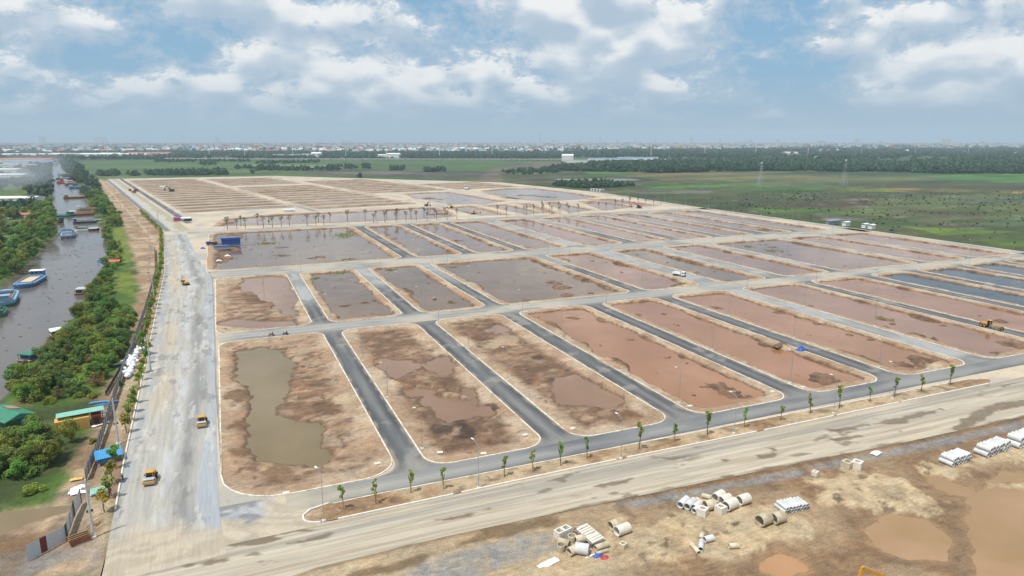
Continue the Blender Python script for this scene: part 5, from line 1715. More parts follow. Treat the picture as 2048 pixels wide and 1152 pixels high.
WARE = [(30, 405, 46, 22, 5, 'pale', 'white-roofed warehouse at the left edge behind the trees', 0.1), (18, 358, 60, 34, 7, 'pale', 'white warehouse veiled by smoke at the left edge', 0.1),
        (8, 346, 70, 36, 7, 'pale', 'long white warehouse above the smoke at the left edge', 0.05), (28, 336, 110, 50, 7, 'grey', 'grey-roofed warehouse far left of the canal', 0.05),
        (62, 329, 120, 30, 8, 'blue', 'teal-roofed warehouse far left of the canal', 0.05), (20, 324, 260, 60, 9, 'red', 'long reddish-roofed factory at the far left', 0.05),
        (24, 314, 300, 60, 10, 'pale', 'pale factory beyond the reddish-roofed one', 0.05), (35, 437, 20, 10, 3.5, 'red', 'small brown-roofed house among the left bank trees', 0.2),
        (135, 314.5, 110, 46, 12, 'pale', 'white warehouse right of the far canal end', 0.0), (178, 314.5, 190, 46, 12, 'pale', 'long white warehouse behind the far canal trees', 0.0), (226, 312, 90, 40, 10, 'pale', 'white warehouse next to the second power pole', 0.0),
        (268, 313, 120, 50, 9, 'pale', 'pale factory left of the red-roofed one', 0.0), (302, 312, 170, 60, 12, 'red', 'wide red-roofed factory on the left of the far plain', 0.0),
        (622, 314.5, 60, 40, 10, 'grey', 'grey shed right of a power pole in the far fields', 0.0), (634, 314, 36, 26, 14, 'pale', 'white square hall in the far fields', 0.0), (590, 314, 160, 26, 8, 'grey', 'row of low sheds behind the viaduct', 0.0), (788, 315.5, 46, 36, 13, 'pale', 'white domed hall behind the viaduct', 0.0),
        (765, 315, 30, 20, 9, 'pale', 'small white hall left of the domed one', 0.0), (1135, 322, 34, 14, 16, 'pale', 'tall white block at the end of the viaduct', 0.0), (1155, 325, 70, 26, 6, 'grey', 'low grey hall beside the tall white block', 0.0),
        (1215, 320.5, 120, 30, 6, 'blue', 'left blue-roofed hall of the works on the plain', 0.0), (1275, 319.5, 130, 34, 7, 'blue', 'right blue-roofed hall of the works on the plain', 0.0), (1320, 322, 90, 20, 5, 'pale', 'low pale hall right of the blue-roofed works', 0.0), (1245, 325, 110, 16, 4, 'pale', 'low white sheds in front of the blue-roofed works', 0.0),
        (1420, 311, 90, 30, 8, 'pale', 'white sheds in the woods right of a power pole', 0.0), (1580, 309, 60, 30, 9, 'pale', 'white house group in the blue woods', 0.0), (1640, 317, 60, 16, 6, 'pale', 'low pale shed at the wood edge', 0.0), (1750, 311, 90, 20, 7, 'pale', 'pale sheds in the right woods', 0.0), (1935, 312.5, 120, 16, 6, 'pale', 'long pale shed in the woods at the far right', 0.0)]
for (x, y, L, W, H, rf, lab, rz) in WARE:
    zf = Z_FIELD + 0.01 if y < 340 else -0.4
    p = P(x, y, zf)
    shed('warehouse', lab, 'building', (*p, zf), -HEAD * -1 + rz, L, W, H, H * 0.28, M['bwall'], M['roof_' + rf], None, 3 if y > 340 else 0)

# town: the nearest 300 houses singly, the rest as one mass
g = np.random.default_rng(11)
cand = []
for (poly, n, th) in [([(200, 294), (600, 291), (1180, 290), (1560, 289), (1560, 301), (1100, 304), (560, 306), (300, 303)], 2600, 0.42),
                      ([(-300, 292), (200, 292), (300, 306), (-300, 308)], 260, 0.5), ([(1560, 288.6), (2300, 288.6), (2300, 295), (1560, 297)], 700, 0.45),
                      ([(-400, 286.6), (2450, 286.6), (2450, 290), (-400, 291)], 2600, 0.40), ([(1560, 297), (2300, 297), (2300, 312), (1560, 312)], 60, 0.5)]:
    for (x, y, z) in wood_pts(poly, n, 500 + n, th, 420):
        cand.append((x, y))
cand.sort(key=lambda p: p[0] ** 2 + p[1] ** 2)
HP = []
for k, (wl, rf) in enumerate([('bwall', 'roof_pale'), ('bwall', 'roof_red'), ('bwall', 'roof_grey'), ('bwall', 'roof_blue')]):
    a = MB().box((0, 0, 0.5), (1, 1, 1))
    b = MB().prism([(-0.53, 1.0), (0.53, 1.0), (0, 1.32)], 'x', -0.53, 0.53)
    HP.append([a, b, wl, rf, None, None])
for (x, y) in cand[:300]:
    k = int(g.choice(4, p=[0.5, 0.2, 0.2, 0.1]))
    h = HP[k]
    o = thing('house', 'small pale house of the far town on the plain', 'house', (x, y, Z_FIELD), float(g.uniform(-0.6, 0.6)), 'houses of the far town')
    o.scale = (float(g.uniform(10, 34)), float(g.uniform(9, 18)), float(g.uniform(7, 15)))
    if h[4] is None:
        h[4] = h[0].build('wall', M[h[2]], o).data
        h[5] = h[1].build('roof', M[h[3]], o).data
    else:
        link('wall', h[4], o)
        link('roof', h[5], o)
V, Fc, Cl = [], [], []
pal = [lin(228, 226, 222), lin(206, 202, 196), lin(196, 204, 210), lin(190, 122, 98), lin(160, 164, 166), lin(214, 196, 168)]
for (x, y) in cand[300:]:
    sx, sy, hh, rz = g.uniform(14, 50), g.uniform(12, 30), g.uniform(8, 24), g.uniform(-0.6, 0.6)
    c_, s_ = math.cos(rz), math.sin(rz)
    b = len(V)
    for zz_ in (Z_FIELD - 0.2, Z_FIELD + hh):
        for (i_, j_) in ((-1, -1), (1, -1), (1, 1), (-1, 1)):
            V.append((x + (i_ * sx * c_ - j_ * sy * s_) / 2, y + (i_ * sx * s_ + j_ * sy * c_) / 2, zz_))
    Fc += [(b + 4, b + 5, b + 6, b + 7), (b, b + 1, b + 5, b + 4), (b + 1, b + 2, b + 6, b + 5), (b + 2, b + 3, b + 7, b + 6), (b + 3, b, b + 4, b + 7)]
    Cl += [pal[int(g.choice(6, p=[.36, .2, .14, .12, .1, .08]))]] * 8
me = bpy.data.meshes.new('town_houses')
me.from_pydata(V, [], Fc)
at = me.color_attributes.new('Col', 'FLOAT_COLOR', 'POINT')
at.data.foreach_set('color', np.concatenate([np.array(Cl) * 0.85, np.ones((len(Cl), 1))], 1).ravel())
m = earth('town_walls', (0.02, 0.1, 0.3), (0.1, 0.12, 0.15), 0)
me.materials.append(m)
tag(link('town_houses', me), 'thousands of small pale houses of the far town', 'houses', 'town', 'stuff')

TOW = [(980, 292, 284.5, 6, 'left of the three white slabs standing above the far town'), (989, 292, 284.5, 6, 'middle of the three white slabs standing above the far town'), (997, 292, 284.5, 6, 'right of the three white slabs standing above the far town'),
       (85, 288.5, 272, 8, 'hazy tower block above the far end of the canal'), (196, 288.5, 274, 10, 'left hazy slab above the far woods on the left'), (208, 288.5, 274.5, 9, 'right hazy slab above the far woods on the left'), (435, 288.5, 275, 6, 'slim hazy tower left of the middle of the skyline'),
       (688, 288.5, 280, 8, 'hazy block on the skyline above the bare trees'), (700, 288.5, 280.5, 8, 'second hazy block on the skyline above the bare trees'), (1080, 288, 262, 2.6, 'needle-thin tallest tower of the skyline'), (1106, 290, 280, 7, 'cream tower block right of the needle tower'), (1030, 290, 281, 6, 'white tower block left of the needle tower'),
       (1160, 289, 277, 4, 'slim hazy tower right of the cream tower block'), (1200, 288.5, 273, 3, 'tall slim tower in the middle of the skyline'), (1178, 290, 282.5, 12, 'wide grey block in the middle of the skyline'), (1233, 291, 280.5, 8, 'bright white block in the middle of the skyline'), (1252, 291, 283.5, 16, 'long grey block beside the bright white one'),
       (1270, 288.5, 275, 3, 'slim tower right of the long grey block'), (1310, 288.5, 279, 5, 'hazy tower above the plantation'), (1382, 288.5, 274.5, 4, 'tall hazy tower above the plantation'), (1440, 288.5, 278, 5, 'hazy tower right of the plantation poles'), (1500, 288.5, 280, 6, 'hazy block above the right woods'), (1555, 288.5, 279, 5, 'hazy tower left of the wide pale blocks'),
       (1640, 289, 281, 18, 'wide low hazy block on the right skyline'), (1712, 289, 278, 10, 'grey tower pair on the right skyline'), (1760, 289, 281, 8, 'pale block right of the grey tower pair'), (1885, 289, 277, 7, 'left tall hazy block on the far right skyline'), (1896, 289, 277, 7, 'right tall hazy block on the far right skyline'), (1960, 288.5, 281, 8, 'faint block near the right end of the skyline')]
for (x, y, yt, w, lab) in TOW:
    p = P(x, y, Z_FIELD)
    d = math.hypot(*p)
    H_ = height_at(x, y, yt, Z_FIELD)
    W_ = w * d / 1420.0
    o = thing('tower_block', lab, 'building', (*p, Z_FIELD), HEAD + 0.05)
    MB().box((0, 0, H_ / 2), (W_, W_ * 0.55, H_)).build('wall', M['bwall'], o)
    nb = max(3, int(H_ / 14))
    bm_ = None
    for k in range(nb):
        if bm_ is None:
            b_ = MB().box((0, 0, 0), (W_ * 0.9, W_ * 0.55 + 0.8, H_ / nb * 0.4)).build('window_band', M['bwin'], o)
            bm_ = b_.data
        else:
            b_ = link('window_band', bm_, o)
        b_.location = (0, 0, H_ * (k + 0.55) / nb)
    MB().box((0, 0, H_ + 1.5), (W_ * 0.4, W_ * 0.3, 3)).build('roof_house', M['bwall'], o)

# viaduct
va = [P(330, 319.5, Z_FIELD), P(512, 321, Z_FIELD), P(800, 321, Z_FIELD), P(1130, 321.5, Z_FIELD)]
vd = thing('viaduct', 'long pale viaduct on rows of piers behind the green fields', 'viaduct', (*va[1], Z_FIELD))
pier = None
for a, b in zip(va[:-1], va[1:]):
    a3, b3 = Vector((a[0] - va[1][0], a[1] - va[1][1], 0)), Vector((b[0] - va[1][0], b[1] - va[1][1], 0))
    dv = b3 - a3
    ang = math.atan2(dv.y, dv.x)
    c_ = (a3 + b3) / 2
    MB().box((c_.x, c_.y, 4.6), (dv.length, 8, 1.0), 0, ang).box((c_.x + 4 * math.sin(ang), c_.y - 4 * math.cos(ang), 5.5), (dv.length, 0.35, 0.9), 0, ang).build('deck', M['bwall'], vd)
    n = int(dv.length / 16)
    for k in range(n):
        q = a3.lerp(b3, (k + 0.5) / n)
        if pier is None:
            pp = MB().box((0, 0, 2.0), (1.6, 5.0, 4.2)).box((0, 0, 4.0), (2.2, 8.0, 0.9)).build('pier', M['bwall'], vd)
            pier = pp.data
        else:
            pp = link('pier', pier, vd)
        pp.location = q
        pp.rotation_euler = (0, 0, ang)

# steel monopoles of the power line
MONO = [(78, 305, 288), (119, 312, 292), (217, 317, 290), (316, 315, 292), (419, 315, 296), (490, 317, 294), (586.5, 316, 291), (692, 316, 295), (773, 319, 296), (879.5, 317, 290), (984.5, 316, 291), (1089.5, 311, 297), (1195.5, 315, 297), (1301.5, 316, 290), (1409, 311, 292), (1511, 310, 290), (1615, 317, 295), (1722, 312, 297), (1830, 311, 297), (1935, 312, 297)]
mono = None
for i, (x, y, yt) in enumerate(MONO):
    H_ = height_at(x, y, yt, Z_FIELD)
    loc = (*P(x, y, Z_FIELD), Z_FIELD)
    lab = 'white steel power pole on the far plain, %s from the left' % ORD[i]
    if mono is None:
        mono = thing('power_pole', lab, 'pole', loc, HEAD, 'steel power poles across the plain')
        MB().cyl((0, 0, -0.02), (0, 0, 1.0), 0.028, 0.012, 10).build('shaft', M['white'], mono)
        for k, hz_ in enumerate((0.72, 0.84, 0.95)):
            MB().box((0, 0, hz_), (0.13, 0.010, 0.010)).build('crossarm', M['white'], mono)
        ms = {'used': True}
        o = mono
    else:
        o = place(mono, ms, loc, HEAD, lab)
    o.scale = (H_ * 1.0,) * 2 + (H_,)

# lattice pylons
def pylon(px, py, pyt, label, th=1.0):
    H_ = height_at(px, py, pyt, Z_FIELD)
    o = thing('lattice_pylon', label, 'pylon', (*P(px, py, Z_FIELD), Z_FIELD), HEAD + 0.5, 'lattice pylons in the right-hand fields')
    w0, w1 = H_ * 0.11, H_ * 0.018
    def c4(z):
        w = w0 + (w1 - w0) * min(1, z / (H_ * 0.8))
        return [Vector((a * w, b * w, z)) for a, b in ((-1, -1), (1, -1), (1, 1), (-1, 1))]
    for k in range(4):
        MB().cyl(c4(0)[k], c4(H_ * 0.8)[k], 0.20 * th, 0.14 * th, 5).cyl(c4(H_ * 0.8)[k], Vector((0, 0, H_)), 0.14 * th, 0.08 * th, 5).build('leg', M['steel'], o)
    br = MB()
    zs = [H_ * 0.8 * (1 - (1 - i / 8) ** 1.3) for i in range(9)]
    for a, b in zip(zs[:-1], zs[1:]):
        A_, B_ = c4(a), c4(b)
        for k in range(4):
            br.cyl(A_[k], B_[(k + 1) % 4], 0.06 * th, 0.06 * th, 4)
            br.cyl(A_[(k + 1) % 4], B_[k], 0.06 * th, 0.06 * th, 4)
            br.cyl(B_[k], B_[(k + 1) % 4], 0.05 * th, 0.05 * th, 4)
    br.build('bracing', M['steel'], o)
    for hz_, wl in ((0.72, 0.13), (0.82, 0.11), (0.92, 0.09)):
        MB().cyl((-H_ * wl, 0, H_ * hz_), (H_ * wl, 0, H_ * hz_), 0.18, 0.18, 5).cyl((-H_ * wl, 0, H_ * hz_), (0, 0, H_ * (hz_ + 0.05)), 0.1, 0.1, 4).cyl((H_ * wl, 0, H_ * hz_), (0, 0, H_ * (hz_ + 0.05)), 0.1, 0.1, 4).build('crossarm', M['steel'], o)
    MB().box((0, 0, H_ * 0.955), (H_ * 0.03, H_ * 0.03, H_ * 0.07)).build('top_cage', M['white'], o)


pylon(1520, 375, 323, 'grey lattice pylon by the bright green strip, left of the two')
pylon(1687, 373, 318, 'faint lattice pylon by the yellow strip, right of the two', 0.45)

# ================================================================ FENCES, POLES, LAMPS
def sheet_panel(mb, w, h, n=10, mi=0, t=0.05):
    """upright corrugated sheet along x"""
    for k in range(n):
        x0, x1 = -w / 2 + w * k / n, -w / 2 + w * (k + 1) / n
        xm = (x0 + x1) / 2
        for a, b, ya, yb in ((x0, xm, 0, t), (xm, x1, t, 0)):
            mb.quad((a, ya, 0), (b, yb, 0), (b, yb, h), (a, ya, h), mi)
    return mb


fence = thing('site_fence', 'long grey sheet-metal fence between the canal bank and the young trees', 'fence', (*FENCE_LINE[-1], 0))
fo = Vector((*FENCE_LINE[-1], 0))
pm = po = None
fl = [Vector((x, y, 0)) for x, y in FENCE_LINE[::-1]]
cnt = 0
for a, b in zip(fl[:-1], fl[1:]):
    L_ = (b - a).length
    n = max(1, round(L_ / 2.5))
    ang = math.atan2((b - a).y, (b - a).x)
    for k in range(n):
        q = a.lerp(b, (k + 0.5) / n)
        if pm is None:
            p_ = sheet_panel(MB(), 2.42, 2.15, 9).build('panel', M['sheet'], fence)
            pm = p_.data
        else:
            p_ = link('panel', pm, fence)
        cnt += 1
        wob = math.sin(cnt * 1.7) * 0.03
        p_.location = q - fo + Vector((0, 0, 0.05))
        p_.rotation_euler = (wob, 0, ang + wob)
        q = a.lerp(b, k / n)
        if po is None:
            p_ = MB().box((0, 0, 1.1), (0.12, 0.12, 2.4)).build('post', M['dark'], fence)
            po = p_.data
        else:
            p_ = link('post', po, fence)
        p_.location = q - fo
near_pts = [(56, 1121), (134, 1079), (150, 1030), (163, 1005)]
nf = [PV(x, y, 0.0) for x, y in near_pts]
fence2 = thing('site_fence', 'short fence of pale, maroon and dark green sheets in the lower left corner', 'fence', nf[0])
seq = ['sheet_w', 'sheet_w', 'maroon', 'sheet_w', 'sheet_w', 'sheet_w', 'dgreen', 'sheet_w', 'sheet_w', 'sheet', 'sheet_w', 'sheet', 'dgreen', 'sheet_w', 'sheet_w']
k = 0
for a, b in zip(nf[:-1], nf[1:]):
    L_ = (b - a).length
    n = max(1, round(L_ / 1.05))
    ang = math.atan2((b - a).y, (b - a).x)
    for j in range(n):
        p_ = sheet_panel(MB(), L_ / n * 0.99, 2.5, 5).build('panel', M[seq[k % len(seq)]], fence2)
        p_.location = a.lerp(b, (j + 0.5) / n) - nf[0] + Vector((0, 0, -0.1))
        p_.rotation_euler = (0, 0, ang)
        k += 1
    p_ = MB().box((0, 0, 1.2), (0.12, 0.12, 2.7)).build('post', M['dark'], fence2)
    p_.location = b - nf[0]
# low dark barrier left of the long fence
bp = [PV(x, y, -0.2) for x, y in ((212, 792), (226, 768), (245, 735), (258, 712))]
bar = thing('barrier', 'dark low rail bent along the dirt path left of the long fence', 'barrier', bp[0])
for a, b in zip(bp[:-1], bp[1:]):
    d_ = b - a
    mid = (a + b) / 2 - bp[0]
    ang = math.atan2(d_.y, d_.x)
    MB().box((mid.x, mid.y, 0.7), (d_.length, 0.06, 1.1), 0, ang).build('rail_panel', M['dark'], bar)
    q = a - bp[0]
    MB().box((q.x, q.y, 0.6), (0.14, 0.14, 1.4)).build('post', M['dark'], bar)

# concrete utility poles
def upole(px, py, pyt, label, kinds=2, group='concrete utility poles'):
    H_ = height_at(px, py, pyt)
    o = thing('utility_pole', label, 'pole', (*P(px, py), 0), 0.2, group)
    MB().cyl((0, 0, -0.1), (0, 0, H_), 0.22, 0.13, 10).build('shaft', M['pole_conc'], o)
    MB().box((0, 0, 0.15), (0.8, 0.8, 0.3)).build('footing', M['concrete'], o)
    for k in range(kinds):
        MB().box((0, 0, H_ - 0.5 - 0.9 * k), (1.7 - 0.5 * k, 0.1, 0.12)).build('crossarm', M['steel'], o)
    MB().box((0, 0.2, H_ * 0.45), (0.9, 0.25, 0.35)).build('bracket_box', M['dark'], o)
    return o


upole(187, 1075, 958, 'tall concrete pole with crossarms standing nearest in the lower left')
upole(237, 888, 797, 'concrete pole beside the blue roof sheets')
upole(302, 742, 670, 'concrete pole beside the white sacks', 1)
upole(310, 612, 556, 'concrete pole beyond the pile of sacks', 1)
for i, (x, y, h) in enumerate([(298, 560, 32), (300, 530, 29), (302, 505, 27), (298, 478, 25), (275, 448, 22), (251, 430, 20), (241, 415, 18), (228, 398, 15), (316, 441, 20), (349, 440, 22)]):
    upole(x, y, y - h, 'far concrete pole beside the upper haul road, %s from the near end' % ORD[i], 1)
upole(524, 537, 478, 'concrete pole on a block at the edge of the big flooded lot', 3)

# lamp posts
lamp = None
ls_ = {'used': True}


def lamp_post(loc, rz, label, group):
    global lamp
    if lamp is None:
        lamp = thing('street_lamp', label, 'lamp', loc, rz, group)
        MB().cyl((0, 0, 0.0), (0, 0, 8.2), 0.075, 0.045, 8).build('pole', M['steel'], lamp)
        MB().cyl((0, 0, 8.1), (1.1, 0, 8.9), 0.035, 0.03, 6).build('arm', M['steel'], lamp)
        MB().box((1.35, 0, 8.98), (0.6, 0.24, 0.12), 0, 0, 0, -0.1).build('lamp_head', M['white'], lamp)
        MB().box((0, 0, 0.12), (0.55, 0.55, 0.3)).build('footing', M['concrete'], lamp)
        return lamp
    return place(lamp, ls_, loc, rz, label, group)


for i, (x, y) in enumerate([(648, 1043), (957, 977), (1242, 918), (1468, 868), (1667, 828), (1785, 798)]):
    lamp_post((*P(x, y), 0.05), R(115), 'slim street lamp in the front median, %s from the left' % ORD[i], 'lamps in the front median')
for r_, (lots, ys_, nm) in enumerate(((([31.8, 62.8] + [a for a, _, _ in A_LOTS]), (122, 152, 182, 212), 'front-row'), ([30.4, 62.0, 92.7, 156, 195.5, 230.5, 265, 323.5, 360], (231, 262, 295, 320), 'second-row'), ([91.8, 125, 155, 191.5, 228.5, 262, 293.5, 329.5, 358.5], (346, 392, 440, 480), 'third-row'))):
    for i, x in enumerate(lots):
        for j, y in enumerate(ys_):
            if (i * 3 + j * 5 + r_) % 4 == 3:
                continue
            lamp_post((x + 0.9, y, 0.08), R(180), 'thin grey street lamp on the left berm of the %s %s lot' % (ORD[min(19, i + (1 if r_ else 1))], nm), 'lamps on the lot berms')
for i in range(11):
    lamp_post((403.2, 330 + i * 33, 0.02), R(180), 'faint street lamp along the outer edge of the site', 'lamps along the outer road')

# cable along the haul road
cb = thing('cable', 'dark cable hung along the right edge of the haul road', 'cable', (-4.6, 126, 0))
cp = [(-4.0, 126), (-4.3, 145), (-4.9, 175), (-5.1, 209), (-5.6, 260), (-6.1, 320), (-7.6, 338)]
mb = MB()
for a, b in zip(cp[:-1], cp[1:]):
    mb.cyl((a[0] + 4.6, a[1] - 126, 0.55), (b[0] + 4.6, b[1] - 126, 0.55), 0.05, 0.05, 5, cap=False)
mb.build('line', M['dark'], cb)
for a in cp:
    MB().cyl((a[0] + 4.6, a[1] - 126, -0.02), (a[0] + 4.6, a[1] - 126, 0.7), 0.05, 0.04, 6).build('peg', M['dark'], cb)

# inspection covers on the berms
for i, (x, y) in enumerate([(572, 986), (755, 927), (880, 905), (967, 907), (966, 907), (1050, 870), (1145, 857), (1380, 812), (1545, 783), (1606, 774), (1875, 738)]):
    if i == 4:
        continue
    mb = MB().box((0, 0, 0.06), (1.1, 0.8, 0.14)).box((0, 0, 0.15), (0.8, 0.5, 0.05))
    o = mb.build('manhole_slab', M['concrete'], None, (*P(x, y, 0.1), 0.08), rnd.uniform(-0.3, 0.3))
    tag(o, 'pale concrete slab on the front berm, %s from the left' % ORD[i if i < 4 else i - 1], 'slab', 'concrete slabs on the front berms')

# ================================================================ PIPES AND CULVERT BOXES
ZP = -0.34
NPIPE = [0]


def pipe(fx, fy, bx, by, r, label, mat='pipe_old', z=ZP, length=None, group=None, wall=0.12):
    a, b = PV(fx, fy, z + r), PV(bx, by, z + r)
    d = b - a
    L_ = length or min(max(d.length, 1.6), 3.2)
    d.normalize()
    NPIPE[0] += 1
    o = MB().pipe((0, 0, 0), (0, L_, 0), r, r - wall * (0.5 + r * 0.5), 22).build('concrete_pipe', M[mat], None, a, math.atan2(d.y, d.x) - math.pi / 2)
    return tag(o, label, 'pipe', group)


def pipe_stack(f0, f1, back, n, label, group, z=ZP):
    a, b = PV(*f0, z), PV(*f1, z)
    e = b - a
    sp = e.length / n
    e.normalize()
    ax = (PV(f0[0] + back[0], f0[1] + back[1], z) - a)
    ax = (ax - e * ax.dot(e)).normalized()
    r = sp * 0.49
    msh = None
    for row in range(2):
        for k in range(n - row):
            c = a + e * (sp * (k + 0.5 + 0.5 * row)) + Vector((0, 0, r + row * r * 1.74)) + ax * rnd.uniform(-0.12, 0.12)
            if msh is None:
                o = MB().pipe((0, 0, 0), (0, 2.6, 0), r * 0.93, r * 0.72, 18).build('concrete_pipe', M['pipe_new'])
                msh = o.data
            else:
                o = link('concrete_pipe', msh)
            o.location = c
            o.rotation_euler = (0, 0, math.atan2(ax.y, ax.x) - math.pi / 2)
            tag(o, label % (('upper' if row else 'lower'), ORD[k]), 'pipe', group)


pipe_stack((1567, 1029), (1621, 1019), (-16, -16), 8, 'white pipe, %s layer of the stack behind two big pipes, %s from left', 'pipes stacked behind the two big pipes')
pipe_stack((1902, 935), (1946, 921), (-22, -13), 7, 'white pipe, %s layer of the shortest right stack, %s from left', 'pipes in the middle right stack')
pipe_stack((1974, 917), (2024, 898), (-24, -12), 8, 'white pipe, %s layer of the long stack near the right edge, %s from left', 'pipes in the long right stack')
pipe_stack((2036, 899), (2084, 881), (-24, -11), 7, 'white pipe, %s layer of the stack cut by the right edge, %s from left', 'pipes in the cut-off right stack')
q = lambda x, y: (1300 + x / 4, 864 + y / 4)
for (f_, b_, r, lab, mt) in [((240, 585), (295, 535), .62, 'pale pipe at the left end of the roadside pipe heap', 'pipe_new'), ((295, 598), (350, 548), .62, 'second pale pipe from the left in the roadside pipe heap', 'pipe_new'), ((350, 605), (405, 568), .55, 'third pale pipe from the left in the roadside pipe heap', 'pipe_new'),
                             ((440, 590), (515, 575), .85, 'brownish stained pipe in the middle of the roadside pipe heap', 'pipe_old'), ((375, 535), (395, 555), .4, 'small tan pipe at the back of the roadside pipe heap', 'pipe_old'), ((490, 525), (452, 515), .42, 'short tan pipe behind the brownish one', 'pipe_old'),
                             ((520, 528), (580, 495), .82, 'big pipe at the back of the roadside pipe heap', 'concrete'), ((568, 552), (635, 525), .8, 'big pipe in the middle of the right group of the heap', 'concrete'), ((605, 595), (680, 560), .88, 'big pipe in front at the right of the heap', 'concrete'), ((712, 550), (785, 525), .85, 'lone big pipe right of the roadside heap', 'concrete'),
                             ((875, 712), (950, 680), .95, 'left of the two big pipes lying in front of the white stack', 'pipe_old'), ((988, 695), (1062, 668), .9, 'right of the two big pipes lying in front of the white stack', 'pipe_old'),
                             ((405, 940), (412, 870), .42, 'upright-looking pale pipe in the loose group below the heap', 'pipe_new'), ((392, 968), (332, 895), .36, 'tan pipe lying aslant in the loose group below the heap', 'pipe_old'), ((405, 858), (418, 822), .38, 'short tan pipe at the back of the loose group', 'pipe_old'), ((435, 862), (485, 850), .5, 'wide short pipe at the right of the loose group', 'pipe_new'),
                             ((630, 912), (695, 908), .42, 'short tan pipe lying alone on the sand', 'pipe_old')]:
    pipe(*q(*f_), *q(*b_), r, lab, mt)
pipe(*q(350, 632), *q(385, 610), .5, 'pale pipe half hidden behind the white culvert box', 'pipe_new')
q = lambda x, y: (1080 + x / 10.24, 1020 + y / 10.24)
for (f_, b_, r, lab, mt) in [((1440, 330), (1680, 245), .8, 'farther of two big pipes beside the dumped thin pipes', 'pipe_old'), ((1565, 440), (1810, 345), .8, 'nearer of two big pipes beside the dumped thin pipes', 'concrete'), ((1000, 815), (725, 770), .85, 'big white pipe lying crosswise in the near heap', 'pipe_new'),
                             ((590, 860), (720, 800), .66, 'short pipe with its dark mouth open in the near heap', 'pipe_old'), ((385, 630), (600, 700), .55, 'tan pipe with a small hole in the near heap', 'pipe_old'), ((720, 610), (860, 580), .6, 'tan pipe behind the big white one in the near heap', 'pipe_old'), ((1130, 785), (1395, 690), .48, 'medium tan pipe at the right of the near heap', 'pipe_old'), ((1140, 895), (1385, 820), .26, 'thin pipe lying in front of the near heap', 'pipe_old')]:
    pipe(*q(*f_), *q(*b_), r, lab, mt)
for k, ((tx, ty), lab) in enumerate((((650, 640), 'pipe ring standing on end behind the tan pipes of the near heap'), ((430, 830), 'pipe ring standing on end at the left of the near heap'))):
    o = MB().pipe((0, 0, 0), (0, 0, 1.05), 0.66, 0.54, 22).build('concrete_pipe', M['pipe_old'], None, PV(*q(tx, ty), ZP))
    tag(o, lab, 'pipe')
# thin pipes dumped in two layers
for row in range(2):
    for k in range(9 - row):
        t_ = (k + 0.5 * row) / 8.5
        fx, fy = 720 + 370 * t_, 400 + 320 * t_
        o = pipe(*q(fx, fy), *q(fx + 235, fy - 105), 0.23, 'thin pipe in the %s layer of the dumped bundle, %s from the back' % (('upper' if row else 'lower'), ORD[k]), 'concrete', ZP + row * 0.38 + (0.02 * k), 2.5, 'thin pipes of the dumped bundle', 0.06)
        o.rotation_euler.z += rnd.uniform(-0.06, 0.06)
# dark rods added in place of the shade at the thin pipes' mouths
mb = MB()
for k in range(46):
    t_ = rnd.random()
    c = PV(*q(700 + 420 * t_ + rnd.uniform(-30, 30), 400 + 390 * t_ + rnd.uniform(-25, 40)), ZP)
    a = rnd.uniform(-0.9, 0.2)
    d = Vector((math.cos(a), math.sin(a), rnd.uniform(-.05, .25))) * rnd.uniform(.3, .8)
    c.z += rnd.uniform(0.1, 0.75)
    mb.cyl(c - d, c + d, 0.035, 0.035, 4)
tag(mb.build('shade_rods', M['dark']), 'tangle of dark rods standing in for the shade at the mouths of the dumped pipes', 'shade_rods', None, 'stuff')


def culvert(px, py, s, h, label, hole='square', rz=0.3, z=ZP, mat='concrete'):
    o = thing('culvert_box', label, 'box culvert', PV(px, py, z), rz)
    t = s * 0.16
    if hole == 'square':
        for i, (c_, sz) in enumerate((((0, -s / 2 + t / 2, h / 2), (s, t, h)), ((0, s / 2 - t / 2, h / 2), (s, t, h)), ((-s / 2 + t / 2, 0, h / 2), (t, s - 2 * t, h)), ((s / 2 - t / 2, 0, h / 2), (t, s - 2 * t, h)))):
            MB().box(c_, sz).build('side', M[mat], o)
        MB().box((0, 0, 0.05), (s - 2 * t, s - 2 * t, 0.1)).build('floor', M[mat], o)
    else:
        n = 24
        mb = MB()
        ri = s * 0.3
        inn = [(ri * math.cos(6.2832 * i / n), ri * math.sin(6.2832 * i / n)) for i in range(n)]
        out = []
        for (x, y) in inn:
            k_ = s / 2 / max(abs(x), abs(y))
            out.append((x * k_, y * k_))
        for i in range(n):
            j = (i + 1) % n
            mb.quad((*inn[i], h), (*out[i], h), (*out[j], h), (*inn[j], h))
            mb.quad((*out[i], 0), (*out[j], 0), (*out[j], h), (*out[i], h))
            mb.quad((*inn[i], 0.05), (*inn[i], h), (*inn[j], h), (*inn[j], 0.05))
        mb.build('shell', M[mat], o)
        MB().cyl((0, 0, 0.0), (0, 0, 0.06), ri, ri, n).build('floor', M[mat], o)
    return o


culvert(1119, 1075, 1.35, 1.25, 'open white culvert box at the left of the near heap')
culvert(1132, 1069, 1.35, 1.25, 'open white culvert box beside another at the back of the near heap')
culvert(1405, 1030, 1.5, 1.3, 'white culvert box in front of the left pipes of the roadside heap', 'round', 0.5)
culvert(1441, 1026, 1.5, 1.3, 'white culvert box in front of the brownish pipe', 'round', 0.2)
culvert(1246, 1096, 1.0, 0.85, 'small tan culvert box alone on the sand', 'round', 0.4, ZP, 'pipe_old')
culvert(1630, 951, 1.0, 0.9, 'small white block beside the gravel edge', 'round', 0.3)
culvert(1694, 935, 1.7, 1.3, 'tan culvert ring box beside the gravel edge, left of two', 'round', 0.2, ZP, 'pipe_old')
culvert(1714, 936, 1.7, 1.4, 'pale culvert ring box beside the gravel edge, right of two', 'round', 0.4)


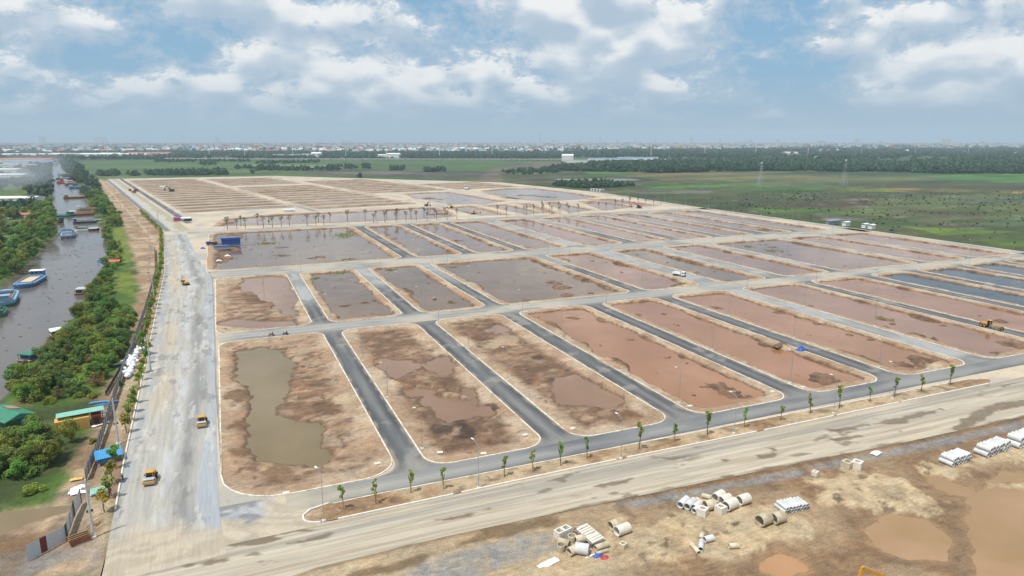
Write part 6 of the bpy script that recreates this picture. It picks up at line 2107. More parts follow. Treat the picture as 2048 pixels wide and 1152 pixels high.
def cloth(name, px, py, sx, sy, mat, label, cat, z=0.0, h=0.25, seed=0, rz=0.0):
    """crumpled sheet lying over something"""
    gx, gy = np.meshgrid(np.linspace(-1, 1, 15), np.linspace(-1, 1, 15))
    n = fbm(gx * 3 + seed, gy * 3, 1.1, 3, 700 + seed)
    Z = h * n * np.clip(1.25 - np.hypot(gx, gy), 0, 1) * 1.6 + 0.02
    o = grid_mesh(name, gx * sx / 2 * (1 + 0.2 * (n - 0.5)), gy * sy / 2 * (1 + 0.3 * (n - 0.5)), Z, None, mat)
    o.location = PV(px, py, z)
    o.rotation_euler = (0, 0, rz)
    return tag(o, label, cat)


cloth('tarpaulin', 1196, 1112, 1.7, 0.9, M['navy'], 'crumpled blue sheet in front of the thin pipe', 'sheet', ZP, 0.4, 1)
cloth('tarpaulin', 1209, 1116, 1.3, 0.9, M['red'], 'crumpled red sheet beside the blue one', 'sheet', ZP, 0.3, 2)
cloth('tarpaulin', 1180, 1112, 2.0, 0.3, M['white'], 'white strip lying left of the blue sheet', 'sheet', ZP, 0.1, 3, 0.2)
cloth('tarpaulin', 1095, 1128, 4.0, 1.2, M['white'], 'white crumpled plastic sheet on the gravel at the bottom edge', 'sheet', -0.2, 0.3, 4, 0.3)
cloth('tarpaulin', 1752, 906, 2.4, 1.4, M['white'], 'white plastic sheet on the gravel edge right of the ring boxes', 'sheet', -0.2, 0.3, 5, 0.3)

# ================================================================ VEHICLES (built along +y)
def wheel(parent, c, r, w, hub='dark'):
    t_ = MB().cyl((-w / 2, 0, 0), (w / 2, 0, 0), r, r, 18).build('wheel', M['black'], parent, c)
    MB().cyl((-w / 2 - 0.02, 0, 0), (w / 2 + 0.02, 0, 0), r * 0.5, r * 0.5, 12).build('rim', M[hub], t_)


def roller(loc, rz, label, paint_='yellow'):
    o = thing('road_roller', label, 'road roller', loc, rz, 'road rollers', 0.78)
    y = M[paint_]
    d = MB().cyl((-1.05, 0, 0), (1.05, 0, 0), 0.76, 0.76, 30).build('drum', M['steel'], o, (0, 1.75, 0.76))
    f = MB().box((0, 2.6, 0.95), (2.5, 0.22, 0.5)).box((-1.2, 1.75, 0.9), (0.16, 1.8, 0.42)).box((1.2, 1.75, 0.9), (0.16, 1.8, 0.42)).box((0, 0.88, 0.98), (2.5, 0.25, 0.5)).build('drum_frame', y, o, bevel=0.03)
    MB().box((0, 1.85, 1.58), (2.3, 1.3, 0.08)).build('drum_cover', M['sheet_w'], o, bevel=0.02)
    MB().box((0, -1.6, 1.35), (1.7, 2.3, 0.95), 0, 0, 0, 0, 0.9).build('engine_hood', y, o, bevel=0.08)
    MB().box((0, -0.6, 0.85), (1.3, 2.4, 0.4)).build('chassis', M['dark'], o)
    c = MB().box((0, 0.05, 1.75), (1.5, 1.35, 1.5), 0, 0, 0, 0, 0.92).build('cab', M['glass'], o, bevel=0.05)
    for (a, b) in ((-.72, -.62), (.72, -.62), (-.72, .7), (.72, .7)):
        MB().box((a, b + 0.05, 1.75), (0.1, 0.1, 1.52)).build('pillar', y, c)
    MB().box((0, 0.05, 2.58), (1.75, 1.7, 0.16)).build('cab_roof', y, o, bevel=0.05)
    for s in (-1, 1):
        wheel(o, (s * 0.95, -1.45, 0.75), 0.75, 0.5, paint_)
        MB().box((s * 0.98, 0.85, 2.1), (0.25, 0.06, 0.35)).build('mirror', M['black'], o)
    return o


roller((*P(405, 850), 0.04), R(176), 'yellow road roller on the grey half of the haul road, farther of the two')
roller((*P(302, 963), 0.04), R(174), 'yellow road roller on the sandy half of the haul road, nearest of the two')


def excavator(loc, rz, label, mat='yellow', s=1.0, boom=((0, 1.0, 1.7), (0, 3.6, 4.6), (0, 5.4, 3.9)), stick=(0, 6.3, 1.6)):
    o = thing('excavator', label, 'excavator', loc, rz)
    o.scale = (s * 0.8,) * 3
    for k in (-1, 1):
        MB().prism([(-1.9, 0.35), (-1.5, 0.0), (1.5, 0.0), (1.9, 0.35), (1.5, 0.8), (-1.5, 0.8)], 'x', k * 1.25 - 0.28, k * 1.25 + 0.28).build('track', M['black'], o)
    MB().box((0, 0, 0.6), (2.0, 1.6, 0.5)).cyl((0, 0, 0.8), (0, 0, 1.1), 0.7, 0.7, 16).build('undercarriage', M['dark'], o)
    MB().box((0.15, -0.7, 1.6), (2.3, 2.6, 0.95), 0, 0, 0, 0, 0.95).build('upper_body', M[mat], o, bevel=0.08)
    MB().box((0, -2.0, 1.55), (2.4, 0.7, 0.9)).build('counterweight', M[mat], o, bevel=0.12)
    c = MB().box((-0.75, 0.75, 1.95), (0.95, 1.5, 1.6), 0, 0, 0, 0, 0.9).build('cab', M['glass'], o, bevel=0.05)
    MB().box((-0.75, 0.75, 2.8), (1.0, 1.5, 0.1)).build('roof', M[mat], c)
    b = MB()
    for a_, b_ in zip(boom[:-1], boom[1:]):
        v = Vector(b_) - Vector(a_)
        b.box((Vector(a_) + Vector(b_)) / 2, (0.38, v.length + 0.25, 0.55), 0, 0, math.atan2(v.z, v.y))
    b.build('boom', M[mat], o, bevel=0.04)
    v = Vector(stick) - Vector(boom[-1])
    MB().box((Vector(stick) + Vector(boom[-1])) / 2, (0.3, v.length + 0.3, 0.42), 0, 0, math.atan2(v.z, v.y)).build('stick', M[mat], o, bevel=0.03)
    st = Vector(stick)
    MB().prism([(st.y - 0.2, st.z + 0.2), (st.y + 0.3, st.z), (st.y + 0.1, st.z - 0.9), (st.y - 0.7, st.z - 1.0), (st.y - 0.9, st.z - 0.4)], 'x', -0.55, 0.55).build('bucket', M['dark'], o)
    MB().cyl((0, 0.9, 1.3), (0, 2.6, 3.0), 0.09, 0.07, 8).cyl((0, boom[1][1], boom[1][2] + 0.3), (0, boom[2][1], boom[2][2] + 0.4), 0.09, 0.07, 8).build('ram', M['steel'], o)
    return o


excavator((*P(372, 570), 0.035), R(20), 'yellow-green excavator working at the first cross road junction', 'yellow', 0.95)
excavator((*P(946, 428.5), 0.02), R(250), 'small excavator with its arm out beside the far cross road', 'yellow', 1.25)
excavator((*P(903, 416.5), 0.02), R(120), 'small yellow excavator beyond the bare trees', 'yellow', 1.1)
excavator((*P(853, 412.5), 0.02), R(200), 'dark excavator on the bank of the long pink pond', 'rust', 1.2)
excavator((*P(343, 383), 0.2), R(60), 'lone excavator among the upper rows of lots', 'dark', 1.7)
excavator((*P(1278, 416.5), 0.02), R(70), 'red excavator beside the far end of the bare-tree road', 'red', 1.5)
# excavator standing below the frame: only the top of its boom shows
be = P(1702, 1200, -0.4)
excavator((be[0], be[1], -0.45), R(-105), 'yellow excavator boom rising over the bottom edge on the right', 'yellow', 1.12, ((0, 0.6, 1.7), (0, 1.3, 5.4), (0, 5.4, 3.4)), (0, 5.9, 0.9))


def truck(loc, rz, label, cabm, bedm, s=1.0, load=None):
    o = thing('dump_truck', label, 'truck', loc, rz)
    o.scale = (s * 0.8,) * 3
    MB().box((0, -0.2, 0.85), (1.0, 7.2, 0.3)).build('chassis', M['dark'], o)
    c = MB().box((0, 2.75, 1.75), (2.35, 1.9, 1.9), 0, 0, 0, 0, 0.95).build('cab', M[cabm], o, bevel=0.06)
    MB().box((0, 3.69, 2.1), (2.05, 0.06, 0.85)).build('windscreen', M['glass'], c)
    for k in (-1, 1):
        MB().box((k * 1.16, 2.85, 2.1), (0.05, 1.1, 0.7)).build('side_window', M['glass'], c)
        MB().box((k * 0.8, 3.71, 1.1), (0.35, 0.06, 0.2)).build('headlight', M['white'], c)
    MB().box((0, 3.75, 0.75), (2.4, 0.2, 0.4)).build('bumper', M['dark'], o)
    b = MB()
    b.box((0, -1.1, 1.2), (2.3, 5.0, 0.15))
    for k in (-1, 1):
        b.box((k * 1.15, -1.1, 1.75), (0.1, 5.0, 1.1))
    b.box((0, 1.4, 1.95), (2.3, 0.1, 1.5)).box((0, -3.6, 1.7), (2.3, 0.1, 1.0))
    b.build('bed', M[bedm], o)
    if load:
        MB().box((0, -1.1, 1.8), (2.15, 4.7, 0.9), 0, 0, 0, 0, 0.75).build('load', M[load], o)
    for (yy_) in (2.6, -1.6, -2.75):
        for k in (-1, 1):
            wheel(o, (k * 0.98, yy_, 0.5), 0.5, 0.35)
    return o


truck((*P(1358, 552), 0.03), R(205), 'white dump truck driving on the pale side road', 'white', 'white', 1.0)
truck((*P(1783, 465), 0.03), R(130), 'green dump truck on the outer road at the right', 'dgreen', 'dgreen', 1.25, 'sand')
truck((*P(260, 382), 0.04), R(190), 'orange dump truck on the upper haul road, left of a group of machines', 'orange', 'orange', 1.35)
truck((*P(268, 386), 0.04), R(200), 'orange dump truck in front of the group on the upper haul road', 'orange', 'rust', 1.35)
truck((*P(272, 383), 0.04), R(170), 'rusty dump truck at the right of the group on the upper haul road', 'rust', 'dark', 1.35)
truck((*P(934, 379), 0.02), R(200), 'white truck on the far pale track', 'white', 'white', 1.3)
for i, x in enumerate((1186, 1191, 1197, 1203)):
    o = shed('site_cabin', 'white site cabin by the far outer road, %s from the left' % ORD[i], 'cabin', (*P(x, 381.5 + 0.6 * i, 0), 0.0), 0.1, 6, 2.6, 2.6, 0.2, M['white'], M['roof_pale'], 'white cabins by the far outer road', 2)


def grader(loc, rz, label):
    o = thing('motor_grader', label, 'grader', loc, rz, None, 0.78)
    y = M['yellow']
    MB().box((0, 2.1, 1.55), (0.4, 4.6, 0.4), 0, 0, 0.06).build('frame', y, o, bevel=0.04)
    MB().box((0, -2.3, 1.55), (1.5, 2.6, 1.0), 0, 0, 0, 0, 0.92).build('engine_hood', y, o, bevel=0.08)
    MB().box((0, -3.75, 1.3), (2.2, 0.3, 0.8)).build('ripper', M['rust'], o)
    c = MB().box((0, -0.4, 2.3), (1.5, 1.3, 1.7), 0, 0, 0, 0, 0.95).build('cab', M['glass'], o, bevel=0.05)
    for a in (-.7, .7):
        for b in (-1.0, 0.2):
            MB().box((a, b, 2.3), (0.1, 0.1, 1.72)).build('pillar', y, c)
    MB().box((0, -0.4, 3.22), (1.75, 1.6, 0.14)).build('cab_roof', y, o, bevel=0.04)
    MB().box((0, 1.3, 0.55), (3.7, 0.12, 0.7), 0, 0.35, 0.25).build('blade', M['steel'], o)
    MB().cyl((0, 1.2, 1.0), (0, 1.2, 1.15), 0.75, 0.75, 20).build('blade_circle', y, o)
    MB().box((0, 4.2, 0.85), (2.0, 0.3, 0.3)).build('front_axle', y, o)
    for k in (-1, 1):
        wheel(o, (k * 1.0, 4.2, 0.65), 0.65, 0.4, 'yellow')
        wheel(o, (k * 1.0, -1.7, 0.68), 0.68, 0.45, 'yellow')
        wheel(o, (k * 1.0, -3.1, 0.68), 0.68, 0.45, 'yellow')
        MB().cyl((k * 0.4, 0.7, 1.2), (k * 0.5, 0.6, 2.1), 0.06, 0.06, 8).build('ram', M['steel'], o)
    return o


p0, p1 = P(1960, 650), P(2002, 660)
grader((*P(1980, 656), 0.03), R(183), 'yellow motor grader on the dark side road at the right edge')


def person(loc, rz, label, top, legs, hold=None):
    """one skinned body; clothes by height"""
    m_ = bpy.data.materials.new('clothed_person')
    m_.use_nodes = True
    t_ = NT(m_.node_tree)
    bs_ = t_.n['Principled BSDF']
    z_ = t_.node('ShaderNodeSeparateXYZ', {0: t_.node('ShaderNodeTexCoord').outputs['Object']}).outputs[2]
    c_ = t_.mix(t_.math('GREATER_THAN', z_, 0.88), legs, top)
    c_ = t_.mix(t_.math('GREATER_THAN', z_, 1.43), c_, lin(176, 128, 98))
    c_ = t_.mix(t_.math('GREATER_THAN', z_, 1.60), c_, lin(30, 26, 24))
    t_.put(bs_.inputs['Base Color'], c_)
    bs_.inputs['Roughness'].default_value = 0.8
    me_ = bpy.data.meshes.new('person')
    vs_ = [(0, 0, .95), (0, 0, 1.2), (0, 0, 1.42), (0, .01, 1.50), (0, .02, 1.62), (-.19, 0, 1.38), (-.24, .02, 1.12), (-.23, .12, .9), (.19, 0, 1.38), (.24, 0, 1.12), (.23, .08, .88), (-.1, .04, .5), (-.1, .1, .06), (-.1, .2, .03), (.1, 0, .5), (.1, -.08, .06), (.1, .02, .03)]
    es_ = [(0, 1), (1, 2), (2, 3), (3, 4), (2, 5), (5, 6), (6, 7), (2, 8), (8, 9), (9, 10), (0, 11), (11, 12), (12, 13), (0, 14), (14, 15), (15, 16)]
    me_.from_pydata(vs_, es_, [])
    rad = [.15, .15, .13, .06, .1, .07, .05, .04, .07, .05, .04, .075, .05, .04, .075, .05, .04]
    o = link('person', me_, None, loc, rz)
    me_.materials.append(m_)
    sk = o.modifiers.new('skin', 'SKIN')
    for v_, r_ in zip(me_.skin_vertices[0].data, rad):
        v_.radius = (r_, r_)
    me_.skin_vertices[0].data[0].use_root = True
    o.modifiers.new('sub', 'SUBSURF').levels = 1
    o.modifiers['sub'].render_levels = 1
    return tag(o, label, 'person')


def motorbike(loc, rz, label, col):
    o = thing('motorbike', label, 'motorbike', loc, rz)
    for y in (-0.62, 0.62):
        w_ = MB().cyl((-.05, 0, 0), (.05, 0, 0), .29, .29, 16).build('wheel', M['black'], o, (0, y, .29))
        MB().cyl((-.055, 0, 0), (.055, 0, 0), .17, .17, 10).build('rim', M['steel'], w_)
    MB().box((0, -.05, .52), (.26, .8, .3), 0, 0, 0.05).box((0, .42, .7), (.3, .16, .5), 0, 0, -.3).build('body', M[col], o, bevel=0.03)
    MB().box((0, -.28, .76), (.28, .72, .1)).build('seat', M['black'], o, bevel=0.02)
    MB().cyl((-.34, .4, 1.02), (.34, .4, 1.02), .02, .02, 6).cyl((0, .62, .3), (0, .42, 1.0), .03, .03, 6).build('handlebar', M['dark'], o)
    return o


person((*P(221, 992), 0.0), R(200), 'person in dark clothes standing beside a young tree by the fence', lin(34, 34, 40), lin(28, 28, 32))
motorbike((*P(246, 962), 0.03), R(10), 'dark motorbike parked at the kerb of the haul road', 'dark')
motorbike((*P(543, 672), 0.03), R(80), 'motorbike on the first cross road, left of two', 'red')
person((*P(546, 672), 0.03), R(100), 'person in an olive shirt standing beside the left motorbike on the cross road', lin(110, 100, 70), lin(40, 42, 50))
motorbike((*P(571, 670), 0.03), R(80), 'dark motorbike on the first cross road, right of two', 'dark')
person((*P(574, 671), 0.03), R(60), 'person in black beside the right motorbike on the cross road', lin(26, 26, 30), lin(24, 24, 28))

# ================================================================ BOATS (bow along +y)
def barge(px, py, rz, L, W, label, hull='blue', deck='lblue', load='sand', cabin='lblue', roof='white', hull2=None, group=None, cab_end=-1, hh=1.5, arch=False):
    o = thing('barge', label, 'boat', PV(px, py, Z_CANAL), rz, group)
    n = 14
    def half(t):
        k = abs(t)
        return W / 2 * (1 - max(0, (k - 0.62) / 0.38) ** 2.2 * 0.85)
    ts = [-1 + 2 * i / n for i in range(n + 1)]
    prof = [(half(t), L / 2 * t, hh * (1 + 0.35 * max(0, t - 0.5) ** 1.5 * 2 + 0.12 * max(0, -t - 0.6))) for t in ts]
    mb = MB()
    for (a, ya, za), (b, yb, zb_) in zip(prof[:-1], prof[1:]):
        for s in (-1, 1):
            mb.quad((s * a * 0.86, ya * 0.97, -0.25), (s * b * 0.86, yb * 0.97, -0.25), (s * b, yb, zb_ * 0.55), (s * a, ya, za * 0.55), 1)
            mb.quad((s * a, ya, za * 0.55), (s * b, yb, zb_ * 0.55), (s * b, yb, zb_), (s * a, ya, za), 0)
    for (a, ya, za), sg in ((prof[0], 1), (prof[-1], -1)):
        mb.quad((-a * .86, ya * .97, -0.25), (a * .86, ya * .97, -0.25), (a, ya, za), (-a, ya, za), 0)
    mb.build('hull', [M[hull], M[hull2 or hull]], o)
    dk = MB()
    for (a, ya, za), (b, yb, zb_) in zip(prof[:-1], prof[1:]):
        inner = 0.74
        mid = (ya + yb) / 2 / (L / 2) * -cab_end
        if -0.62 < mid < 0.72:
            for s in (-1, 1):
                dk.quad((s * a, ya, za), (s * b, yb, zb_), (s * b * inner, yb, zb_ + 0.02), (s * a * inner, ya, za + 0.02))
        else:
            dk.quad((-a, ya, za), (a, ya, za), (b, yb, zb_), (-b, yb, zb_))
    dk.build('deck', M[deck], o)
    y0, y1 = sorted((-cab_end * -0.60 * L / 2, -cab_end * 0.70 * L / 2))
    w_ = W * 0.37
    cm_ = MB()
    for s in (-1, 1):
        cm_.box((s * w_, (y0 + y1) / 2, hh + 0.25), (0.18, y1 - y0, 0.9))
    cm_.box((0, y0, hh + 0.25), (2 * w_, 0.18, 0.9)).box((0, y1, hh + 0.25), (2 * w_, 0.18, 0.9))
    cm_.build('hold_coaming', M[deck], o)
    MB().box((0, (y0 + y1) / 2, hh * 0.42), (2 * w_ - 0.2, y1 - y0 - 0.2, hh * 0.8 + (0.5 if load == 'sand' else 0.0)), 0, 0, 0, 0, 0.94).build('load' if load == 'sand' else 'hold_floor', M[load], o)
    yc = cab_end * 0.80 * L / 2
    cb_ = MB().box((0, yc, hh + 1.1), (W * 0.62, L * 0.13, 2.2)).build('cabin', M[cabin], o, bevel=0.05)
    for s in (-1, 0, 1):
        MB().box((s * W * 0.2, yc - cab_end * L * 0.066, hh + 1.5), (W * 0.12, 0.06, 0.7)).build('window', M['glass'], cb_)
    MB().box((0, yc, hh + 2.3), (W * 0.72, L * 0.16, 0.16)).build('cabin_roof', M[roof], o)
    if arch:
        for k, yy_ in enumerate((yc, yc + L * 0.1)):
            a = MB()
            pts_ = [Vector((W * 0.52 * math.cos(R(q_)), yy_, hh + 0.2 + 3.6 * math.sin(R(q_)))) for q_ in range(0, 181, 20)]
            for u_, v_ in zip(pts_[:-1], pts_[1:]):
                a.box((u_ + v_) / 2, (0.4, 0.6, (v_ - u_).length + 0.1), 0, 0, 0, math.atan2((v_ - u_).x, (v_ - u_).z))
            a.build('arch', M[hull], o)
    return o


def px_heading(a, b):
    A_, B_ = PV(*a, Z_CANAL), PV(*b, Z_CANAL)
    d = B_ - A_
    return math.atan2(d.y, d.x) - math.pi / 2


hd = px_heading((42, 574), (80, 552))
barge(62, 566, hd + math.pi, 26, 8, 'blue barge loaded with sand at the left bank', 'blue', 'lblue', 'sand', 'blue', 'white', None, None, -1, 1.6)
barge(8, 604, R(8), 25, 9, 'green and blue barge with a rusty empty hold at the left edge', 'lblue', 'lblue', 'rust', 'lblue', 'lblue', 'green', None, -1, 2.2)
barge(-4, 630, R(6), 12, 5, 'small dark green barge cut by the left edge', 'green', 'green', 'rust', 'green', 'green')
barge(137, 472, R(8), 32, 8.2, 'blue arched barge with a red-striped stern in mid canal', 'blue', 'lblue', 'dark', 'white', 'lblue', 'sheet', None, -1, 1.8, True)
barge(118, 433, R(70), 22, 7, 'teal barge with a sand load at the left bank upstream', 'green', 'lblue', 'sand', 'green', 'dgreen')
barge(112, 446, R(60), 12, 5, 'dark little barge half under the left bank trees', 'dark', 'dark', 'rust', 'dark', 'dark')
barge(172, 430, R(-78), 24, 6.5, 'rusty brown barge moored at the right bank', 'rust', 'wood', 'rust', 'wood', 'white')
barge(174, 420, R(-78), 16, 5, 'barge with a white awning behind the rusty brown one', 'wood', 'wood', 'sand', 'white', 'white')
barge(171, 446, R(-80), 16, 5.5, 'grey-blue barge below the rusty brown one', 'dark', 'sheet', 'sheet', 'navy', 'lblue')
barge(187, 444, R(-78), 12, 5, 'dark barge with a white cabin against the right bank', 'dark', 'sheet_w', 'dark', 'white', 'red')
barge(166, 462, R(-85), 9, 4, 'left of two small white sampans in mid canal', 'white', 'green', 'dark', 'wood', 'wood')
barge(184, 461, R(-85), 9, 4, 'right of two small white sampans in mid canal', 'dark', 'white', 'dark', 'white', 'maroon')
barge(155, 396, R(-72), 26, 6, 'yellow-decked wooden barge off the right bank', 'dark', 'ochre', 'sand', 'wood', 'wood')
for i, (x, y, hm, dm) in enumerate([(132, 350, 'dark', 'sheet'), (134, 354, 'dgreen', 'green'), (138, 357, 'lblue', 'sheet_w'), (139, 361, 'red', 'red'), (134, 366, 'red', 'orange'), (147, 363, 'dark', 'white'), (150, 367, 'navy', 'sheet_w'), (151, 370, 'dark', 'sheet'), (161, 376, 'navy', 'lblue'), (106, 361, 'blue', 'lblue'), (117, 359, 'dark', 'dark')]):
    barge(x, y, R(-70) if x > 120 else R(10), 26, 7, ['grey barge farthest up in the moored cluster', 'dark green barge second in the moored cluster', 'pale blue barge in the moored cluster', 'red barge in the middle of the moored cluster', 'orange-red barge nearest mid canal in the cluster', 'dark barge with a white deck at the right of the cluster', 'navy barge with a pale deck in the cluster', 'grey-decked barge at the near end of the cluster', 'navy and light blue barge under the bank trees', 'blue barge under the left bank trees upstream', 'small dark boat sailing far up the canal'][i], hm, dm, 'rust' if i % 2 else 'sand', dm, 'white')


def houseboat(px, py, rz, L, W, roof, label, wall='dark', z=Z_CANAL):
    o = thing('houseboat', label, 'boat', PV(px, py, z), rz)
    MB().prism([(-L / 2, 0.6), (-L / 2 + 0.8, -0.2), (L / 2 - 0.8, -0.2), (L / 2, 0.6)], 'x', -W / 2, W / 2).build('hull', M['wood'], o)
    c = MB().box((0, 0, 1.3), (W * 0.8, L * 0.75, 1.5)).build('cabin', M[wall], o)
    MB().box((0, -L * 0.376, 1.4), (W * 0.4, 0.05, 0.8)).build('window', M['glass'], c)
    MB().prism([(-W / 2, 2.1), (W / 2, 2.1), (W * 0.4, 2.35), (-W * 0.4, 2.35)], 'y', -L * 0.45, L * 0.45).build('roof', M[roof], o)
    for sx in (-1, 1):
        for sy in (-1, 1):
            MB().cyl((sx * W * .45, sy * L * .42, 0.5), (sx * W * .45, sy * L * .42, 2.15), .06, .06, 6).build('post', M['dark'], o)
    return o


houseboat(166, 587, R(-5), 5.5, 5.0, 'sheet_w', 'white-roofed houseboat at the right bank of the canal')
houseboat(116, 672, R(20), 5, 4, 'white', 'low white-roofed boat at the edge of the green bank')
houseboat(73, 716, R(-35), 9, 4.5, 'green', 'green-roofed boat moored under the near thicket', 'navy')

# ================================================================ SHEDS, SACKS AND CLUTTER ON THE LEFT
def corrugated(name, c, L, W, mat, parent, tilt=0.0, n=22, rz=0.0, amp=0.06):
    xs_ = np.linspace(-L / 2, L / 2, n * 2 + 1)
    X, Y = np.meshgrid(xs_, [-W / 2, W / 2])
    Z = np.broadcast_to(np.where(np.arange(n * 2 + 1) % 2, amp, 0.0), X.shape).copy() + Y * math.tan(tilt)
    o = grid_mesh(name, X, Y, Z, None, mat, None, False, parent)
    o.location = c
    o.rotation_euler = (0, 0, rz)
    return o


sh = thing('container_cabin', 'ochre container cabin under a turquoise lean-to roof beside the fence', 'cabin', PV(158, 858, -0.25), R(10))
bx = MB().box((-1.0, 0.8, 1.25), (6.2, 2.5, 2.5)).build('wall', M['ochre'], sh)
for k in range(13):
    MB().box((-3.9 + k * 0.48, -0.48, 1.25), (0.14, 0.08, 2.4)).build('rib', M['ochre'], bx)
corrugated('roof', (0.6, 2.2, 3.0), 8.8, 4.2, M['teal'], sh, R(-6), 26)
MB().box((3.4, 1.0, 1.2), (1.9, 2.6, 2.4)).build('annex', M['maroon'], sh)
MB().box((3.3, -0.33, 1.0), (0.9, 0.06, 1.9)).build('door', M['glass'], sh)
for (x, y) in ((-3.6, 3.9), (4.6, 3.9), (4.6, 0.2)):
    MB().cyl((x, y, 0), (x, y, 2.9), 0.07, 0.07, 6).build('post', M['dark'], sh)
bh = thing('boathouse', 'green-roofed boathouse at the canal edge on the left', 'boathouse', PV(18, 848, -1.0), R(38))
MB().box((0, 0, 1.3), (5.0, 9.5, 2.4)).build('wall', M['dgreen'], bh)
MB().prism([(-3.2, 2.5), (3.2, 2.5), (0, 3.6)], 'y', -5.6, 5.6).build('roof', M['green'], bh)
MB().box((1.4, 1.0, 3.25), (2.2, 3.2, 0.06), 0, 0, 0, R(18)).build('roof_patch', M['wood'], bh)
MB().box((0.9, -4.78, 1.0), (1.2, 0.08, 1.9)).build('door', M['lblue'], bh)
for k in range(3):
    MB().box((2.52, -3 + 2.8 * k, 1.5), (0.06, 1.0, 0.9)).build('window', M['glass'], bh)

br_ = thing('sheet_canopy', 'bright blue corrugated roof canopy beside the fence', 'canopy', PV(219, 921, 0.0), R(14))
corrugated('roof', (0, 0, 1.6), 4.6, 3.4, M['sheet_b'], br_, R(9), 15)
for (x, y) in ((-2.1, -1.5), (2.1, -1.5), (-2.1, 1.5), (2.1, 1.5)):
    MB().cyl((x, y, 0), (x, y, 1.6 + y * 0.15), 0.05, 0.05, 6).build('post', M['steel'], br_)
MB().box((-0.4, -0.3, 0.5), (2.6, 1.8, 1.0)).build('shelf_stack', M['blue'], br_)
b2 = thing('sheet_stack', 'grey-green stack of roof sheets behind the nearest young tree', 'sheets', PV(198, 985, 0.0), R(8))
for k in range(3):
    corrugated('sheet', (0.05 * k, 0.04 * k, 0.25 + 0.09 * k), 2.6, 1.9, M['sheet_w'] if k < 2 else M['teal'], b2, R(8), 9)
for i, (x, y, L_, rz) in enumerate([(205, 806, 5.5, -5), (214, 808, 5.0, 18), (208, 812, 5.5, 30), (212, 826, 2.6, 12), (200, 805, 4.0, -8)]):
    o = MB().pipe((-L_ / 2, 0, 0.16), (L_ / 2, 0, 0.16), 0.15, 0.12, 10).build('plastic_pipe', M['sheet_b'], None, PV(x, y, -0.15 + 0.12 * i), R(rz))
    tag(o, 'blue plastic pipe by the turquoise roof, %s from the back' % ORD[i], 'pipe', 'blue plastic pipes by the cabin')
for i, (x, y, L_, rz) in enumerate([(190, 686, 5, 8), (192, 695, 5, 2), (228, 692, 6, 14), (230, 690, 6, 14), (234, 693, 4, 14), (248, 722, 2.5, 40), (243, 724, 3, 55), (238, 728, 3, 20)]):
    o = MB().box((0, 0, 0.12), (L_, 0.35, 0.16)).box((0, 0, 0.24), (L_ * 0.9, 0.2, 0.08)).build('white_plank', M['white'], None, PV(x, y, -0.1 + 0.05 * i), R(rz))
    tag(o, 'white plank on the grass beside the thicket, %s from the left' % ORD[i], 'plank', 'white planks on the grass')
for i, (x, y, w_) in enumerate([(152, 978, 1.7), (162, 973, 1.3), (158, 985, 2.4), (147, 984, 1.5)]):
    cloth('plastic_sheet', x, y, w_, 1.2, M['white'], 'white foam sheet dumped by the near fence, %s from the left' % ORD[[1, 3, 2, 0][i]], 'sheet', -0.05, 0.35, 20 + i)
cloth('plastic_sheet', 153, 958, 2.0, 1.0, M['ochre'], 'pale yellow plastic scrap above the white foam sheets', 'sheet', -0.05, 0.25, 31)
cloth('plastic_sheet', 200, 848, 3.6, 1.6, M['white'], 'white sheet leaning by the annex of the cabin', 'sheet', -0.1, 0.4, 32, 0.5)
cloth('tarpaulin', 93, 869, 1.6, 0.8, M['navy'], 'small blue sheet on the ground left of the ochre cabin', 'sheet', -0.2, 0.3, 33)
aw = thing('awning', 'red and blue awning under the trees at the canal bank', 'awning', PV(226, 531, -0.3), R(5))
MB().prism([(-2.2, 2.2), (2.2, 2.2), (0, 2.9)], 'x', -3.2, 3.2).build('roof', M['pink'], aw)
MB().prism([(-1.8, 2.0), (1.8, 2.0), (0, 2.7)], 'x', -6.4, -3.3).build('side_roof', M['navy'], aw)
for (x, y) in ((-6, -1.6), (-6, 1.6), (3, -2), (3, 2)):
    MB().cyl((x, y, 0), (x, y, 2.1), 0.06, 0.06, 6).build('post', M['wood'], aw)
bt = thing('timber_frame', 'rusty timber formwork box by the lower left fence', 'formwork', PV(160, 1082, 0), R(20))
MB().box((0, -0.8, 0.45), (2.6, 0.1, 0.9)).box((0, 0.8, 0.45), (2.6, 0.1, 0.9)).box((-1.3, 0, 0.45), (0.1, 1.5, 0.9)).box((1.3, 0, 0.45), (0.1, 1.5, 0.9)).build('side', M['rust'], bt)
for k in range(3):
    MB().cyl((-1.6, -0.6 + 0.6 * k, 0.98), (1.6, -0.5 + 0.6 * k, 1.0), 0.06, 0.06, 6).build('pole', M['wood'], bt)
g = random.Random(3)
for k in range(14):
    p = PV(192 + g.uniform(-14, 12), 1048 + g.uniform(-16, 10), 0.0)
    o = MB().cyl((-1.1, 0, 0.06), (1.1, 0, 0.10), 0.05, 0.045, 6).build('bamboo_pole', M['wood'], None, p + Vector((0, 0, 0.02 + 0.03 * k)), R(60) + g.uniform(-0.5, 0.5))
    tag(o, 'tan stake in the scatter of poles beside the nearest concrete pole', 'pole', 'stakes scattered beside the nearest concrete pole')
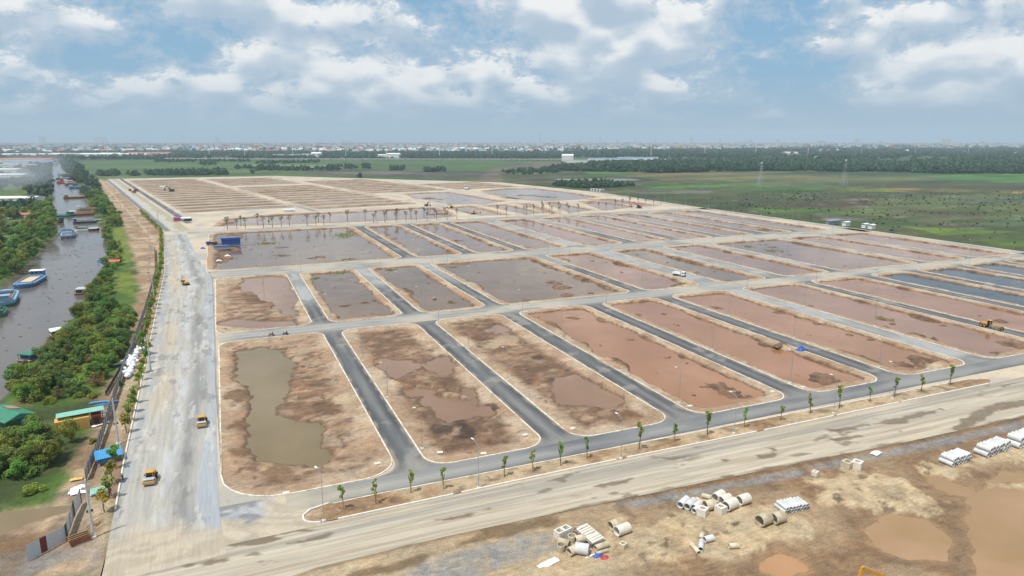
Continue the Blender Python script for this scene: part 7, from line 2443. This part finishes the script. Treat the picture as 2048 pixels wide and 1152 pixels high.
# white sacks
sk = []
for k in range(3):
    me = bpy.data.meshes.new('sack')
    bm = bmesh.new()
    bmesh.ops.create_icosphere(bm, subdivisions=3, radius=1.0)
    for v in bm.verts:
        n = float(fbm(np.array([v.co.x * 2 + k * 5]), np.array([v.co.y * 2 + v.co.z * 3]), 1.0, 3, 800 + k)[0])
        v.co = Vector((v.co.x * 0.62, v.co.y * 0.5, max(-0.42, v.co.z * 0.52))) * (0.8 + 0.45 * n)
        v.co.z += 0.38
    for f_ in bm.faces:
        f_.smooth = True
    bm.to_mesh(me)
    bm.free()
    me.materials.append(M['sack'])
    sk.append(me)
cnt = 0
for (x, y, n, sx) in [(288, 690, 4, 10), (283, 700, 6, 11), (277, 712, 7, 12), (271, 724, 7, 12), (266, 736, 7, 12), (260, 747, 6, 10), (256, 757, 4, 8), (262, 730, 5, 10)]:
    for k in range(n):
        o = link('white_sack', sk[cnt % 3], None, PV(x - 4 + g.uniform(-sx, sx) * 0.75, y + g.uniform(-5, 5), 0.0) + Vector((0, 0, (k % 3) * 0.34)), g.uniform(0, 6.28))
        s = g.uniform(0.9, 1.35)
        o.scale = (s, s, s)
        tag(o, 'white filled sack in the long heap between the fence and the young trees', 'sack', 'white sacks heaped along the fence')
        cnt += 1

# blue shed and clutter on the bank of the big flooded lot
p = PV(462, 489, 0.15)
bs2 = thing('tarpaulin_shed', 'bright blue tarpaulin shed on the bank of the big flooded lot', 'shed', p, R(2))
MB().box((0, 0, 1.7), (10, 7, 3.4)).build('wall', M['navy'], bs2)
MB().prism([(-3.9, 3.4), (3.9, 3.4), (3.9, 3.6), (-3.9, 4.4)], 'x', -5.4, 5.4).build('roof', M['navy'], bs2)
MB().box((5.05, 0, 1.5), (0.08, 5.5, 2.6)).build('end_wall', M['maroon'], bs2)
b3 = thing('tarpaulin_shed', 'low grey-blue tarpaulin lean-to beside the blue shed', 'shed', PV(443, 498, 0.15), R(-8))
MB().box((0, 0, 1.0), (8, 3.5, 2.0), 0, 0, 0, 0, 0.9).build('wall', M['sheet'], b3)
MB().prism([(-2.0, 2.0), (2.0, 1.7), (2.0, 1.85), (-2.0, 2.2)], 'x', -4.2, 4.2).build('roof', M['navy'], b3)
truck((*P(424, 491), 0.2), R(75), 'blue truck parked beside the blue shed', 'navy', 'dark', 1.0)
for i, (x, y, m_, lab) in enumerate([(406, 497, 'navy', 'blue drum stack on the bank left of the sheds'), (455, 512, 'white', 'white rubble bags on the bank below the sheds'), (438, 522, 'concrete', 'pale rubble heap on the bank of the big flooded lot'), (1603, 700, 'navy', 'blue tarpaulin heap beside the dark side road'), (1560, 692, 'rust', 'brown brush heap at the pond edge by the blue tarpaulin')]):
    big = i == 4
    cloth('covered_heap', x, y, 5.0 if big else (3.4 if i == 3 else 2.6), 2.6 if big else 2.0, M[m_] if not big else M['bark'], lab, 'heap', 0.1, 1.1 if i > 2 else 0.8, 50 + i)
pt = thing('purple_canopy', 'purple and pink canopy at the corner of the upper haul road', 'canopy', PV(362, 442, 0.05), R(-4))
MB().prism([(-2.4, 2.4), (2.4, 2.4), (0, 3.2)], 'x', -5, 0).build('roof', M['purple'], pt)
MB().prism([(-2.0, 2.2), (2.0, 2.2), (0, 2.9)], 'x', 0.2, 7).build('side_roof', M['white'], pt)
MB().box((-2.5, 0, 1.0), (4.5, 3.0, 2.0)).build('goods', M['pink'], pt)
MB().box((5, 0, 0.8), (5, 2.5, 1.6)).build('dark_goods', M['dark'], pt)
for (x, y) in ((-4.9, -2.2), (-4.9, 2.2), (6.8, -1.8), (6.8, 1.8)):
    MB().cyl((x, y, 0), (x, y, 2.4), 0.07, 0.07, 6).build('post', M['dark'], pt)
for i, (x, y, L_, lab) in enumerate([(1665, 446, 12, 'grey pipe pile on the outer verge'), (1692, 449, 5, 'pale cabin on the outer verge'), (1730, 453, 4, 'small white box on the outer verge, left'), (1743, 455, 4, 'small white box on the outer verge, right'), (328, 376, 9, 'white tent among the upper lots'), (578, 424, 9, 'white cabin beside the long pink pond')]):
    shed('site_cabin', lab, 'cabin', (*P(x, y, 0.05), 0.05 if x < 1000 else -1.0), 0.1, L_, 3, 2.2 if x < 1000 else 3.0, 0.5, M['white'] if i else M['sheet'], M['roof_pale'] if i else M['sheet'])

# ================================================================ AIR
smm = bpy.data.materials.new('smoke_air')
smm.use_nodes = True
st_ = NT(smm.node_tree)
st_.n.clear()
so_ = st_.node('ShaderNodeOutputMaterial')
st_.l.new(st_.node('ShaderNodeVolumePrincipled', {'Color': (0.86, 0.92, 1.0), 'Density': 0.0028}).outputs[0], so_.inputs['Volume'])
g = random.Random(12)
sroot = None
for k in range(9):
    X_, Y_ = P(8 + 9 * k, 388 - 2.5 * k, 0)
    r_ = 13 + 2.2 * k
    me = bpy.data.meshes.new('smoke')
    bm = bmesh.new()
    bmesh.ops.create_icosphere(bm, subdivisions=3, radius=1.0)
    for v in bm.verts:
        v.co = v.co * (0.75 + 0.5 * float(fbm(np.array([v.co.x * 2 + k * 3.0]), np.array([v.co.y * 2 + v.co.z * 2.3]), 1.0, 3, 900)[0]))
    bm.to_mesh(me)
    bm.free()
    me.materials.append(smm)
    o = link('smoke' if sroot is None else 'smoke_puff', me)
    o.scale = (r_ * 1.5, r_, r_ * 0.75)
    o.location = (X_, Y_, 9 + 2.0 * k + g.uniform(-4, 4))
    if sroot is None:
        sroot = tag(o, 'thin white smoke drifting over the warehouses at the left edge', 'smoke', None, 'stuff')
    else:
        bpy.context.view_layer.update()
        o.parent = sroot
        o.matrix_parent_inverse = sroot.matrix_world.inverted()
hzm = bpy.data.materials.new('haze_air')
hzm.use_nodes = True
ht = NT(hzm.node_tree)
ht.n.clear()
hout = ht.node('ShaderNodeOutputMaterial')
pv = ht.node('ShaderNodeVolumePrincipled', {'Color': (0.70, 0.88, 1.0), 'Density': 0.000105, 'Anisotropy': 0.0})
ht.l.new(pv.outputs[0], hout.inputs['Volume'])
hz_o = MB().box((0, 0, 155), (31000, 31000, 316)).build('haze', hzm)
tag(hz_o, 'pale blue haze lying over the whole plain', 'haze', None, 'stuff')
